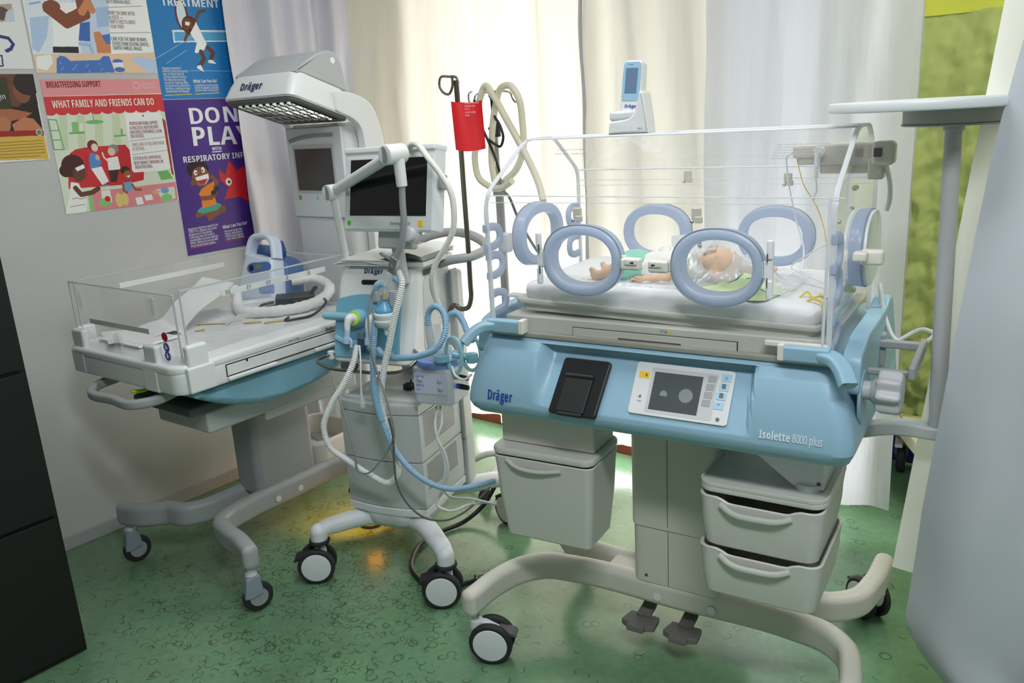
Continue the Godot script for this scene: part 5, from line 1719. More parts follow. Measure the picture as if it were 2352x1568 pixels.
func build_stand() -> void:
	var o: Vector3 = ROOM[0]
	var yaw: float = ROOM[1]
	var cream_a := [V3(1.389, 1.199, 0.620), V3(1.362, 1.245, 0.600), V3(1.288, 1.333, 0.560), V3(1.235, 1.407, 0.550), V3(1.180, 1.492, 0.550), V3(1.128, 1.571, 0.550), V3(1.076, 1.605, 0.530), V3(1.052, 1.572, 0.530), V3(1.030, 1.447, 0.530), V3(1.002, 1.334, 0.530), V3(1.016, 1.271, 0.530), V3(1.069, 1.238, 0.530), V3(1.139, 1.235, 0.550), V3(1.212, 1.263, 0.570)]
	var cream_b := [V3(1.158, 1.263, 0.540), V3(1.207, 1.298, 0.540), V3(1.247, 1.371, 0.540), V3(1.251, 1.471, 0.540), V3(1.245, 1.559, 0.550), V3(1.212, 1.598, 0.550), V3(1.159, 1.592, 0.540), V3(1.123, 1.537, 0.530), V3(1.085, 1.413, 0.520), V3(1.078, 1.316, 0.520), V3(1.088, 1.254, 0.520)]
	var cable_a := [V3(1.036, 1.559, 0.550), V3(1.053, 1.486, 0.550), V3(1.093, 1.406, 0.550), V3(1.112, 1.349, 0.540), V3(1.129, 1.293, 0.540), V3(1.123, 1.236, 0.530), V3(1.183, 1.207, 0.560), V3(1.255, 1.134, 0.600), V3(1.363, 1.007, 0.620), V3(1.455, 0.926, 0.620)]
	var cable_b := [V3(1.102, 1.562, 0.530), V3(1.108, 1.507, 0.530), V3(1.148, 1.456, 0.540), V3(1.157, 1.415, 0.540), V3(1.141, 1.387, 0.540), V3(1.112, 1.397, 0.540), V3(1.094, 1.414, 0.550)]
	var st := thing("infusion_stand", "steel infusion stand with black clamps and two hooks behind the incubator", "stand", o + V3(1.09, 0, 0.5).rotated(Vector3.UP, -deg_to_rad(yaw)), yaw)
	var g := G.new().cyl(V3(0, 0.1, 0), V3(0, 1.24, 0), 0.0165, -1, 20)
	part("lower_pole", g, mat("stand_grey", Color("8b8d90"), 0.3, 0.6), st)
	g = G.new().cyl(V3(0, 1.2, 0), V3(0, 1.575, 0), 0.009, -1, 16)
	part("upper_pole", g, M["chrome"], st)
	g = G.new().cyl(V3(0, 1.2, 0), V3(0, 1.262, 0), 0.025, 0.023, 20, 0.004)
	part("collar", g, M["slate"], st)
	g = G.new().cyl(V3(0, 1.42, 0), V3(0, 1.475, 0), 0.019, 0.016, 20, 0.004)
	g.ball(V3(-0.02, 1.452, 0.008), V3(0.009, 0.007, 0.009), 8)
	g.cyl(V3(0, 1.562, 0), V3(0, 1.588, 0), 0.019, 0.022, 20, 0.004)
	part("clamp", g, M["black_plastic"], st)
	for s in [-1.0, 1.0]:
		g = G.new().tube([V3(0, 1.578, 0), V3(s * 0.05, 1.583, 0.005), V3(s * 0.085, 1.574, 0.005), V3(s * 0.098, 1.548, 0.005), V3(s * 0.108, 1.54, 0.005), V3(s * 0.12, 1.56, 0.005), V3(s * 0.116, 1.585, 0.005), V3(s * 0.1, 1.59, 0.005)], 0.0042, 8)
		part("hook", g, M["chrome"], st)
	for k in 5:
		g = G.new()
		var d := Vector3.RIGHT.rotated(Vector3.UP, TAU * k / 5 + 1.0)
		g.tube([V3(0, 0.13, 0), d * 0.12 + V3(0, 0.12, 0), d * 0.22 + V3(0, 0.07, 0)], 0.014, 10)
		part("leg", g, M["white_plastic"], st)
		g = G.new().cyl(d * 0.22 + V3(0, 0.03, 0) - d.cross(Vector3.UP) * 0.012, d * 0.22 + V3(0, 0.03, 0) + d.cross(Vector3.UP) * 0.012, 0.03, -1, 20, 0.004)
		part("wheel", g, M["black_rubber"], st)
	var cr := mat("hose_cream", Color("ddd8bf"), 0.45)
	line("oxygen_hose", cream_a, 0.0125, cr, "thick cream oxygen hose looped over the left hook, its end behind the hood", "hose", ROOM, 12)
	line("oxygen_hose", cream_b, 0.0125, cr, "second loop of thick cream oxygen hose, over the right hook", "hose", ROOM, 12)
	line("hanging_cable", cable_a, 0.005, M["black_plastic"], "black cable hanging from the left hook down behind the hood", "cable", ROOM)
	line("hanging_cable", cable_b, 0.005, M["black_plastic"], "short black cable loop hanging beside the upper clamp", "cable", ROOM)
# ---------------------------------------------------------------- radiant warmer with its open cot
func build_warmer() -> void:
	var o := thing("radiant_warmer", "white and grey infant radiant warmer with clear cot walls and a tilted heater head", "infant warmer", WARM[0], WARM[1])
	var gy := mat("base_grey", Color("a9acae"), 0.42)
	var wh: Material = M["white_plastic"]
	var g: G
	var right := [V3(0.345, 0.193, -0.002), V3(0.25, 0.193, -0.035), V3(0.15, 0.193, -0.055), V3(0.09, 0.193, -0.075), V3(0.055, 0.193, -0.13), V3(0.045, 0.193, -0.2), V3(0.045, 0.193, -0.45), V3(0.045, 0.193, -0.62), V3(0.06, 0.193, -0.7), V3(0.1, 0.193, -0.74), V3(0.3, 0.193, -0.78)]
	var left := []
	for q in right: left.append(V3(-q.x - 0.03, q.y, q.z))
	left[0] = V3(-0.335, 0.193, 0.035)
	left[1] = V3(-0.26, 0.193, 0.01)
	var rb := base_bar(o, right, 0.052, 0.085, gy)
	base_bar(o, left, 0.052, 0.085, gy)
	for q in [V2(-0.335, 0.0), V2(-0.44, 0.0)]:
		g = G.new().lathe([V2(0.012, 0), V2(0.0118, 0.001)], V3(0.0712, 0.188, q.x), Vector3.RIGHT, 20)
		part("bolt_cover", g, M["white_plastic"], rb)
	var k := 0
	for c in [[V3(0.335, 0, 0.0), 0.0], [V3(-0.32, 0, 0.03), 1.0], [V3(0.3, 0, -0.78), 0.0], [V3(-0.33, 0, -0.78), 0.0]]:
		var ca := Node3D.new()
		ca.name = "caster"
		o.add_child(ca, true)
		ca.position = c[0]
		ca.rotation.y = deg_to_rad([-18.0, -8.0, 30.0, 100.0][k])
		k += 1
		g = G.new().cyl(V3(0, 0.12, 0), V3(0, 0.165, 0), 0.013, -1, 18)
		g.cyl(V3(0, 0.128, 0), V3(0, 0.142, 0), 0.021, 0.017, 20, 0.003)
		part("stem", g, M["light_grey"], ca)
		g = G.new()
		g.x = Transform3D(Basis(V3(0, 0, 1), V3(0, 1, 0), V3(-1, 0, 0)), Vector3.ZERO)
		var fk := G.round_poly([[V2(-0.022, 0.13), 0.01], [V2(-0.03, 0.06), 0.01], [V2(0.012, 0.052), 0.01], [V2(0.034, 0.056), 0.006], [V2(0.022, 0.128), 0.01]], 0.01)
		if Geometry2D.is_polygon_clockwise(fk): fk.reverse()
		g.prism(fk, -0.02, 0.02, 0.006)
		part("fork", g, mat("fork_blue_grey", Color("8e9aa6"), 0.45), ca)
		g = G.new().lathe([V2(0.02, -0.012), V2(0.042, -0.012), V2(0.048, -0.008), V2(0.05, 0.0), V2(0.048, 0.008), V2(0.042, 0.012), V2(0.02, 0.012)], V3(0, 0.05, -0.012), Vector3.RIGHT, 36)
		part("wheel", g, M["black_rubber"], ca)
		g = G.new().lathe([V2(0.03, -0.014), V2(0.03, 0.014)], V3(0, 0.05, -0.012), Vector3.RIGHT, 24)
		part("hub", g, M["mid_grey"], ca)
	g = G.new()
	g.at(V3(-0.022, 0.22, -0.415), V3(-90, 0, 0)).prism(G.rrect(0.14, 0.27, 0.03, 6), 0, 0.38, 0.001)
	part("column", g, M["mid_grey"], o)
	g = G.new().box(V3(0.06, 0.613, -0.33), V3(0.285, 0.075, 0.62), 0.012, 2)
	g.box(V3(0.06, 0.57, -0.45), V3(0.28, 0.05, 0.42), 0.01, 2)
	part("beam", g, M["light_grey"], o)
	g = G.new()
	g.box(V3(0.05, 0.667, -0.25), V3(0.32, 0.03, 0.58), 0.008, 2)
	part("bearing_plate", g, M["dark_grey"], o)
	# blue belly under the bed
	var belly := G.round_poly([[V2(0.09, 0.765), 0.02], [V2(-0.62, 0.765), 0.02], [V2(-0.6, 0.74), 0.05], [V2(-0.45, 0.665), 0.2], [V2(-0.24, 0.642), 0.3], [V2(-0.06, 0.675), 0.2], [V2(0.08, 0.745), 0.05]], 0.05, 8)
	if Geometry2D.is_polygon_clockwise(belly): belly.reverse()
	g = G.new()
	g.x = Transform3D(Basis(V3(0, 0, 1), V3(0, 1, 0), V3(-1, 0, 0)), V3(0.01, 0, 0))
	g.prism(belly, -0.302, 0.302, 0.02)
	part("blue_belly", g, M["sea_blue"], o, 50)
	# bed frame
	g = G.new()
	g.at(V3(0.01, 0.763, -0.285), V3(-90, 0, 0)).prism(G.rrect(0.635, 0.825, 0.05, 6), 0.0, 0.07, 0.012)
	var bed := part("bed_frame", g, wh, o)
	g = G.new()
	var rim := []
	for q in G.rrect(0.606, 0.8, 0.045, 6): rim.append(V3(0.01 + q.x, 0.838, -0.285 - q.y))
	g.sweep(rim, G.rrect(0.03, 0.03, 0.011, 4), true, false, 1.0, Vector3.UP)
	part("bed_rim", g, wh, bed)
	for c in [V3(0.18, 0.86, 0.107), V3(0.318, 0.865, 0.055), V3(-0.235, 0.865, 0.107), V3(-0.3, 0.86, 0.06)]:
		g = G.new().box(c, V3(0.07 if absf(c.x) < 0.29 else 0.026, 0.09, 0.026 if absf(c.x) < 0.29 else 0.07), 0.01, 3)
		part("corner_post", g, wh, bed)
		g = G.new()
		if absf(c.x) < 0.29: g.box(c + V3(0, -0.058, 0.008), V3(0.074, 0.078, 0.03), 0.006, 2)
		else: g.box(c + V3(0.004, -0.058, 0), V3(0.03, 0.078, 0.09), 0.006, 2)
		part("corner_clamp", g, wh, bed)
	g = G.new()
	g.box(V3(0.3285, 0.822, -0.29), V3(0.002, 0.0022, 0.52))
	g.box(V3(0.3285, 0.785, -0.29), V3(0.002, 0.0022, 0.52))
	g.box(V3(0.3285, 0.803, -0.03), V3(0.002, 0.038, 0.0022))
	part("drawer_gap", g, M["gap_black"], bed)
	g = G.new().box(V3(0.3275, 0.8035, -0.29), V3(0.005, 0.032, 0.514), 0.002, 1)
	var dr := part("side_drawer", g, wh, bed)
	g = G.new()
	g.box(V3(0.33, 0.818, -0.105), V3(0.002, 0.009, 0.006))
	part("key_slot", g, M["gap_black"], dr)
	for q in [V2(-0.12, 0.18), V2(-0.44, 0.14)]:
		g = G.new().box(V3(0.333, 0.778, q.x), V3(0.014, 0.012, q.y), 0.004, 2)
		part("drawer_lip", g, wh, dr)
	var sidew := Basis(Vector3.UP, PI / 2)
	text(bed, "lettering", "Babyroo", 0.012, Transform3D(sidew, V3(0.3285, 0.834, -0.43)), M["print_grey"], true)
	text(bed, "lettering", "max 10 kg", 0.007, Transform3D(sidew, V3(0.3285, 0.835, -0.27)), M["print_grey"])
	# grey grab handle at the foot end
	g = G.new().sweep(G.curve([V3(-0.15, 0.74, 0.06), V3(-0.145, 0.735, 0.13), V3(-0.1, 0.73, 0.172), V3(0.03, 0.73, 0.176), V3(0.14, 0.73, 0.172), V3(0.18, 0.735, 0.13), V3(0.185, 0.745, 0.05)], 8), G.rrect(0.026, 0.03, 0.01, 4), false, true, 1.0, Vector3.UP)
	part("foot_handle", g, mat("handle_grey", Color("a6a7a8"), 0.45), o)
	g = G.new().tube([V3(0.02, 0.745, 0.02), V3(0.05, 0.735, 0.09), V3(0.04, 0.74, 0.12)], 0.006, 8)
	part("earth_wire", g, M["lime"], o)
	# clear walls
	var walls := [[V3(-0.285, 0.87, 0.088), V3(0.3, 0.87, 0.088), 0.187], [V3(0.307, 0.862, 0.07), V3(0.307, 0.862, -0.6), 0.205], [V3(-0.29, 0.87, 0.07), V3(-0.29, 0.87, -0.64), 0.185], [V3(-0.28, 0.87, -0.655), V3(0.3, 0.87, -0.655), 0.17]]
	var edge := mat("wall_edge", Color("cfd4d6"), 0.2)
	edge.backlight_enabled = true
	edge.backlight = Color(0.9, 0.9, 0.9)
	for i in 4:
		var a: Vector3 = walls[i][0]
		var b: Vector3 = walls[i][1]
		var h := V3(0, walls[i][2], 0)
		g = G.new()
		g.quad(a, b, b + h, a + h)
		var pn := part("clear_wall", g, M["acrylic"], o)
		g = G.new()
		g.sweep([a + h, b + h], G.rrect(0.006, 0.005, 0.001, 1), false, true, 1.0, Vector3.UP)
		g.sweep([a, a + h], G.rrect(0.005, 0.005, 0.001, 1))
		g.sweep([b, b + h], G.rrect(0.005, 0.005, 0.001, 1))
		part("wall_edge", g, edge, pn)
	# scales printed on strips along the walls
	var st := mat("scale_strip", Color("e6e8e6"), 0.6)
	g = G.new().box(V3(0.309, 1.033, -0.27), V3(0.0015, 0.018, 0.41))
	var rs := part("scale_strip", g, st, o)
	for q in [["20", -0.09], ["15", -0.165], ["10", -0.24], ["5", -0.31], ["0", -0.4]]:
		text(rs, "number", q[0], 0.012, Transform3D(Basis(Vector3.UP, -PI / 2), V3(0.3105, 1.033, q[1] - 0.008)), M["print_grey"])
	g = G.new().box(V3(-0.288, 1.01, -0.29), V3(0.0015, 0.018, 0.42))
	part("scale_strip", g, st, o)
	g = G.new().box(V3(-0.02, 0.936, 0.09), V3(0.34, 0.016, 0.0015))
	part("scale_strip", g, mat("strip_grey", Color("cfcccb"), 0.6), o)
	# clear hinges and round stickers on the foot wall
	for q in [V3(-0.225, 1.0, 0.092), V3(0.19, 1.015, 0.092), V3(-0.02, 0.885, 0.1)]:
		g = G.new()
		var up: bool = q.y > 0.95
		g.at(q).prism(G.round_poly([[V2(0.02, -0.032 if up else -0.05), 0.019], [V2(0.02, 0.03), 0.006 if up else 0.019], [V2(-0.02, 0.03), 0.006 if up else 0.019], [V2(-0.02, -0.032 if up else -0.05), 0.019 if up else 0.004]], 0.02, 6), -0.006, 0.006, 0.003)
		part("clear_hinge", g, glass("hinge_clear", Color(0.95, 0.97, 1.0), 0.14, 0.08), o)
	for q in [[0.928, "sticker_dark"], [0.896, "logo_blue"], [0.87, "logo_blue"]]:
		mat("sticker_dark", Color("3a3335"), 0.5)
		g = G.new().lathe([V2(0.0145, 0), V2(0.0145, 0.0008)], V3(0.228, q[0], 0.0895), Vector3.BACK, 28)
		var sk := part("sticker", g, M[q[1]], o)
		if q[1] == "sticker_dark":
			var ring := []
			for j in 28: ring.append(V3(0.228, q[0], 0.0905) + V3(cos(TAU * j / 28), sin(TAU * j / 28), 0) * 0.0125)
			g = G.new().sweep(ring, G.rrect(0.0035, 0.001, 0.0003, 1), true, false, 1.0, Vector3.BACK)
			g.box(V3(0.228, q[0], 0.0905), V3(0.003, 0.024, 0.001))
			part("ban_ring", g, M["red"], sk)
		else:
			g = G.new().box(V3(0.226, q[0] + 0.001, 0.0905), V3(0.004, 0.014, 0.0006))
			g.box(V3(0.23, q[0] - 0.001, 0.0905), V3(0.006, 0.004, 0.0006))
			part("symbol", g, M["print_white"], sk)
	# column with the control screen
	g = G.new()
	var rows := []
	for q in [[0.7, 0.165], [0.95, 0.163], [1.2, 0.163], [1.4, 0.163], [1.46, 0.158], [1.49, 0.145], [1.505, 0.12]]:
		var row := PackedVector3Array()
		for w in G.rrect(q[1] * 2, 0.13, 0.03, 5): row.append(V3(0.022 + w.x, q[0], -0.81 - w.y))
		rows.append(row)
	g.rings(rows)
	var colm := part("head_column", g, mat("column_white", Color("dcdedf"), 0.42), o)
	g = G.new().box(V3(0.022, 1.33, -0.744), V3(0.3, 0.33, 0.012), 0.005, 2)
	var pan := part("control_panel", g, M["cool_white"], colm)
	g = G.new().box(V3(0.017, 1.345, -0.737), V3(0.225, 0.178, 0.003), 0.001, 1)
	part("screen_surround", g, M["light_grey"], pan)
	g = G.new().box(V3(0.017, 1.342, -0.7345), V3(0.2, 0.152, 0.002))
	part("screen", g, mat("screen_dull", Color("4a4648"), 0.15), pan)
	g = G.new().sweep(G.curve([V3(-0.11, 1.447, -0.737), V3(-0.05, 1.458, -0.737), V3(0.03, 1.464, -0.737), V3(0.13, 1.466, -0.737)], 5), G.rrect(0.014, 0.006, 0.003, 2), false, true, 1.0, Vector3.BACK)
	part("light_slot", g, M["mid_grey"], pan)
	for q in [[-0.085, "green_key"], [0.014, "key_blue"], [0.07, "yellow"]]:
		g = G.new().box(V3(q[0], 1.239, -0.737), V3(0.016, 0.016, 0.002), 0.0009, 1)
		part("key", g, M[q[1]], pan)
	g = G.new().box(V3(0.022, 1.164, -0.7445), V3(0.29, 0.0016, 0.002))
	part("panel_joint", g, M["mid_grey"], colm)
	for s in [-1.0, 1.0]:
		g = G.new()
		g.x = Transform3D(Basis(V3(0, 0, 1), V3(0, 1, 0), V3(-1, 0, 0)), V3(0.025 + s * 0.185, 0, 0))
		var armp := G.round_poly([[V2(-0.68, 1.612), 0.01], [V2(-0.76, 1.608), 0.05], [V2(-0.86, 1.57), 0.06], [V2(-0.9, 1.45), 0.05], [V2(-0.9, 0.75), 0.02], [V2(-0.8, 0.75), 0.02], [V2(-0.8, 1.44), 0.06], [V2(-0.79, 1.49), 0.03], [V2(-0.75, 1.52), 0.02], [V2(-0.68, 1.545), 0.01]], 0.02, 6)
		if Geometry2D.is_polygon_clockwise(armp): armp.reverse()
		g.prism(armp, -0.018, 0.018, 0.006)
		part("head_arm", g, M["white_plastic"], o)
	# open well in the base behind the column
	g = G.new()
	rows = []
	for q in [[0.2, 0.0], [0.3, 0.0], [0.308, -0.006], [0.312, -0.014], [0.308, -0.022], [0.225, -0.03], [0.222, -0.06]]:
		var row := PackedVector3Array()
		for w in G.rrect(0.32 + q[1] * 2, 0.28 + q[1] * 2, 0.05, 6): row.append(V3(-0.11 + w.x, q[0], -0.7 - w.y))
		rows.append(row)
	g.rings(rows, true, true, true)
	part("base_well", g, mat("well_ivory", Color("d9d6cc"), 0.35), o)
	# tilted heater head
	var ht := Transform3D(Basis(Vector3.RIGHT, deg_to_rad(-18.0)), V3(0.03, 1.558, -0.63))
	g = G.new()
	rows = []
	for q in [[0.0, 0.0], [0.006, -0.006], [0.05, 0.006], [0.085, 0.02], [0.092, 0.028], [0.094, 0.045]]:
		var row := PackedVector3Array()
		for w in G.rrect(0.37 - q[1] * 1.6, 0.27 - q[1] * 1.6, 0.035, 6): row.append(V3(w.x, q[0], -w.y))
		rows.append(row)
	g.x = ht
	g.rings(rows, true, true, true)
	var head := part("heater_head", g, wh, o, 32)
	g = G.new()
	g.x = ht * Transform3D(Basis(V3(0, 0, 1), V3(0, 1, 0), V3(-1, 0, 0)), Vector3.ZERO)
	var cap := G.round_poly([[V2(0.118, 0.088), 0.008], [V2(0.1, 0.108), 0.02], [V2(0.03, 0.185), 0.05], [V2(-0.03, 0.213), 0.05], [V2(-0.075, 0.19), 0.05], [V2(-0.12, 0.1), 0.02], [V2(-0.125, 0.088), 0.004]], 0.02, 6)
	if Geometry2D.is_polygon_clockwise(cap): cap.reverse()
	g.prism(cap, -0.163, 0.163, 0.008)
	part("head_cap", g, mat("cap_grey", Color("b7b9ba"), 0.4), head, 50)
	g = G.new()
	g.x = ht
	g.lathe([V2(0.011, 0), V2(0.0105, 0.001)], V3(0.1635, 0.175, -0.035), Vector3.RIGHT, 20)
	part("cap_badge", g, M["print_white"], head)
	text(head, "lettering", "Dräger", 0.026, ht * Transform3D(Basis(Vector3.RIGHT, -0.2), V3(-0.095, 0.045, 0.1345)), M["logo_navy"], true)
	g = G.new()
	g.x = ht
	var fr2 := []
	for q in G.rrect(0.335, 0.235, 0.02, 4): fr2.append(V3(q.x, -0.004, -q.y))
	g.sweep(fr2, G.rrect(0.03, 0.012, 0.004, 2), true, false, 1.0, Vector3.UP)
	part("grille_frame", g, M["dark_grey"], head)
	g = G.new()
	g.x = ht
	g.quad(V3(-0.155, -0.0015, 0.105), V3(-0.155, -0.0015, -0.105), V3(0.155, -0.0015, -0.105), V3(0.155, -0.0015, 0.105))
	part("grille_back", g, mat("grille_dark", Color("2c2d2f"), 0.3, 0.6), head)
	for j in 16:
		g = G.new()
		g.x = ht * Transform3D(Basis(V3(0, 0, 1), (0.5 if j % 2 else -0.45)), V3(-0.14 + j * 0.0187, -0.007, 0.0))
		g.box(V3(0, 0, 0), V3(0.0016, 0.012, 0.2))
		part("reflector_fin", g, M["chrome"], head)
	for j in 4:
		g = G.new()
		g.x = ht
		g.cyl(V3(-0.15, -0.013, -0.075 + j * 0.05), V3(0.15, -0.013, -0.075 + j * 0.05), 0.0018, -1, 8)
		part("grille_bar", g, M["chrome"], head)

func build_warmer_contents() -> void:
	var o: Vector3 = WARM[0]
	var yaw: float = WARM[1]
	var n := FastNoiseLite.new()
	n.seed = 3
	n.frequency = 14.0
	# wrapped mattress
	var g := G.new()
	g.sheet(func(u: float, v: float) -> Vector3:
		var e := minf(minf(u, 1 - u) * 0.55, minf(v, 1 - v) * 0.7)
		return V3(lerpf(-0.27, 0.295, u), 0.838 + 0.024 * smoothstep(0.0, 0.02, e) + 0.004 * n.get_noise_2d(u * 0.6, v * 1.0) * smoothstep(0.0, 0.03, e), lerpf(0.085, -0.64, v)), 60, 80)
	solo("cot_mattress", g, mat("wrap_white", Color("e3e5e6"), 0.3), "flat plastic-wrapped white mattress in the open cot", "mattress", o, yaw, "", 60)
	# long folded paper sheet, buckled upwards
	var fold := [V3(-0.25, 0.868, 0.045), V3(-0.2, 0.872, 0.0), V3(-0.17, 0.878, -0.08), V3(-0.165, 0.885, -0.14), V3(-0.17, 0.92, -0.2), V3(-0.2, 0.955, -0.3), V3(-0.22, 0.985, -0.38)]
	var P := G.curve(fold, 6)
	g = G.new()
	g.sheet(func(u: float, v: float) -> Vector3:
		var i := clampi(int(v * (P.size() - 1)), 0, P.size() - 2)
		var q: Vector3 = P[i].lerp(P[i + 1], v * (P.size() - 1) - i)
		var crease := exp(-pow((v - 0.5) / 0.035, 2.0)) * 0.02
		return q + V3(lerpf(-0.035, 0.15, u), -crease * u - 0.01 * u * v + 0.002 * sin(v * 20.0), lerpf(-0.03, 0.045, u) * (1.0 - v)), 10, 60)
	solo("paper_sheet", g, M["paper"], "long white paper sheet buckled up over the foot of the cot mattress", "paper", o, yaw, "", 50)
	g = G.new().box(V3(-0.08, 0.868, 0.0), V3(0.24, 0.008, 0.14), 0.003, 2)
	solo("folded_sheet", g, M["print_white"], "folded white sheet lying under the buckled paper in the cot", "linen", o, yaw)
	# phototherapy light box leaning back
	var b := thing("phototherapy_unit", "blue and white phototherapy light box with a carrying handle in the open cot", "medical device", fr(WARM, V3(-0.15, 0.863, -0.56)), yaw - 4.0)
	var lean := Transform3D(Basis(Vector3.RIGHT, deg_to_rad(-14.0)), Vector3.ZERO)
	var shellp := [[V2(-0.1, 0.0), 0.02], [V2(0.1, 0.0), 0.02], [V2(0.097, 0.06), 0.03], [V2(0.066, 0.2), 0.04], [V2(0.055, 0.245), 0.03], [V2(-0.045, 0.245), 0.03], [V2(-0.068, 0.2), 0.04], [V2(-0.1, 0.06), 0.03]]
	# body below the handle opening
	g = G.new()
	g.x = lean
	g.prism(G.round_poly([[V2(-0.1, 0.0), 0.02], [V2(0.1, 0.0), 0.02], [V2(0.096, 0.06), 0.03], [V2(0.073, 0.172), 0.02], [V2(0.03, 0.166), 0.04], [V2(-0.02, 0.176), 0.04], [V2(-0.073, 0.182), 0.02], [V2(-0.099, 0.06), 0.03]], 0.02, 6), -0.02, 0.05, 0.014)
	var wb := mat("pale_ice", Color("d3deed"), 0.32)
	var body := part("front_shell", g, wb, b, 45)
	g = G.new()
	var hd := [V3(-0.072, 0.17, 0.02), V3(-0.066, 0.205, 0.02), V3(-0.048, 0.238, 0.02), V3(-0.01, 0.247, 0.02), V3(0.03, 0.245, 0.02), V3(0.055, 0.228, 0.02), V3(0.068, 0.19, 0.02), V3(0.073, 0.165, 0.02)]
	g.x = lean
	g.sweep(G.curve(hd, 6), G.rrect(0.022, 0.05, 0.01, 4), false, true, 1.0, Vector3.BACK)
	part("carry_handle", g, wb, b, 45)
	g = G.new()
	g.x = lean
	g.prism(G.round_poly([[V2(-0.108, 0.0), 0.03], [V2(0.1, 0.0), 0.03], [V2(0.09, 0.15), 0.03], [V2(0.05, 0.175), 0.03], [V2(-0.04, 0.19), 0.03], [V2(-0.075, 0.225), 0.02], [V2(-0.092, 0.2), 0.03], [V2(-0.115, 0.08), 0.03]], 0.02, 6), -0.11, -0.015, 0.012)
	part("rear_shell", g, mat("denim_blue", Color("41679f"), 0.4), b, 45)
	g = G.new()
	g.x = lean
	g.sweep(G.curve([V3(0.02, 0.165, -0.05), V3(0.045, 0.195, -0.03), V3(0.055, 0.225, -0.005)], 6), G.rrect(0.02, 0.03, 0.008, 3), false, true, 1.0, Vector3.BACK)
	part("handle_strut", g, M["denim_blue"], b, 45)
	g = G.new()
	g.x = lean
	var bf := PackedVector2Array()
	for j in 40:
		var a := TAU * j / 40
		var rx := 0.063
		var ry := 0.019 + 0.012 * pow(absf(cos(a)), 1.5)
		bf.append(V2(0.012, 0.128) + V2(rx * cos(a), (ry * sin(a)) - 0.006 * cos(a) + 0.012 * cos(a)))
	g.prism(bf, 0.046, 0.053, 0.003)
	var face := part("face_plate", g, mat("plate_blue", Color("4a72ac"), 0.35), b)
	g = G.new()
	g.x = lean
	g.lathe([V2(0.012, 0), V2(0.012, 0.002), V2(0.008, 0.004), V2(0.0005, 0.0045)], V3(-0.026, 0.124, 0.053), Vector3.BACK, 24)
	part("start_button", g, M["black_plastic"], face)
	g = G.new()
	g.x = lean
	g.box(V3(0.014, 0.13, 0.0535), V3(0.03, 0.016, 0.001))
	part("display", g, mat("lcd_green", Color("7c8468"), 0.4), face)
	g = G.new()
	g.x = lean
	g.prism(G.round_poly([[V2(0.022, 0.03), 0.03], [V2(0.1, 0.04), 0.004], [V2(0.098, 0.078), 0.02], [V2(0.045, 0.085), 0.02], [V2(0.018, 0.07), 0.02]], 0.02, 6), 0.046, 0.054, 0.003)
	part("port_plate", g, mat("port_plate_blue", Color("8da9dc"), 0.35), b)
	# light hose in its white sleeve
	var ring := [V3(-0.19, 0.93, -0.46), V3(-0.15, 0.905, -0.44), V3(-0.1, 0.885, -0.4), V3(0.0, 0.882, -0.36), V3(0.09, 0.882, -0.4), V3(0.15, 0.885, -0.5), V3(0.15, 0.9, -0.6), V3(0.09, 0.925, -0.67), V3(0.02, 0.945, -0.66), V3(-0.03, 0.945, -0.6)]
	var P2 := G.even(G.curve(ring, 12), 0.008)
	var sc := []
	for i in P2.size(): sc.append(1.0 + 0.05 * sin(i * 1.7) + 0.04 * sin(i * 0.6))
	g = G.new().sweep(P2, G.circle(0.019, 14), false, true, 1.0, Vector3.ZERO, sc)
	solo("light_hose", g, mat("sleeve_white", Color("e6e7e6"), 0.6), "fat white-sleeved light hose curling round a black adapter in the cot", "hose", o, yaw, "", 60)
	var ad := thing("power_adapter", "black power adapter with a tangle of cord inside the white hose loop", "power adapter", o, yaw)
	g = G.new()
	g.at(V3(0.03, 0.89, -0.56), V3(6, 48, 0)).box(Vector3.ZERO, V3(0.14, 0.032, 0.06), 0.006, 2)
	part("case", g, M["black_plastic"], ad)
	g = G.new()
	g.tube([V3(-0.02, 0.885, -0.5), V3(-0.04, 0.88, -0.46), V3(0.0, 0.876, -0.43), V3(0.06, 0.876, -0.45), V3(0.1, 0.88, -0.5), V3(0.07, 0.89, -0.53)], 0.0045, 8)
	g.tube([V3(0.07, 0.9, -0.6), V3(0.085, 0.925, -0.62), V3(0.095, 0.93, -0.6), V3(0.08, 0.895, -0.58)], 0.004, 8)
	g.tube([V3(0.2, 0.905, -0.55), V3(0.24, 0.9, -0.52), V3(0.23, 0.872, -0.48), V3(0.22, 0.868, -0.4), V3(0.2, 0.868, -0.37), V3(0.18, 0.87, -0.4)], 0.0045, 8)
	part("cord", g, M["black_plastic"], ad)
	g = G.new()
	g.at(V3(-0.05, 0.885, -0.5), V3(8, 55, 0)).box(Vector3.ZERO, V3(0.2, 0.022, 0.032), 0.004, 2)
	solo("pad_strip", g, mat("strip_white", Color("d7dade"), 0.5), "narrow grey-white strip leaning against the phototherapy box", "strip", o, yaw)
	# tapes and label slip
	var tp := mat("tape_yellow", Color("d8c06a"), 0.6)
	var k := 0
	for q in [[V3(-0.02, 0.866, -0.24), 0.12, 30.0, "left of the label slip"], [V3(0.02, 0.866, -0.16), 0.03, 70.0, "nearest the foot of the cot"], [V3(0.1, 0.866, -0.31), 0.06, 40.0, "under the near side of the hose"], [V3(0.17, 0.866, -0.36), 0.09, 55.0, "beside the right cot wall"]]:
		g = G.new()
		g.at(q[0], V3(0, q[2], 0)).box(Vector3.ZERO, V3(q[1], 0.002, 0.014), 0.0008, 1)
		solo("tape_strip", g, tp, "yellowed strip of tape on the cot mattress %s" % q[3], "tape", o, yaw)
	g = G.new()
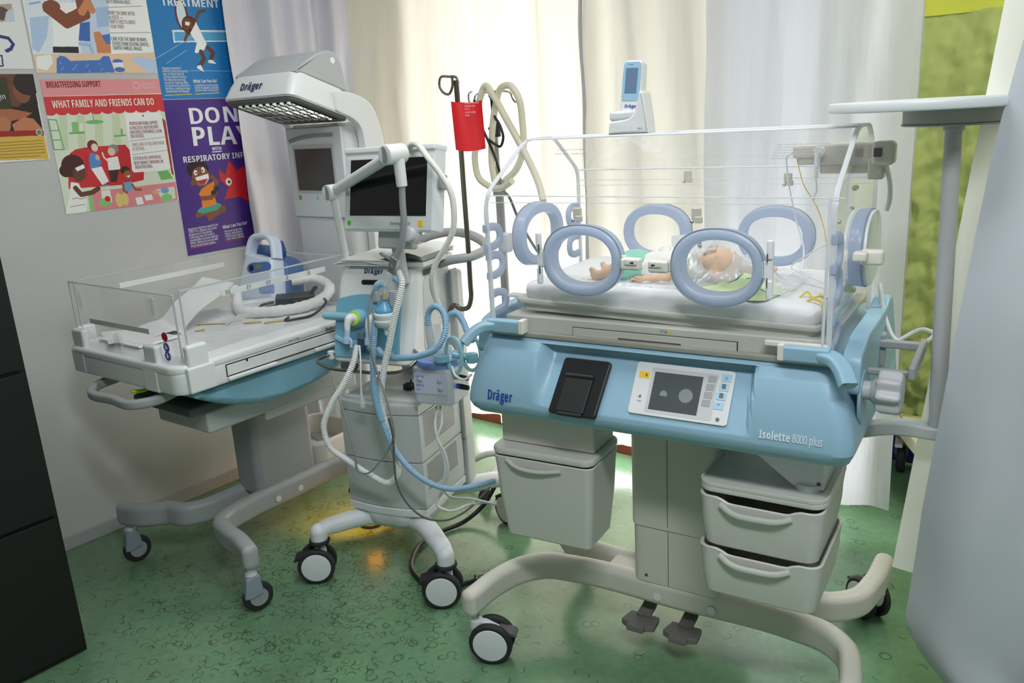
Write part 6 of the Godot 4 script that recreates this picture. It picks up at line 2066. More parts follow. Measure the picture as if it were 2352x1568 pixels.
	g.sheet(func(u: float, v: float) -> Vector3: return V3(0.055, 0.876, -0.235) + V3(0.03 * u, 0.012 * sin(u * 2.5), -0.1 * u) * 1.0 + V3(0.015, 0.02, 0.01) * (v - 0.5), 12, 4)
	var slip := solo("label_slip", g, M["print_white"], "small curled white label slip lying on the cot mattress", "label", o, yaw)
	text(slip, "lettering", "sterile gown", 0.006, Transform3D(Basis(Vector3.UP, 1.2) * Basis(Vector3.RIGHT, -0.9), V3(0.068, 0.878, -0.24)), M["print_grey"], false, false, "Droid Sans", 3.0)
# ---------------------------------------------------------------- posters on the left wall
func paint(w: int, h: int, shapes: Array) -> ImageTexture:
	var im := Image.create_empty(w, h, false, Image.FORMAT_RGB8)
	im.fill(Color(0.93, 0.93, 0.92))
	for s in shapes:
		var c := Color(s[1])
		var a: Array = s[2]
		if s[0] == "p":
			var pts := PackedVector2Array()
			for i in range(0, a.size(), 2): pts.append(V2(a[i], a[i + 1]))
			fill(im, pts, c)
		elif s[0] == "e":
			var pts := PackedVector2Array()
			for i in 40: pts.append(V2(a[0] + a[2] * cos(TAU * i / 40), a[1] + a[3] * sin(TAU * i / 40)))
			fill(im, pts, c)
		else:
			for i in range(0, a.size() - 2, 2):
				var p := V2(a[i], a[i + 1])
				var q := V2(a[i + 2], a[i + 3])
				var d: Vector2 = (q - p).normalized() * s[3] * 0.5
				var n := V2(-d.y, d.x)
				fill(im, PackedVector2Array([p + n - d * 0.5, q + n + d * 0.5, q - n + d * 0.5, p - n - d * 0.5]), c)
				if s[3] > 9:
					for e in [p, q]:
						var cp := PackedVector2Array()
						for k in 20: cp.append(e + Vector2.from_angle(TAU * k / 20) * s[3] * 0.5)
						fill(im, cp, c)
	return ImageTexture.create_from_image(im)

func fill(im: Image, pts: PackedVector2Array, c: Color) -> void:
	var lo := 1e9
	var hi := -1e9
	for p in pts:
		lo = minf(lo, p.y)
		hi = maxf(hi, p.y)
	for y in range(maxi(0, int(lo)), mini(im.get_height() - 1, int(hi) + 1) + 1):
		var xs := []
		var yy := y + 0.5
		for i in pts.size():
			var a := pts[i]
			var b := pts[(i + 1) % pts.size()]
			if (a.y <= yy) != (b.y <= yy): xs.append(a.x + (yy - a.y) / (b.y - a.y) * (b.x - a.x))
		xs.sort()
		for i in range(0, xs.size() - 1, 2):
			var x0 := clampi(int(round(xs[i])), 0, im.get_width())
			var x1 := clampi(int(round(xs[i + 1])), 0, im.get_width())
			if x1 > x0: im.fill_rect(Rect2i(x0, y, x1 - x0, 1), c)

# z0: where its left edge is along the left wall; the poster hangs in the wall's plane
func poster(label: String, z0: float, w: float, y0: float, y1: float, ppm: int, shapes: Array, texts: Array) -> void:
	var h := y1 - y0
	var at := fr(ROOM, V3(0.0, y1, z0))
	var o := thing("poster", label, "poster", at, float(ROOM[1]) - 90.0)
	var g := G.new().box(V3(w / 2, -h / 2, 0.0012), V3(w, h, 0.0016))
	part("paper", g, M["paper"], o)
	g = G.new()
	g.tquad(V3(0, -h, 0.0022), V3(w, -h, 0.0022), V3(w, 0, 0.0022), V3(0, 0, 0.0022))
	var m := StandardMaterial3D.new()
	m.resource_name = "poster_print"
	m.albedo_texture = paint(int(w * ppm), int(h * ppm), shapes)
	m.roughness = 0.45
	part("print", g, m, o)
	for t in texts:
		var n := text(o, "lettering", t[0], t[5], Transform3D(), M[t[1]], t[7] == 1, false, "Droid Sans", 3.0)
		var bw: float = maxf(n.mesh.get_aabb().size.x, 1e-4)
		n.transform = Transform3D(Basis(Vector3.BACK, deg_to_rad(t[6])).scaled_local(V3(t[4] / bw, 1, 1)), V3(t[2], t[3], 0.0028))

func build_posters() -> void:
	for q in [["po_maroon", "8e1d2c"], ["po_rose", "f6cfd2"], ["po_cream", "f6efdb"], ["po_brick", "9a4a48"], ["po_brick_pale", "c08a88"], ["po_ink", "3a3d42"], ["po_brown", "8a6a58"], ["po_white", "f1f1f4"]]: mat(q[0], Color(q[1]), 0.6)
	poster("pink and green family support poster with a red scalloped banner on the left wall", 1.645, 0.441, 1.241, 1.708, 1300, [
		["p", "dfe8d2", [0, -6, 610, -7, 581, 609, -16, 616]],
		["p", "cfdcb8", [53, 153, 88, 154, 67, 313, 31, 311]],
		["p", "cfdcb8", [132, 156, 169, 157, 147, 318, 110, 316]],
		["p", "cfdcb8", [214, 159, 252, 160, 231, 324, 192, 321]],
		["p", "cfdcb8", [299, 162, 338, 163, 317, 330, 277, 327]],
		["p", "cfdcb8", [386, 165, 427, 166, 406, 336, 365, 333]],
		["p", "ec9aa0", [0, -9, 611, -11, 600, 74, -3, 75]],
		["p", "f3e8c8", [-2, 73, 601, 70, 600, 75, -1, 77]],
		["p", "d83a3e", [-1, 75, 600, 74, 592, 142, -1, 144]],
		["e", "d83a3e", [18, 144, 26, 15]],
		["e", "d83a3e", [69, 144, 27, 15]],
		["e", "d83a3e", [121, 144, 27, 16]],
		["e", "d83a3e", [173, 144, 28, 16]],
		["e", "d83a3e", [227, 144, 29, 16]],
		["e", "d83a3e", [282, 144, 29, 16]],
		["e", "d83a3e", [338, 144, 30, 16]],
		["e", "d83a3e", [395, 143, 30, 16]],
		["e", "d83a3e", [454, 143, 31, 17]],
		["e", "d83a3e", [513, 143, 32, 17]],
		["e", "d83a3e", [574, 143, 33, 17]],
		["l", "6fb070", [2, 175, 37, 179, 47, 312, 2, 310, 2, 175], 5.0],
		["l", "6fb070", [2, 224, 40, 226], 5.0],
		["l", "6fb070", [2, 267, 43, 268], 5.0],
		["l", "5fa860", [207, 155, 208, 190], 4.0],
		["e", "7dbf6e", [210, 195, 44, 9]],
		["p", "8cc878", [103, 191, 133, 191, 129, 236, 99, 236]],
		["p", "6fb35f", [83, 237, 156, 236, 154, 245, 84, 245]],
		["p", "e9ecdc", [137, 200, 155, 199, 151, 234, 133, 235]],
		["p", "8cc878", [329, 231, 341, 232, 338, 261, 326, 260]],
		["p", "6fb35f", [290, 261, 352, 260, 351, 267, 290, 269]],
		["p", "b33a2e", [553, 191, 568, 203, 566, 478, 556, 468]],
		["p", "cf2f36", [54, 363, 69, 331, 98, 315, 155, 308, 339, 308, 381, 373, 411, 446, 402, 485, 292, 498, 32, 492]],
		["l", "a82028", [142, 340, 129, 444], 4.0],
		["p", "79bd6a", [481, 450, 538, 447, 559, 492, 494, 495]],
		["p", "e88f95", [116, 515, 571, 511, 566, 604, 120, 612]],
		["p", "8fcf80", [116, 515, 135, 515, 132, 612, 111, 611]],
		["p", "dcebcf", [456, 538, 558, 533, 557, 594, 485, 598]],
		["e", "4a2622", [73, 390, 54, 53]],
		["e", "4a2622", [35, 409, 29, 29]],
		["e", "6b4030", [94, 427, 31, 29]],
		["p", "fbfbf6", [79, 399, 122, 385, 125, 403, 87, 415]],
		["e", "6b4030", [90, 448, 25, 14]],
		["p", "f6f6ee", [48, 461, 83, 470, 90, 501, 107, 556, 92, 609, -8, 613, 30, 524]],
		["l", "6b4030", [64, 491, 85, 524, 138, 519, 170, 503], 22.0],
		["l", "8c8c84", [40, 540, 63, 537, 80, 544, 104, 539], 3.0],
		["l", "8c8c84", [25, 575, 56, 572, 94, 571], 3.0],
		["e", "7c2d26", [180, 301, 25, 24]],
		["e", "f2d6c4", [188, 312, 16, 19]],
		["p", "5b8fd0", [162, 334, 196, 343, 208, 379, 195, 406, 151, 410, 151, 371]],
		["e", "e2b39b", [193, 359, 10, 13]],
		["p", "f7f6f0", [153, 409, 205, 402, 227, 475, 192, 490]],
		["l", "5b8fd0", [198, 489, 228, 495], 5.0],
		["e", "8d8d8c", [277, 325, 26, 22]],
		["e", "e8c4ae", [265, 337, 18, 19]],
		["p", "f4f3ee", [238, 366, 292, 360, 295, 422, 235, 425]],
		["l", "f2d6c4", [220, 338, 224, 361, 242, 382], 8.0],
		["p", "4e2d27", [232, 423, 288, 425, 264, 481, 236, 480]],
		["l", "c03038", [238, 493, 262, 494], 6.0],
		["e", "4a2622", [316, 430, 25, 20]],
		["e", "9a6440", [326, 452, 21, 21]],
		["p", "fbfbfb", [316, 458, 337, 455, 329, 467]],
		["p", "7fa6d8", [294, 487, 343, 486, 333, 532, 317, 538, 295, 518]],
		["l", "9a6440", [294, 498, 291, 525, 305, 537], 12.0],
		["l", "9a6440", [340, 503, 352, 528, 379, 530], 12.0],
		["p", "f4f4ec", [181, 516, 224, 516, 225, 577, 175, 588]],
		["e", "8fd080", [190, 572, 31, 20]],
		["e", "d8262e", [205, 557, 14, 13]],
		["e", "e8cf80", [262, 569, 20, 34]],
		["e", "e8cf80", [291, 568, 17, 31]],
		["p", "f6f6f2", [343, 567, 377, 566, 382, 601, 347, 604]],
		["p", "f6f6f2", [390, 560, 431, 560, 435, 586, 395, 588]],
		["e", "e2b58c", [456, 550, 20, 9]],
		["e", "7fa6d8", [504, 547, 22, 16]],
		["e", "8fd080", [509, 584, 29, 19]],
		["p", "f7f6f4", [364, 160, 539, 161, 553, 177, 555, 433, 538, 447, 359, 445, 351, 433, 359, 294]],
		["l", "8d8f92", [363, 293, 558, 283], 2.0],
		["l", "8d8f92", [367, 358, 556, 349], 2.0],
		["e", "7a1f22", [455, 175, 4, 4]],
		["e", "f3b9bd", [447, 31, 19, 18]],
		["e", "ec9aa0", [447, 31, 13, 13]]], [
		["BREASTFEEDING SUPPORT", "po_maroon", 0.0165, -0.0185, 0.1904, 0.0207, 0.4, 1],
		["World Health", "po_rose", 0.3635, -0.0185, 0.0569, 0.0101, 0.7, 1],
		["Organization", "po_rose", 0.3626, -0.0302, 0.0569, 0.0101, 0.5, 1],
		["WHAT FAMILY AND FRIENDS CAN DO", "po_cream", 0.0240, -0.0846, 0.3778, 0.0254, 0.1, 1],
		["PROVIDE EMOTIONAL SUPPORT", "po_brick", 0.2905, -0.1619, 0.1124, 0.0113, -0.1, 0],
		["& PRACTICAL HELP (DELIVER", "po_brick", 0.2887, -0.1783, 0.1147, 0.0113, 0.3, 0],
		["GROCERIES, COOK MEALS, CLEAN", "po_brick", 0.2872, -0.1935, 0.1266, 0.0113, -0.2, 0],
		["THE HOUSE).", "po_brick", 0.2862, -0.2089, 0.0542, 0.0113, 0.6, 0],
		["TAKE CARE OF BIG BROTHERS", "po_brick_pale", 0.2868, -0.2398, 0.1308, 0.0114, 0.2, 0],
		["& SISTERS.", "po_brick_pale", 0.2859, -0.2552, 0.0478, 0.0114, -0.9, 0],
		["LISTEN & BE SUPPORTIVE.", "po_brick", 0.2831, -0.2909, 0.1131, 0.0114, -0.6, 0],
		["BOOST MOM'S CONFIDENCE IN", "po_brick", 0.2826, -0.3077, 0.1159, 0.0115, -0.9, 0],
		["BREASTFEEDING.", "po_brick", 0.2835, -0.3234, 0.0704, 0.0115, -0.8, 0]])
	poster("pale blue poster of a father holding a baby, above the family poster", 1.652, 0.445, 1.729, 2.210, 1000, [
		["p", "cfdcf0", [42, -59, 515, -124, 460, 484, -12, 490]],
		["p", "e7eef6", [30, 61, 159, 47, 169, 411, -4, 420]],
		["e", "a6c6e8", [30, 340, 8, 9]],
		["p", "b8d0ec", [13, 300, 79, 291, 58, 361, 22, 413, 3, 401]],
		["l", "8fb4e0", [22, 256, 58, 248], 6.0],
		["p", "a9c6ea", [247, 256, 328, 245, 315, 313, 241, 322]],
		["p", "3f6cb8", [174, 312, 217, 304, 206, 371, 166, 370]],
		["l", "a9c6ea", [168, 381, 202, 383, 207, 410], 12.0],
		["p", "d98b5c", [224, 340, 246, 336, 297, 410, 225, 411]],
		["p", "4a7ac8", [251, 349, 292, 341, 295, 381, 263, 379]],
		["p", "fbfbfa", [94, 252, 188, 240, 181, 312, 159, 391, 73, 394, 84, 329]],
		["p", "2b2524", [72, 392, 160, 391, 158, 412, 69, 412]],
		["l", "8a4a30", [84, 265, 135, 307, 201, 278, 204, 194], 44.0],
		["l", "8a4a30", [164, 293, 202, 272], 40.0],
		["l", "d98b5c", [195, 272, 223, 238, 232, 264], 26.0],
		["e", "8a4a30", [97, 258, 26, 19]],
		["p", "f1cfae", [-4, 419, 450, 407, 461, 478, -8, 487]],
		["p", "f8f8f6", [10, 426, 60, 418, 63, 445, 37, 471, 6, 464]],
		["p", "4a7ac8", [77, 432, 92, 422, 108, 425, 124, 439, 227, 435, 244, 421, 266, 421, 277, 478, 68, 481]],
		["e", "c8daf4", [87, 447, 2, 2]],
		["e", "c8daf4", [128, 467, 2, 2]],
		["e", "c8daf4", [176, 458, 2, 2]],
		["e", "c8daf4", [225, 448, 2, 2]],
		["e", "c8daf4", [88, 469, 2, 2]],
		["e", "c8daf4", [135, 460, 2, 2]],
		["e", "c8daf4", [183, 450, 2, 2]],
		["e", "c8daf4", [226, 471, 2, 2]],
		["e", "c8daf4", [95, 462, 2, 2]],
		["e", "c8daf4", [142, 453, 2, 2]],
		["e", "c8daf4", [184, 473, 2, 2]],
		["e", "c8daf4", [233, 464, 2, 2]],
		["p", "bcd3ee", [346, 428, 385, 419, 445, 434, 447, 477, 406, 478]],
		["e", "4a7ac8", [295, 439, 20, 8]],
		["p", "f3f3f0", [276, 443, 315, 442, 312, 463, 275, 463]],
		["e", "4a7ac8", [297, 468, 20, 9]],
		["p", "fbfaf8", [330, -36, 487, -55, 442, 404, 275, 413]],
		["l", "b5b8bc", [289, 253, 426, 240], 3.0],
		["l", "b5b8bc", [285, 340, 440, 333], 3.0]], [
		["GETS ENOUGH REST.", "po_ink", 0.2904, -0.2327, 0.0916, 0.0109, 0.9, 0],
		["BURP THE BABY AFTER", "po_brown", 0.2911, -0.2711, 0.0988, 0.0123, 0.5, 0],
		["A FEED —", "po_brown", 0.2907, -0.2884, 0.0519, 0.0123, 4.2, 0],
		["DAD'S CHEST IS GREAT", "po_brown", 0.2911, -0.3017, 0.0963, 0.0124, 0.9, 0],
		["FOR THIS!", "po_brown", 0.2907, -0.3192, 0.0487, 0.0124, 2.2, 0],
		["CARE FOR THE BABY IN WAYS", "po_ink", 0.2843, -0.3611, 0.1362, 0.0124, -0.1, 0],
		["OTHER THAN FEEDING (BATHS,", "po_ink", 0.2856, -0.3773, 0.1412, 0.0125, -0.3, 0],
		["DIAPER CHANGES, WALKS).", "po_ink", 0.2857, -0.3922, 0.1119, 0.0125, -0.9, 0]])
	poster("bright blue poster with a tennis player in white, partly behind the lilac curtain", 1.206, 0.466, 1.632, 2.210, 1000, [
		["p", "1f7fc4", [50, -187, 1076, -345, 939, 633, -95, 603]],
		["p", "e8f2fa", [86, 321, 887, 296, 886, 303, 88, 329]],
		["p", "e8f2fa", [86, 321, 93, 321, 92, 369, 85, 369]],
		["p", "e8f2fa", [89, 361, 882, 332, 881, 338, 89, 367]],
		["p", "58aede", [93, 330, 886, 302, 882, 331, 92, 359]],
		["l", "9fd0f0", [-3, 430, 174, 340], 2.0],
		["l", "9fd0f0", [42, 445, 136, 394], 2.0],
		["l", "9fd0f0", [137, 472, 765, 475], 2.0],
		["l", "f0e8e4", [143, 287, 139, 326], 3.0],
		["e", "742a2e", [136, 261, 27, 60]],
		["e", "d9ecf6", [136, 261, 19, 51]],
		["l", "7a4326", [135, 357, 148, 335, 171, 315], 12.0],
		["l", "7a4326", [192, 286, 211, 251, 239, 242], 11.0],
		["e", "5a2f1e", [166, 302, 35, 36]],
		["e", "7a4326", [157, 300, 21, 24]],
		["p", "fbfbfb", [147, 288, 168, 290, 162, 303, 146, 301]],
		["p", "2c1a18", [156, 314, 171, 316, 161, 334]],
		["p", "fbfbfb", [161, 331, 184, 302, 194, 286, 207, 320, 228, 370, 213, 392, 176, 406, 168, 401, 184, 368]],
		["l", "6a3a22", [197, 399, 207, 424, 184, 453], 17.0],
		["l", "6a3a22", [229, 383, 251, 401, 233, 434], 17.0],
		["p", "fbfbfb", [173, 453, 188, 450, 198, 477, 168, 462]],
		["p", "fbfbfb", [225, 430, 244, 430, 259, 446, 223, 442]],
		["l", "e6d23a", [14, 564, 128, 561], 3.0],
		["l", "e6d23a", [143, 562, 253, 558], 3.0]], [
		["TREATMENT COURSE?", "po_white", 0.0564, -0.2203, 0.4490, 0.0282, 1.1, 1],
		["What Can You Do?", "po_white", 0.1428, -0.5124, 0.1063, 0.0123, 0.3, 1],
		["Stopping treatment of", "po_white", 0.0183, -0.4635, 0.0805, 0.0094, 0.7, 0],
		["antibiotics before the course is", "po_white", 0.0185, -0.4741, 0.1093, 0.0094, 0.4, 0],
		["over can lead to the risk", "po_white", 0.0187, -0.4848, 0.0878, 0.0094, 0.4, 0],
		["of drug-resistant bacteria.", "po_white", 0.0188, -0.4954, 0.0987, 0.0094, 0.2, 0],
		["This means the same drugs", "po_white", 0.0190, -0.5061, 0.0916, 0.0094, 0.1, 0],
		["you use for treatment today", "po_white", 0.0191, -0.5168, 0.1003, 0.0094, -0.1, 0],
		["can become less effective in", "po_white", 0.0193, -0.5276, 0.1062, 0.0094, -0.3, 0],
		["the future, resulting in longer", "po_white", 0.0194, -0.5383, 0.1063, 0.0095, -0.4, 0],
		["recovery times from diseases.", "po_white", 0.0196, -0.5491, 0.0992, 0.0095, -0.5, 0],
		["Complete the recommended", "po_white", 0.1445, -0.5278, 0.1064, 0.0091, -0.2, 0],
		["course of antibiotics prescribed", "po_white", 0.1451, -0.5374, 0.1065, 0.0091, -0.4, 0],
		["by your health care provider.", "po_white", 0.1456, -0.5470, 0.1066, 0.0091, -0.5, 0]])
	poster("purple poster warning about respiratory infections with a smiling boy, beside the lilac curtain", 1.204, 0.464, 1.016, 1.629, 1000, [
		["p", "4b2a88", [-7, -25, 1051, -7, 938, 823, -27, 653]],
		["p", "d8232f", [196, 281, 223, 307, 249, 248, 282, 292, 370, 257, 392, 330, 455, 364, 383, 386, 355, 455, 280, 404, 203, 406, 231, 357, 196, 326]],
		["e", "f2e6da", [235, 336, 15, 16]],
		["e", "20141a", [237, 337, 6, 6]],
		["p", "8a5230", [60, 451, 98, 428, 203, 430, 205, 453, 148, 472, 118, 489, 108, 460, 64, 469]],
		["p", "4fa89a", [69, 441, 87, 427, 166, 415, 188, 425, 164, 446, 94, 453]],
		["p", "f08c28", [103, 354, 132, 340, 169, 326, 158, 377, 165, 422, 97, 431, 98, 384, 90, 373]],
		["l", "8a5230", [104, 391, 142, 392, 164, 377], 19.0],
		["l", "8a5230", [161, 309, 180, 331, 168, 357], 18.0],
		["e", "2a1a1c", [102, 273, 49, 37]],
		["e", "8a5230", [111, 304, 40, 40]],
		["e", "8a5230", [71, 327, 10, 10]],
		["e", "fbfbf8", [90, 286, 8, 11]],
		["e", "fbfbf8", [125, 278, 8, 12]],
		["e", "20141a", [92, 287, 3, 4]],
		["e", "20141a", [122, 280, 3, 4]],
		["p", "fbfbf8", [84, 305, 146, 294, 146, 314, 127, 336, 99, 335]],
		["p", "c02a35", [90, 319, 141, 314, 124, 335, 101, 334]],
		["l", "20202a", [153, 376, 180, 355], 14.0],
		["e", "20202a", [157, 373, 12, 9]],
		["e", "20202a", [177, 356, 10, 9]],
		["l", "c8324a", [14, 586, 146, 580], 3.0],
		["l", "c8324a", [177, 580, 387, 573], 3.0],
		["l", "f3f3f3", [179, 210, 222, 210], 4.0]], [
		["DON'T", "po_white", 0.0916, -0.0661, 0.3093, 0.0625, 0.4, 1],
		["PLAY", "po_white", 0.0896, -0.1451, 0.2723, 0.0736, -1.4, 1],
		["WITH", "po_white", 0.1794, -0.1974, 0.0432, 0.0134, -1.1, 1],
		["RESPIRATORY INFECTIONS", "po_white", 0.0423, -0.2320, 0.4165, 0.0236, 0.1, 1],
		["Respiratory infections caused by the", "po_white", 0.0175, -0.5080, 0.1362, 0.0101, 1.4, 0],
		["COVID-19 or influenza virus can be", "po_white", 0.0175, -0.5193, 0.1284, 0.0101, 1.2, 0],
		["dangerous to all age groups.", "po_white", 0.0174, -0.5306, 0.1068, 0.0101, 1.4, 0],
		["Contracting them can result in", "po_white", 0.0174, -0.5420, 0.1146, 0.0101, 1.0, 0],
		["hospitalization and even death for", "po_white", 0.0173, -0.5533, 0.1320, 0.0102, 0.8, 0],
		["infants, elderly and persons with", "po_white", 0.0173, -0.5647, 0.1266, 0.0102, 0.8, 0],
		["compromised immune systems.", "po_white", 0.0172, -0.5761, 0.1149, 0.0102, 0.5, 0],
		["What Can You Do?", "po_white", 0.1747, -0.5203, 0.1195, 0.0139, 2.1, 1],
		["• Wash your hands often", "po_white", 0.1764, -0.5388, 0.0894, 0.0091, 1.1, 0],
		["• Keep a safe distance", "po_white", 0.1770, -0.5495, 0.0895, 0.0091, 0.9, 0],
		["• Practise good hygiene", "po_white", 0.1776, -0.5602, 0.0896, 0.0091, 0.8, 0],
		["• Get vaccinated", "po_white", 0.1782, -0.5709, 0.0897, 0.0091, 0.7, 0]])
	poster("dark photograph poster of a newborn on skin over a yellow caption band", 2.140, 0.476, 1.438, 1.726, 900, [
		["p", "241a18", [-90, 0, 425, 0, 424, 182, -128, 168]],
		["e", "6d4030", [360, 34, 33, 63]],
		["p", "3a3a1c", [-8, 10, 350, 9, 347, 102, -28, 101]],
		["e", "8a5238", [385, 51, 25, 35]],
		["e", "2a1a16", [406, 28, 40, 35]],
		["p", "b06a48", [159, 102, 347, 102, 404, 116, 375, 132, 340, 137, 322, 171, 144, 172]],
		["p", "c98058", [338, 148, 376, 127, 403, 133, 423, 164, 422, 179, 343, 177]],
		["e", "c07a58", [316, 147, 18, 25]],
		["p", "a4271f", [-125, 158, 402, 168, 426, 171, 425, 185, -130, 177]],
		["p", "e0b84c", [-130, 176, 425, 185, 425, 257, -143, 237]],
		["e", "d9d2b0", [412, 175, 10, 10]],
		["e", "5c8a7a", [412, 175, 7, 7]],
		["l", "8d7238", [138, 201, 416, 200], 2.0],
		["l", "8d7238", [136, 209, 417, 209], 2.0],
		["l", "8d7238", [135, 217, 417, 218], 2.0],
		["l", "8d7238", [133, 225, 418, 227], 2.0],
		["l", "8d7238", [131, 233, 418, 237], 2.0],
		["l", "8d7238", [129, 242, 401, 246], 2.0]], [
		["begin", "po_white", 0.3207, -0.0774, 0.0503, 0.0165, 5.3, 0]])
	poster("white instruction sheet with a curved navy arrow at the upper left corner", 2.040, 0.382, 1.742, 2.200, 700, [
		["p", "ececea", [-9, 31, 305, -8, 266, 323, -74, 331]],
		["p", "b9a9a0", [197, 180, 246, 174, 246, 213, 189, 218]],
		["e", "5f4a40", [221, 197, 17, 15]],
		["p", "cfd6e0", [231, 193, 248, 183, 246, 212, 222, 215]],
		["l", "2a3478", [203, 247, 224, 251, 232, 264, 225, 275, 214, 280], 7.0],
		["p", "2a3478", [209, 280, 220, 272, 220, 283]],
		["l", "2a3060", [173, 293, 202, 290, 200, 313, 169, 316], 3.0]], [
		])
# ---------------------------------------------------------------- a body as one surface: capsules joined by a smooth minimum, meshed as surface nets
func flesh(g: G, bones: Array, cell: float, k: float) -> void:
	var lo := V3(1e9, 1e9, 1e9)
	var hi := -lo
	for b in bones:
		var r := maxf(b[2], b[3]) + cell * 2.0
		for q in [b[0], b[1]]:
			lo = lo.min(q - V3(r, r, r))
			hi = hi.max(q + V3(r, r, r))
	var n := Vector3i(((hi - lo) / cell).ceil()) + Vector3i.ONE
	var f := PackedFloat32Array()
	f.resize(n.x * n.y * n.z)
	f.fill(1.0)
	for b in bones:
		var a: Vector3 = b[0]
		var c: Vector3 = b[1]
		var ra: float = b[2]
		var rb: float = b[3]
		var reach := maxf(ra, rb) + k + cell * 2.0
		var i0 := Vector3i(((a.min(c) - V3(reach, reach, reach) - lo) / cell).floor()).clamp(Vector3i.ZERO, n - Vector3i.ONE)
		var i1 := Vector3i(((a.max(c) + V3(reach, reach, reach) - lo) / cell).ceil()).clamp(Vector3i.ZERO, n - Vector3i.ONE)
		var d := c - a
		var dd := maxf(d.length_squared(), 1e-9)
		for z in range(i0.z, i1.z + 1):
			for y in range(i0.y, i1.y + 1):
				for x in range(i0.x, i1.x + 1):
					var p := lo + V3(x, y, z) * cell
					var t := clampf((p - a).dot(d) / dd, 0, 1)
					var s := p.distance_to(a + d * t) - lerpf(ra, rb, t)
					var id := (z * n.y + y) * n.x + x
					var o := f[id]
					var h := maxf(k - absf(o - s), 0.0) / k
					f[id] = minf(o, s) - h * h * k * 0.25
	var vid := {}
	var vs := PackedVector3Array()
	var corner := [Vector3i(0, 0, 0), Vector3i(1, 0, 0), Vector3i(0, 1, 0), Vector3i(1, 1, 0), Vector3i(0, 0, 1), Vector3i(1, 0, 1), Vector3i(0, 1, 1), Vector3i(1, 1, 1)]
	var step := [1, n.x, n.x * n.y]
	for z in n.z - 1:
		for y in n.y - 1:
			for x in n.x - 1:
				var id := (z * n.y + y) * n.x + x
				var f0 := f[id] < 0.0
				var mixed := false
				for c in 8:
					if (f[id + (c & 1) + (n.x if c & 2 else 0) + (step[2] if c & 4 else 0)] < 0.0) != f0:
						mixed = true
						break
				if not mixed: continue
				var sum := Vector3.ZERO
				var m := 0
				for c in 8:
					for ax in 3:
						if c & (1 << ax): continue
						var c2 := c | (1 << ax)
						var va := f[id + (c & 1) + (n.x if c & 2 else 0) + (step[2] if c & 4 else 0)]
						var vb := f[id + (c2 & 1) + (n.x if c2 & 2 else 0) + (step[2] if c2 & 4 else 0)]
						if (va < 0.0) == (vb < 0.0): continue
						sum += Vector3(corner[c]).lerp(Vector3(corner[c2]), va / (va - vb))
						m += 1
				vid[id] = vs.size()
				vs.append(lo + (V3(x, y, z) + sum / m) * cell)
	for id in vid:
		for ax in 3:
			var a := f[id]
			var b := f[id + step[ax]]
			if (a < 0.0) == (b < 0.0): continue
			var u: int = step[(ax + 1) % 3]
			var w: int = step[(ax + 2) % 3]
			if not (vid.has(id - u) and vid.has(id - w) and vid.has(id - u - w)): continue
			var q := [vs[vid[id - u - w]], vs[vid[id - w]], vs[vid[id]], vs[vid[id - u]]]
			if a < 0.0: g.quad(q[0], q[1], q[2], q[3])
			else: g.quad(q[3], q[2], q[1], q[0])

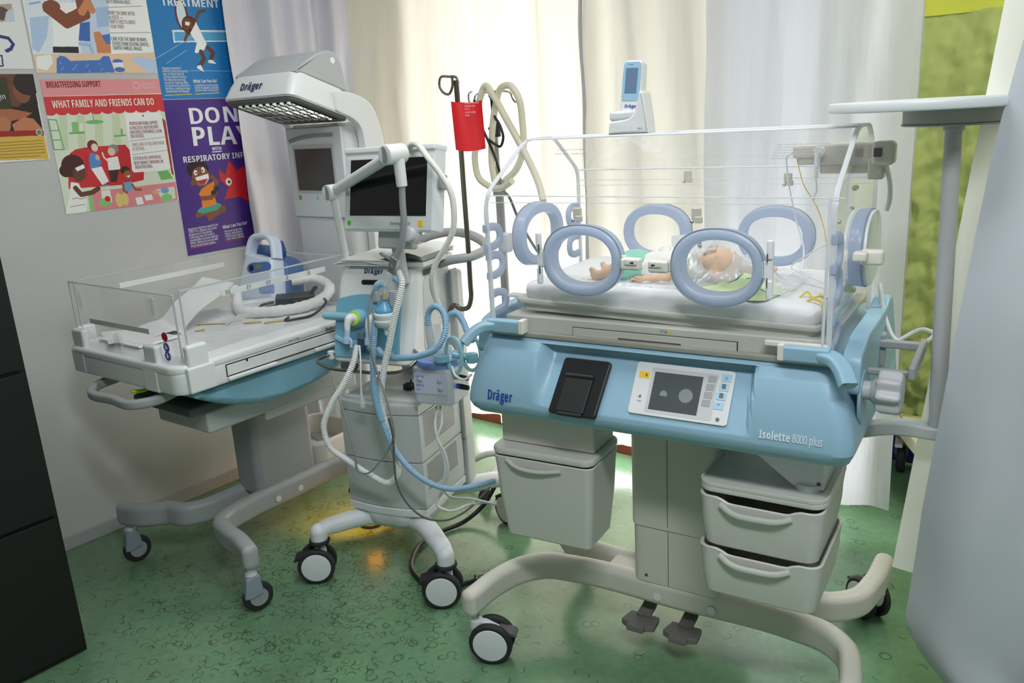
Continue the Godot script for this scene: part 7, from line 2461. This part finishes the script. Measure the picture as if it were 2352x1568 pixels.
func build_incubator_contents() -> void:
	var o: Vector3 = INCU[0]
	var yaw: float = INCU[1]
	var n := FastNoiseLite.new()
	n.seed = 12
	n.frequency = 5.0
	# sheeted mattress, lying on the slightly tilted tray
	var g := G.new()
	var rows := []
	for q in [[-0.012, 0.97, 0.0], [0.0, 1.0, 0.003], [0.015, 1.005, 0.004], [0.026, 1.0, 0.003], [0.034, 0.975, 0.0015], [0.037, 0.93, 0.001], [0.038, 0.6, 0.001], [0.038, 0.2, 0.0]]:
		var row := PackedVector3Array()
		for w in G.rrect(0.73 * q[1], 0.42 * (q[1] if q[1] > 0.9 else q[1]), 0.03 * q[1], 5):
			pass
		var base := G.rrect(0.73 * q[1], 0.42 * q[1], 0.03 * q[1], 5)
		for i in base.size():
			var a: Vector2 = base[i]
			var b: Vector2 = base[(i + 1) % base.size()]
			var m := int(maxf(1.0, a.distance_to(b) / 0.012))
			for s in m:
				var c := a.lerp(b, float(s) / m)
				var sag: float = n.get_noise_2d(c.x * 3.0 + q[0] * 8.0, c.y * 3.0) * 2.0 * q[2] + sin(c.x * 40.0 + q[0] * 90.0) * q[2] * 0.5
				row.append(V3(0.018 + c.x, 1.042 + q[0] - c.x * 0.02 + sag * 0.4, 0.008 - c.y + sag * signf(-c.y)))
		rows.append(row)
	var cnt: int = rows[0].size()
	for r in rows: cnt = mini(cnt, r.size())
	for i in rows.size():   # the same number of points in every ring
		var r: PackedVector3Array = rows[i]
		var e := PackedVector3Array()
		for k in cnt: e.append(r[int(float(k) * r.size() / cnt)])
		rows[i] = e
	g.rings(rows, true, true, true)
	solo("incubator_mattress", g, M["mattress_white"], "thick white sheeted mattress on the grey tray inside the incubator", "mattress", o, yaw, "", 70)
	# the baby, on its back, head to the right, one arm stretched beyond the head
	var baby := thing("person", "newborn baby lying on its back in white wraps, head to the right, one arm raised", "person", o, yaw)
	var top := 1.076
	g = G.new()
	var hp := V3(-0.07, top + 0.036, 0.075)
	var ch := V3(0.02, top + 0.036, 0.062)
	var nk := V3(0.056, top + 0.034, 0.057)
	flesh(g, [[hp, V3(-0.02, top + 0.036, 0.068), 0.034, 0.034], [V3(-0.02, top + 0.036, 0.068), ch, 0.034, 0.035], [ch, nk, 0.03, 0.016], [nk, V3(0.075, top + 0.036, 0.055), 0.015, 0.016],
		[ch + V3(0.012, 0.004, 0.026), V3(-0.002, top + 0.02, 0.118), 0.013, 0.0105], [V3(-0.002, top + 0.02, 0.118), V3(-0.05, top + 0.016, 0.122), 0.0105, 0.008],
		[ch + V3(0.014, 0.006, -0.028), V3(0.085, top + 0.026, -0.03), 0.013, 0.0105], [V3(0.085, top + 0.026, -0.03), V3(0.16, top + 0.024, -0.005), 0.011, 0.0085],
		[V3(0.16, top + 0.024, -0.005), V3(0.195, top + 0.025, 0.006), 0.009, 0.0085],
		[hp + V3(-0.01, 0, 0.02), V3(-0.125, top + 0.042, 0.118), 0.019, 0.0145], [V3(-0.125, top + 0.042, 0.118), V3(-0.18, top + 0.016, 0.125), 0.0145, 0.0105], [V3(-0.18, top + 0.016, 0.125), V3(-0.192, top + 0.034, 0.126), 0.0105, 0.0075],
		[hp + V3(-0.01, 0, -0.02), V3(-0.13, top + 0.044, 0.052), 0.019, 0.0145], [V3(-0.13, top + 0.044, 0.052), V3(-0.185, top + 0.016, 0.05), 0.0145, 0.0105], [V3(-0.185, top + 0.016, 0.05), V3(-0.197, top + 0.034, 0.05), 0.0105, 0.0075]], 0.0048, 0.012)
	# head: face turned up and a little towards the viewer
	var hc := V3(0.108, top + 0.044, 0.052)
	var H := func(x: float, y: float, z: float) -> Vector3:   # x towards the crown, y out of the face, z towards the viewer's side
		var t := 0.25
		return hc + V3(x, y * cos(t) - z * sin(t), y * sin(t) + z * cos(t))
	var hb := [[H.call(0.012, -0.004, 0.0), H.call(0.02, 0.0, 0.0), 0.042, 0.039], [H.call(-0.004, 0.008, 0.0), H.call(0.012, 0.01, 0.0), 0.032, 0.033], [H.call(-0.03, 0.016, 0.0), H.call(-0.018, 0.016, 0.0), 0.013, 0.019],
		[H.call(-0.008, 0.02, 0.016), H.call(-0.012, 0.018, 0.018), 0.017, 0.016], [H.call(-0.008, 0.02, -0.016), H.call(-0.012, 0.018, -0.018), 0.017, 0.016],
		[H.call(0.006, 0.04, 0.0), H.call(-0.006, 0.0455, 0.0), 0.0045, 0.006], [H.call(-0.006, 0.041, 0.005), H.call(-0.006, 0.041, -0.005), 0.0045, 0.0045],
		[H.call(-0.018, 0.0375, 0.006), H.call(-0.018, 0.0375, -0.006), 0.0035, 0.0035], [H.call(-0.0235, 0.0355, 0.005), H.call(-0.0235, 0.0355, -0.005), 0.0036, 0.0036],
		[H.call(0.008, 0.0365, 0.008), H.call(0.008, 0.034, 0.019), 0.0052, 0.0048], [H.call(0.008, 0.0365, -0.008), H.call(0.008, 0.034, -0.019), 0.0052, 0.0048],
		[H.call(0.006, -0.004, 0.04), H.call(-0.004, -0.002, 0.0405), 0.0062, 0.004], [H.call(0.012, -0.007, 0.041), H.call(0.002, -0.011, 0.042), 0.005, 0.005],
		[H.call(0.006, -0.004, -0.04), H.call(-0.004, -0.002, -0.0405), 0.0062, 0.004]]
	flesh(g, hb, 0.0027, 0.006)
	# raised hand with five small fingers
	var hd := V3(0.205, top + 0.027, 0.01)
	var fb := [[hd + V3(-0.012, -0.001, -0.002), hd + V3(0.01, 0.0, 0.006), 0.009, 0.0085], [hd + V3(0.004, 0, -0.006), hd + V3(0.012, 0.002, -0.002), 0.007, 0.007]]
	for k in 4:
		var r0: Vector3 = hd + V3(0.012, 0.001, -0.009 + k * 0.0065)
		var r1: Vector3 = r0 + V3(0.011 + 0.002 * (1.5 - absf(k - 1.5)), 0.006, -0.003 + k * 0.0022)
		var r2: Vector3 = r1 + V3(0.008, -0.001 - k * 0.001, 0.001 + k * 0.0008)
		fb.append([r0, r1, 0.0034, 0.003])
		fb.append([r1, r2, 0.003, 0.0025])
	fb.append([hd + V3(-0.002, 0.002, 0.011), hd + V3(0.006, 0.008, 0.019), 0.004, 0.0034])
	fb.append([hd + V3(0.006, 0.008, 0.019), hd + V3(0.014, 0.009, 0.02), 0.0033, 0.0027])
	flesh(g, fb, 0.0012, 0.0022)
	# lower hand resting beside the hip
	var h2 := V3(-0.058, top + 0.015, 0.122)
	var fb2 := [[h2 + V3(0.008, 0, 0), h2 + V3(-0.01, 0, 0.001), 0.0085, 0.0085]]
	for k in 4:
		var r0: Vector3 = h2 + V3(-0.013, 0.003 - k * 0.001, -0.008 + k * 0.0055)
		fb2.append([r0, r0 + V3(-0.011, 0.001, 0), 0.0032, 0.003])
		fb2.append([r0 + V3(-0.011, 0.001, 0), r0 + V3(-0.015, -0.006, 0.0), 0.003, 0.0025])
	fb2.append([h2 + V3(0.0, 0.006, 0.006), h2 + V3(-0.012, 0.007, 0.012), 0.0038, 0.0028])
	flesh(g, fb2, 0.0013, 0.0022)
	part("body", g, M["skin"], baby, 80)
	# clothes: white wrap over the trunk, mint napkin, mint band at the neck
	var wrap := func(x0: float, x1: float, r: float, seed_: int, lift: float) -> G:
		var q := G.new()
		var rr := []
		var nn := FastNoiseLite.new()
		nn.seed = seed_
		nn.frequency = 22.0
		for i in 26:
			var t := i / 25.0
			var c := hp.lerp(nk, (lerpf(x0, x1, t) - hp.x) / (nk.x - hp.x))
			c.x = lerpf(x0, x1, t)
			var s := r * (0.96 + 0.1 * sin(PI * t))
			var row := PackedVector3Array()
			for k in 40:
				var a := TAU * k / 40
				var w: float = 1.0 + 0.07 * nn.get_noise_3d(c.x * 1.4, cos(a) * 0.06, sin(a) * 0.06) * 2.0
				row.append(V3(c.x + 0.004 * nn.get_noise_2d(a * 0.02, i), maxf(top + 0.001, c.y + lift + s * 0.98 * w * sin(a)), c.z - s * 1.22 * w * cos(a)))
			rr.append(row)
		for row in rr: row.reverse()
		q.rings(rr, true, true, true)
		return q
	part("white_wrap", wrap.call(-0.062, 0.05, 0.0405, 5, 0.0), mat("gauze_white", Color("eceae4"), 0.9), baby, 80)
	part("mint_napkin", wrap.call(-0.118, -0.058, 0.0415, 9, 0.0), mat("mint", Color("8fcfba"), 0.85), baby, 80)
	var nb := []
	for k in 24:
		var a := TAU * k / 24
		nb.append(nk + V3(0.004 + 0.003 * sin(a * 2.0), 0.022 * sin(a), 0.024 * cos(a)))
	part("neck_band", G.new().sweep(nb, G.rrect(0.012, 0.004, 0.0015, 2), true, false, 1.0, Vector3.RIGHT), M["mint"], baby, 70)
	g = G.new().cyl(V3(0.176, top + 0.0245, 0.0), V3(0.189, top + 0.025, 0.004), 0.0105, 0.0105, 24, 0.001)
	var pb := part("wrist_band", g, mat("dusty_pink", Color("c98593"), 0.8), baby)
	for k in 10:
		g = G.new().ball(V3(0.182 + 0.004 * (k % 2), top + 0.0247, 0.0025) + V3(0, sin(k * 0.63), cos(k * 0.63)) * 0.0104, V3(0.0011, 0.0011, 0.0011), 4)
		part("dot", g, M["print_white"], pb)
	# breathing mask edge on the face
	g = G.new().tube([H.call(-0.024, 0.04, 0.014), H.call(-0.012, 0.047, 0.014), H.call(0.0, 0.046, 0.01), H.call(-0.002, 0.05, 0.0), H.call(0.0, 0.046, -0.01), H.call(-0.012, 0.047, -0.014), H.call(-0.024, 0.04, -0.014), H.call(-0.03, 0.034, 0.0)], 0.0028, 8, 5, true)
	part("face_mask", g, M["clear_plastic"], baby, 60)
	# crumpled clear film over the baby
	var cr := FastNoiseLite.new()
	cr.seed = 41
	cr.frequency = 9.0
	cr.fractal_octaves = 3
	g = G.new()
	g.sheet(func(u: float, v: float) -> Vector3:
		var x := lerpf(-0.225, 0.3, u)
		var z := lerpf(0.165, -0.12, v)
		var e := minf(minf(u, 1 - u) * 4.0, minf(v, 1 - v) * 3.0)
		var hump := 0.07 * exp(-pow((z - 0.04) / 0.075, 2.0)) * (0.75 + 0.25 * cos((x - 0.06) * 14.0)) + 0.028 * exp(-pow((x + 0.02) / 0.1, 2.0) - pow((z + 0.05) / 0.06, 2.0))
		return V3(x, top + 0.004 + (hump + 0.03 * cr.get_noise_2d(x * 2.0, z * 2.0)) * smoothstep(0.0, 1.0, e) + 0.012 * absf(cr.get_noise_2d(x * 3.0 + 5.0, z * 3.0)), z), 70, 44)
	solo("plastic_film", g, M["film"], "crumpled clear plastic film laid over the baby", "plastic film", o, yaw, "", 50)
	# printed white card behind the baby
	var card := thing("printed_card", "white printed card with a barcode standing behind the baby", "card", fr(INCU, V3(-0.005, top, -0.09)), yaw)
	g = G.new()
	g.at(V3(0, 0.05, 0), V3(-18, 0, 8)).box(Vector3.ZERO, V3(0.11, 0.095, 0.0012))
	part("card", g, M["print_white"], card)
	var ct := Transform3D(Basis.from_euler(V3(-18, 0, 8) * PI / 180.0), V3(0, 0.05, 0))
	for k in 9:
		g = G.new()
		g.x = ct
		g.box(V3(0.02, 0.036 - k * 0.004, 0.0009), V3(0.013, [0.0022, 0.0012, 0.0026, 0.0014][k % 4], 0.0004))
		part("bar", g, M["print_black"], card)
	for k in 3: text(card, "lettering", ["Name", "No. 01", "Date"][k], 0.009, ct * Transform3D(Basis(V3(0, 0, 1), PI / 2), V3(-0.022 + k * 0.013, 0.006, 0.0008)), M["print_black"], false, false, "Droid Sans", 3.0)
	# soft green patterned cloth in front
	g = G.new()
	var cloth := func(u: float, v: float) -> Vector3:
		var x := lerpf(0.09, 0.28, u) + 0.03 * (v - 0.5)
		var z := lerpf(0.2, 0.055, v) + 0.012 * sin(u * 9.0) + 0.02 * (0.5 - absf(u - 0.5))
		var e := minf(minf(u, 1 - u) * 3.0, minf(v, 1 - v) * 2.6)
		return V3(x, top + 0.001 + smoothstep(0, 1, e) * (0.026 + 0.01 * sin(u * 11.0 + v * 3.0) + 0.012 * cr.get_noise_2d(u * 0.35, v * 0.35)), z)
	g.sheet(cloth, 40, 30)
	var gc := solo("green_cloth", g, cloth_mat("cloth_green", Color("c7dba8"), 0.15), "pale green cloth with dark leaf prints bunched in front of the baby's head", "cloth", o, yaw, "", 70)
	for q in [V2(0.4, 0.5), V2(0.45, 0.56), V2(0.42, 0.6), V2(0.55, 0.42), V2(0.6, 0.46), V2(0.7, 0.6), V2(0.2, 0.3), V2(0.83, 0.4)]:
		g = G.new()
		g.sheet(func(u: float, v: float) -> Vector3:
			var a := TAU * u
			var r := v * (0.045 if q.x < 0.5 else 0.032)
			return cloth.call(q.x + r * cos(a) * (1.0 + 0.5 * sin(3.0 * a)), q.y + r * sin(a) * 0.9) + V3(0, 0.0012, 0.0006), 16, 2)
		part("leaf_print", g, mat("leaf_ink", Color("5f7a63"), 0.9), gc, 70)
	# yellow probe wires at the right
	g = G.new()
	g.tube([V3(0.32, 1.072, 0.14), V3(0.335, 1.085, 0.13), V3(0.352, 1.078, 0.15), V3(0.37, 1.084, 0.16), V3(0.38, 1.075, 0.14), V3(0.36, 1.08, 0.12)], 0.0022, 6)
	g.tube([V3(0.345, 1.074, 0.17), V3(0.362, 1.082, 0.18), V3(0.38, 1.075, 0.19), V3(0.388, 1.05, 0.205), V3(0.389, 1.03, 0.21)], 0.0026, 6)
	solo("probe_wires", g, mat("wire_yellow", Color("e2c63a"), 0.5), "coil of thin yellow probe wires at the right end of the incubator mattress", "wires", o, yaw, "", 60)
	# hand-held meter in its dock on the roof
	var dk := thing("charging_dock", "white charging dock standing on the incubator roof", "dock", fr(INCU, V3(-0.13, 1.4365, -0.0)), yaw - 8.0)
	g = G.new()
	g.prism(G.round_poly([[V2(-0.052, 0.0), 0.003], [V2(0.052, 0.0), 0.003], [V2(0.047, 0.045), 0.01], [V2(0.039, 0.1), 0.01], [V2(0.028, 0.1), 0.004], [V2(0.018, 0.05), 0.03], [V2(0.0, 0.036), 0.02], [V2(-0.048, 0.032), 0.008]], 0.01, 5), -0.04, 0.038, 0.006)
	part("dock_body", g, M["white_plastic"], dk, 45)
	g = G.new().box(V3(-0.018, 0.044, 0.012), V3(0.06, 0.024, 0.05), 0.008, 3)
	part("cradle", g, M["cool_white"], dk)
	text(dk, "lettering", "JM-A", 0.004, Transform3D(Basis(), V3(0.025, 0.012, 0.0385)), M["print_grey"])
	g = G.new().box(V3(0, 0.0006, 0), V3(0.1, 0.0012, 0.074))
	part("rubber_foot", g, M["dark_grey"], dk)
	var me := thing("jaundice_meter", "slim white and blue hand-held meter standing in the dock on the incubator roof", "meter", fr(INCU, V3(-0.128, 1.478, 0.005)), yaw - 8.0)
	var mt := Transform3D(Basis.from_euler(V3(-8, -6, -3) * PI / 180.0), Vector3.ZERO)
	g = G.new()
	g.x = mt
	g.prism(G.round_poly([[V2(-0.026, 0.0), 0.008], [V2(0.026, 0.0), 0.008], [V2(0.027, 0.06), 0.02], [V2(0.024, 0.132), 0.01], [V2(-0.024, 0.132), 0.01], [V2(-0.027, 0.06), 0.02]], 0.01, 5), -0.02, 0.018, 0.006)
	part("meter_body", g, M["white_plastic"], me, 45)
	g = G.new()
	g.x = mt
	g.prism(G.round_poly([[V2(-0.024, 0.035), 0.008], [V2(0.022, 0.035), 0.008], [V2(0.0225, 0.1), 0.02], [V2(0.021, 0.128), 0.008], [V2(-0.022, 0.128), 0.008], [V2(-0.0245, 0.1), 0.02]], 0.01, 5), 0.017, 0.0195, 0.001)
	var mf := part("meter_face", g, mat("meter_blue", Color("9cc6dc"), 0.3), me)
	g = G.new()
	g.x = mt
	g.box(V3(-0.001, 0.083, 0.0198), V3(0.031, 0.06, 0.001), 0.0004, 1)
	part("display", g, mat("meter_lcd", Color("6d83a0"), 0.2), mf)
	text(mf, "lettering", "• Power", 0.003, mt * Transform3D(Basis(), V3(-0.012, 0.121, 0.0197)), M["print_grey"])
	text(me, "lettering", "Dräger", 0.0075, mt * Transform3D(Basis(), V3(-0.014, 0.022, 0.0185)), M["logo_blue"], true)
	text(me, "lettering", "JM-105", 0.005, mt * Transform3D(Basis(), V3(-0.012, 0.009, 0.0185)), M["print_grey"])
# ---------------------------------------------------------------- things at the edges and behind
func build_background_things() -> void:
	var o: Vector3 = ROOM[0]
	var yaw: float = ROOM[1]
	var blk := mat("cabinet_black", Color("09090a"), 0.6)
	# black filing cabinet against the left wall
	var c := thing("filing_cabinet", "tall black steel filing cabinet against the left wall", "cabinet", fr(ROOM, V3(0.36, 0, 2.36)), yaw)
	var g := G.new().box(V3(0, 0.665, 0), V3(0.7, 1.33, 0.46), 0.004, 2)
	part("carcass", g, blk, c)
	for k in 3:
		g = G.new().box(V3(0.355, 0.235 + 0.44 * k, 0), V3(0.016, 0.43, 0.44), 0.003, 1)
		var d := part("drawer", g, mat("drawer_black", Color("0a0a0b"), 0.55), c)
		g = G.new().box(V3(0.3632, 0.315 + 0.44 * k, 0.06), V3(0.003, 0.06, 0.12), 0.001, 1)
		part("grip_recess", g, mat("grip_black", Color("0a0a0c"), 0.3), d)
		g = G.new().tube([V3(0.364, 0.345 + 0.44 * k, -0.02), V3(0.368, 0.347 + 0.44 * k, 0.06), V3(0.364, 0.345 + 0.44 * k, 0.14)], 0.004, 8)
		part("pull", g, M["black_plastic"], d)
		g = G.new().box(V3(0.364, 0.2 + 0.44 * k, 0.07), V3(0.002, 0.034, 0.07), 0.0006, 1)
		var lb := part("label_card", g, M["print_white"], d)
		text(lb, "lettering", "A-%d" % (k + 1), 0.012, Transform3D(Basis(Vector3.UP, PI / 2), V3(0.3655, 0.2 + 0.44 * k, 0.08)), M["print_grey"])
	# pale yellow trolley corner and navy pad in the next bay
	g = G.new().box(V3(2.85, 0.09, -0.555), V3(1.1, 0.18, 0.07), 0.015, 3)
	solo("navy_pad", g, mat("navy", Color("1d2566"), 0.6), "navy blue pad standing on the floor under the green drape", "pad", o, yaw)
	var t := thing("yellow_trolley", "pale yellow trolley with grey casters half hidden by the near curtain", "trolley", fr(ROOM, V3(2.36, 0, -0.4)), yaw)
	g = G.new()
	var pl := G.round_poly([[V2(-0.05, 0.04), 0.04], [V2(0.75, 0.04), 0.03], [V2(0.75, -0.42), 0.03], [V2(0.22, -0.42), 0.06]], 0.03, 5)
	if Geometry2D.is_polygon_clockwise(pl): pl.reverse()
	g.at(V3(0, 0.19, 0), V3(-90, 0, 0)).prism(pl, 0.0, 0.055, 0.008)
	part("frame", g, mat("trolley_cream", Color("d9d6ba"), 0.5), t)
	g = G.new()
	g.at(V3(0.01, 0.245, 0.01), V3(-90, 0, 0)).prism(G.inset(pl, 0.02), 0.0, 0.008, 0.003)
	part("deck", g, mat("trolley_yellow", Color("e3d78e"), 0.5), t)
	for q in [[V3(0.005, 0, -0.05), 12.0], [V3(0.19, 0, 0.3), 60.0]]:
		var ca := Node3D.new()
		ca.name = "caster"
		t.add_child(ca, true)
		ca.position = q[0]
		ca.rotation.y = deg_to_rad(q[1])
		g = G.new().cyl(V3(0, 0.12, 0), V3(0, 0.19, 0), 0.026, 0.03, 20, 0.003)
		g.box(V3(0, 0.1, 0), V3(0.05, 0.07, 0.07), 0.012, 3)
		part("fork", g, mat("caster_grey", Color("7d8082"), 0.5), ca)
		g = G.new().lathe([V2(0.03, -0.017), V2(0.054, -0.017), V2(0.06, -0.01), V2(0.06, 0.01), V2(0.054, 0.017), V2(0.03, 0.017)], V3(0, 0.06, 0.02), Vector3.RIGHT, 36)
		part("wheel", g, M["black_rubber"], ca)
		g = G.new().lathe([V2(0.04, -0.0175), V2(0.04, 0.0175)], V3(0, 0.06, 0.02), Vector3.RIGHT, 28)
		part("hub", g, M["mid_grey"], ca)
		g = G.new().box(V3(-0.01, 0.135, 0.05), V3(0.03, 0.014, 0.1), 0.005, 2)
		part("brake_pedal", g, M["cool_white"], ca)
	# rear well of the warmer base and an unseen lamp placed for the warm glow beside it
	var lamp := thing("unseen_amber_lamp", "unseen small amber lamp placed low for the warm glow between warmer and ventilator", "lamp", fr(WARM, V3(0.24, 0, -0.62)), WARM[1])
	g = G.new().lathe([V2(0.045, 0.0), V2(0.045, 0.012), V2(0.012, 0.02), V2(0.008, 0.12), V2(0.02, 0.125)], Vector3.ZERO, Vector3.UP, 24)
	part("lamp_base", g, M["dark_grey"], lamp)
	g = G.new().ball(V3(0, 0.155, 0), V3(0.03, 0.034, 0.03), 12)
	var am := mat("amber_glow", Color("f0b040"), 0.4)
	am.emission_enabled = true
	am.emission = Color(1.0, 0.62, 0.16)
	am.emission_energy_multiplier = 3.0
	part("lamp_bulb", g, am, lamp)
	g = G.new().lathe([V2(0.075, 0.15), V2(0.05, 0.2), V2(0.02, 0.215)], Vector3.ZERO, Vector3.UP, 24, false)
	part("lamp_shade", g, M["dark_grey"], lamp)
	var l := SpotLight3D.new()
	l.name = "unseen_amber_light"  # unseen source, aimed at the warm patch on the floor
	l.light_color = Color(1.0, 0.6, 0.16)
	l.light_energy = 0.12
	l.light_size = 0.028
	l.spot_range = 8.0
	l.spot_attenuation = 2.0
	l.spot_angle = 62.0
	l.spot_angle_attenuation = 0.5
	l.shadow_enabled = true
	l.position = fr(WARM, V3(0.24, 0.155, -0.62))
	l.rotation = V3(deg_to_rad(-60), deg_to_rad(40), 0)
	add_child(l, true)
	# black box and white folded board behind, low between the curtain and the stand
	g = G.new().box(V3(0.5, 0.16, 0.28), V3(0.16, 0.32, 0.14), 0.01, 2)
	solo("black_case", g, M["black_plastic"], "black case standing on the floor below the curtain behind the ventilator", "case", o, yaw)
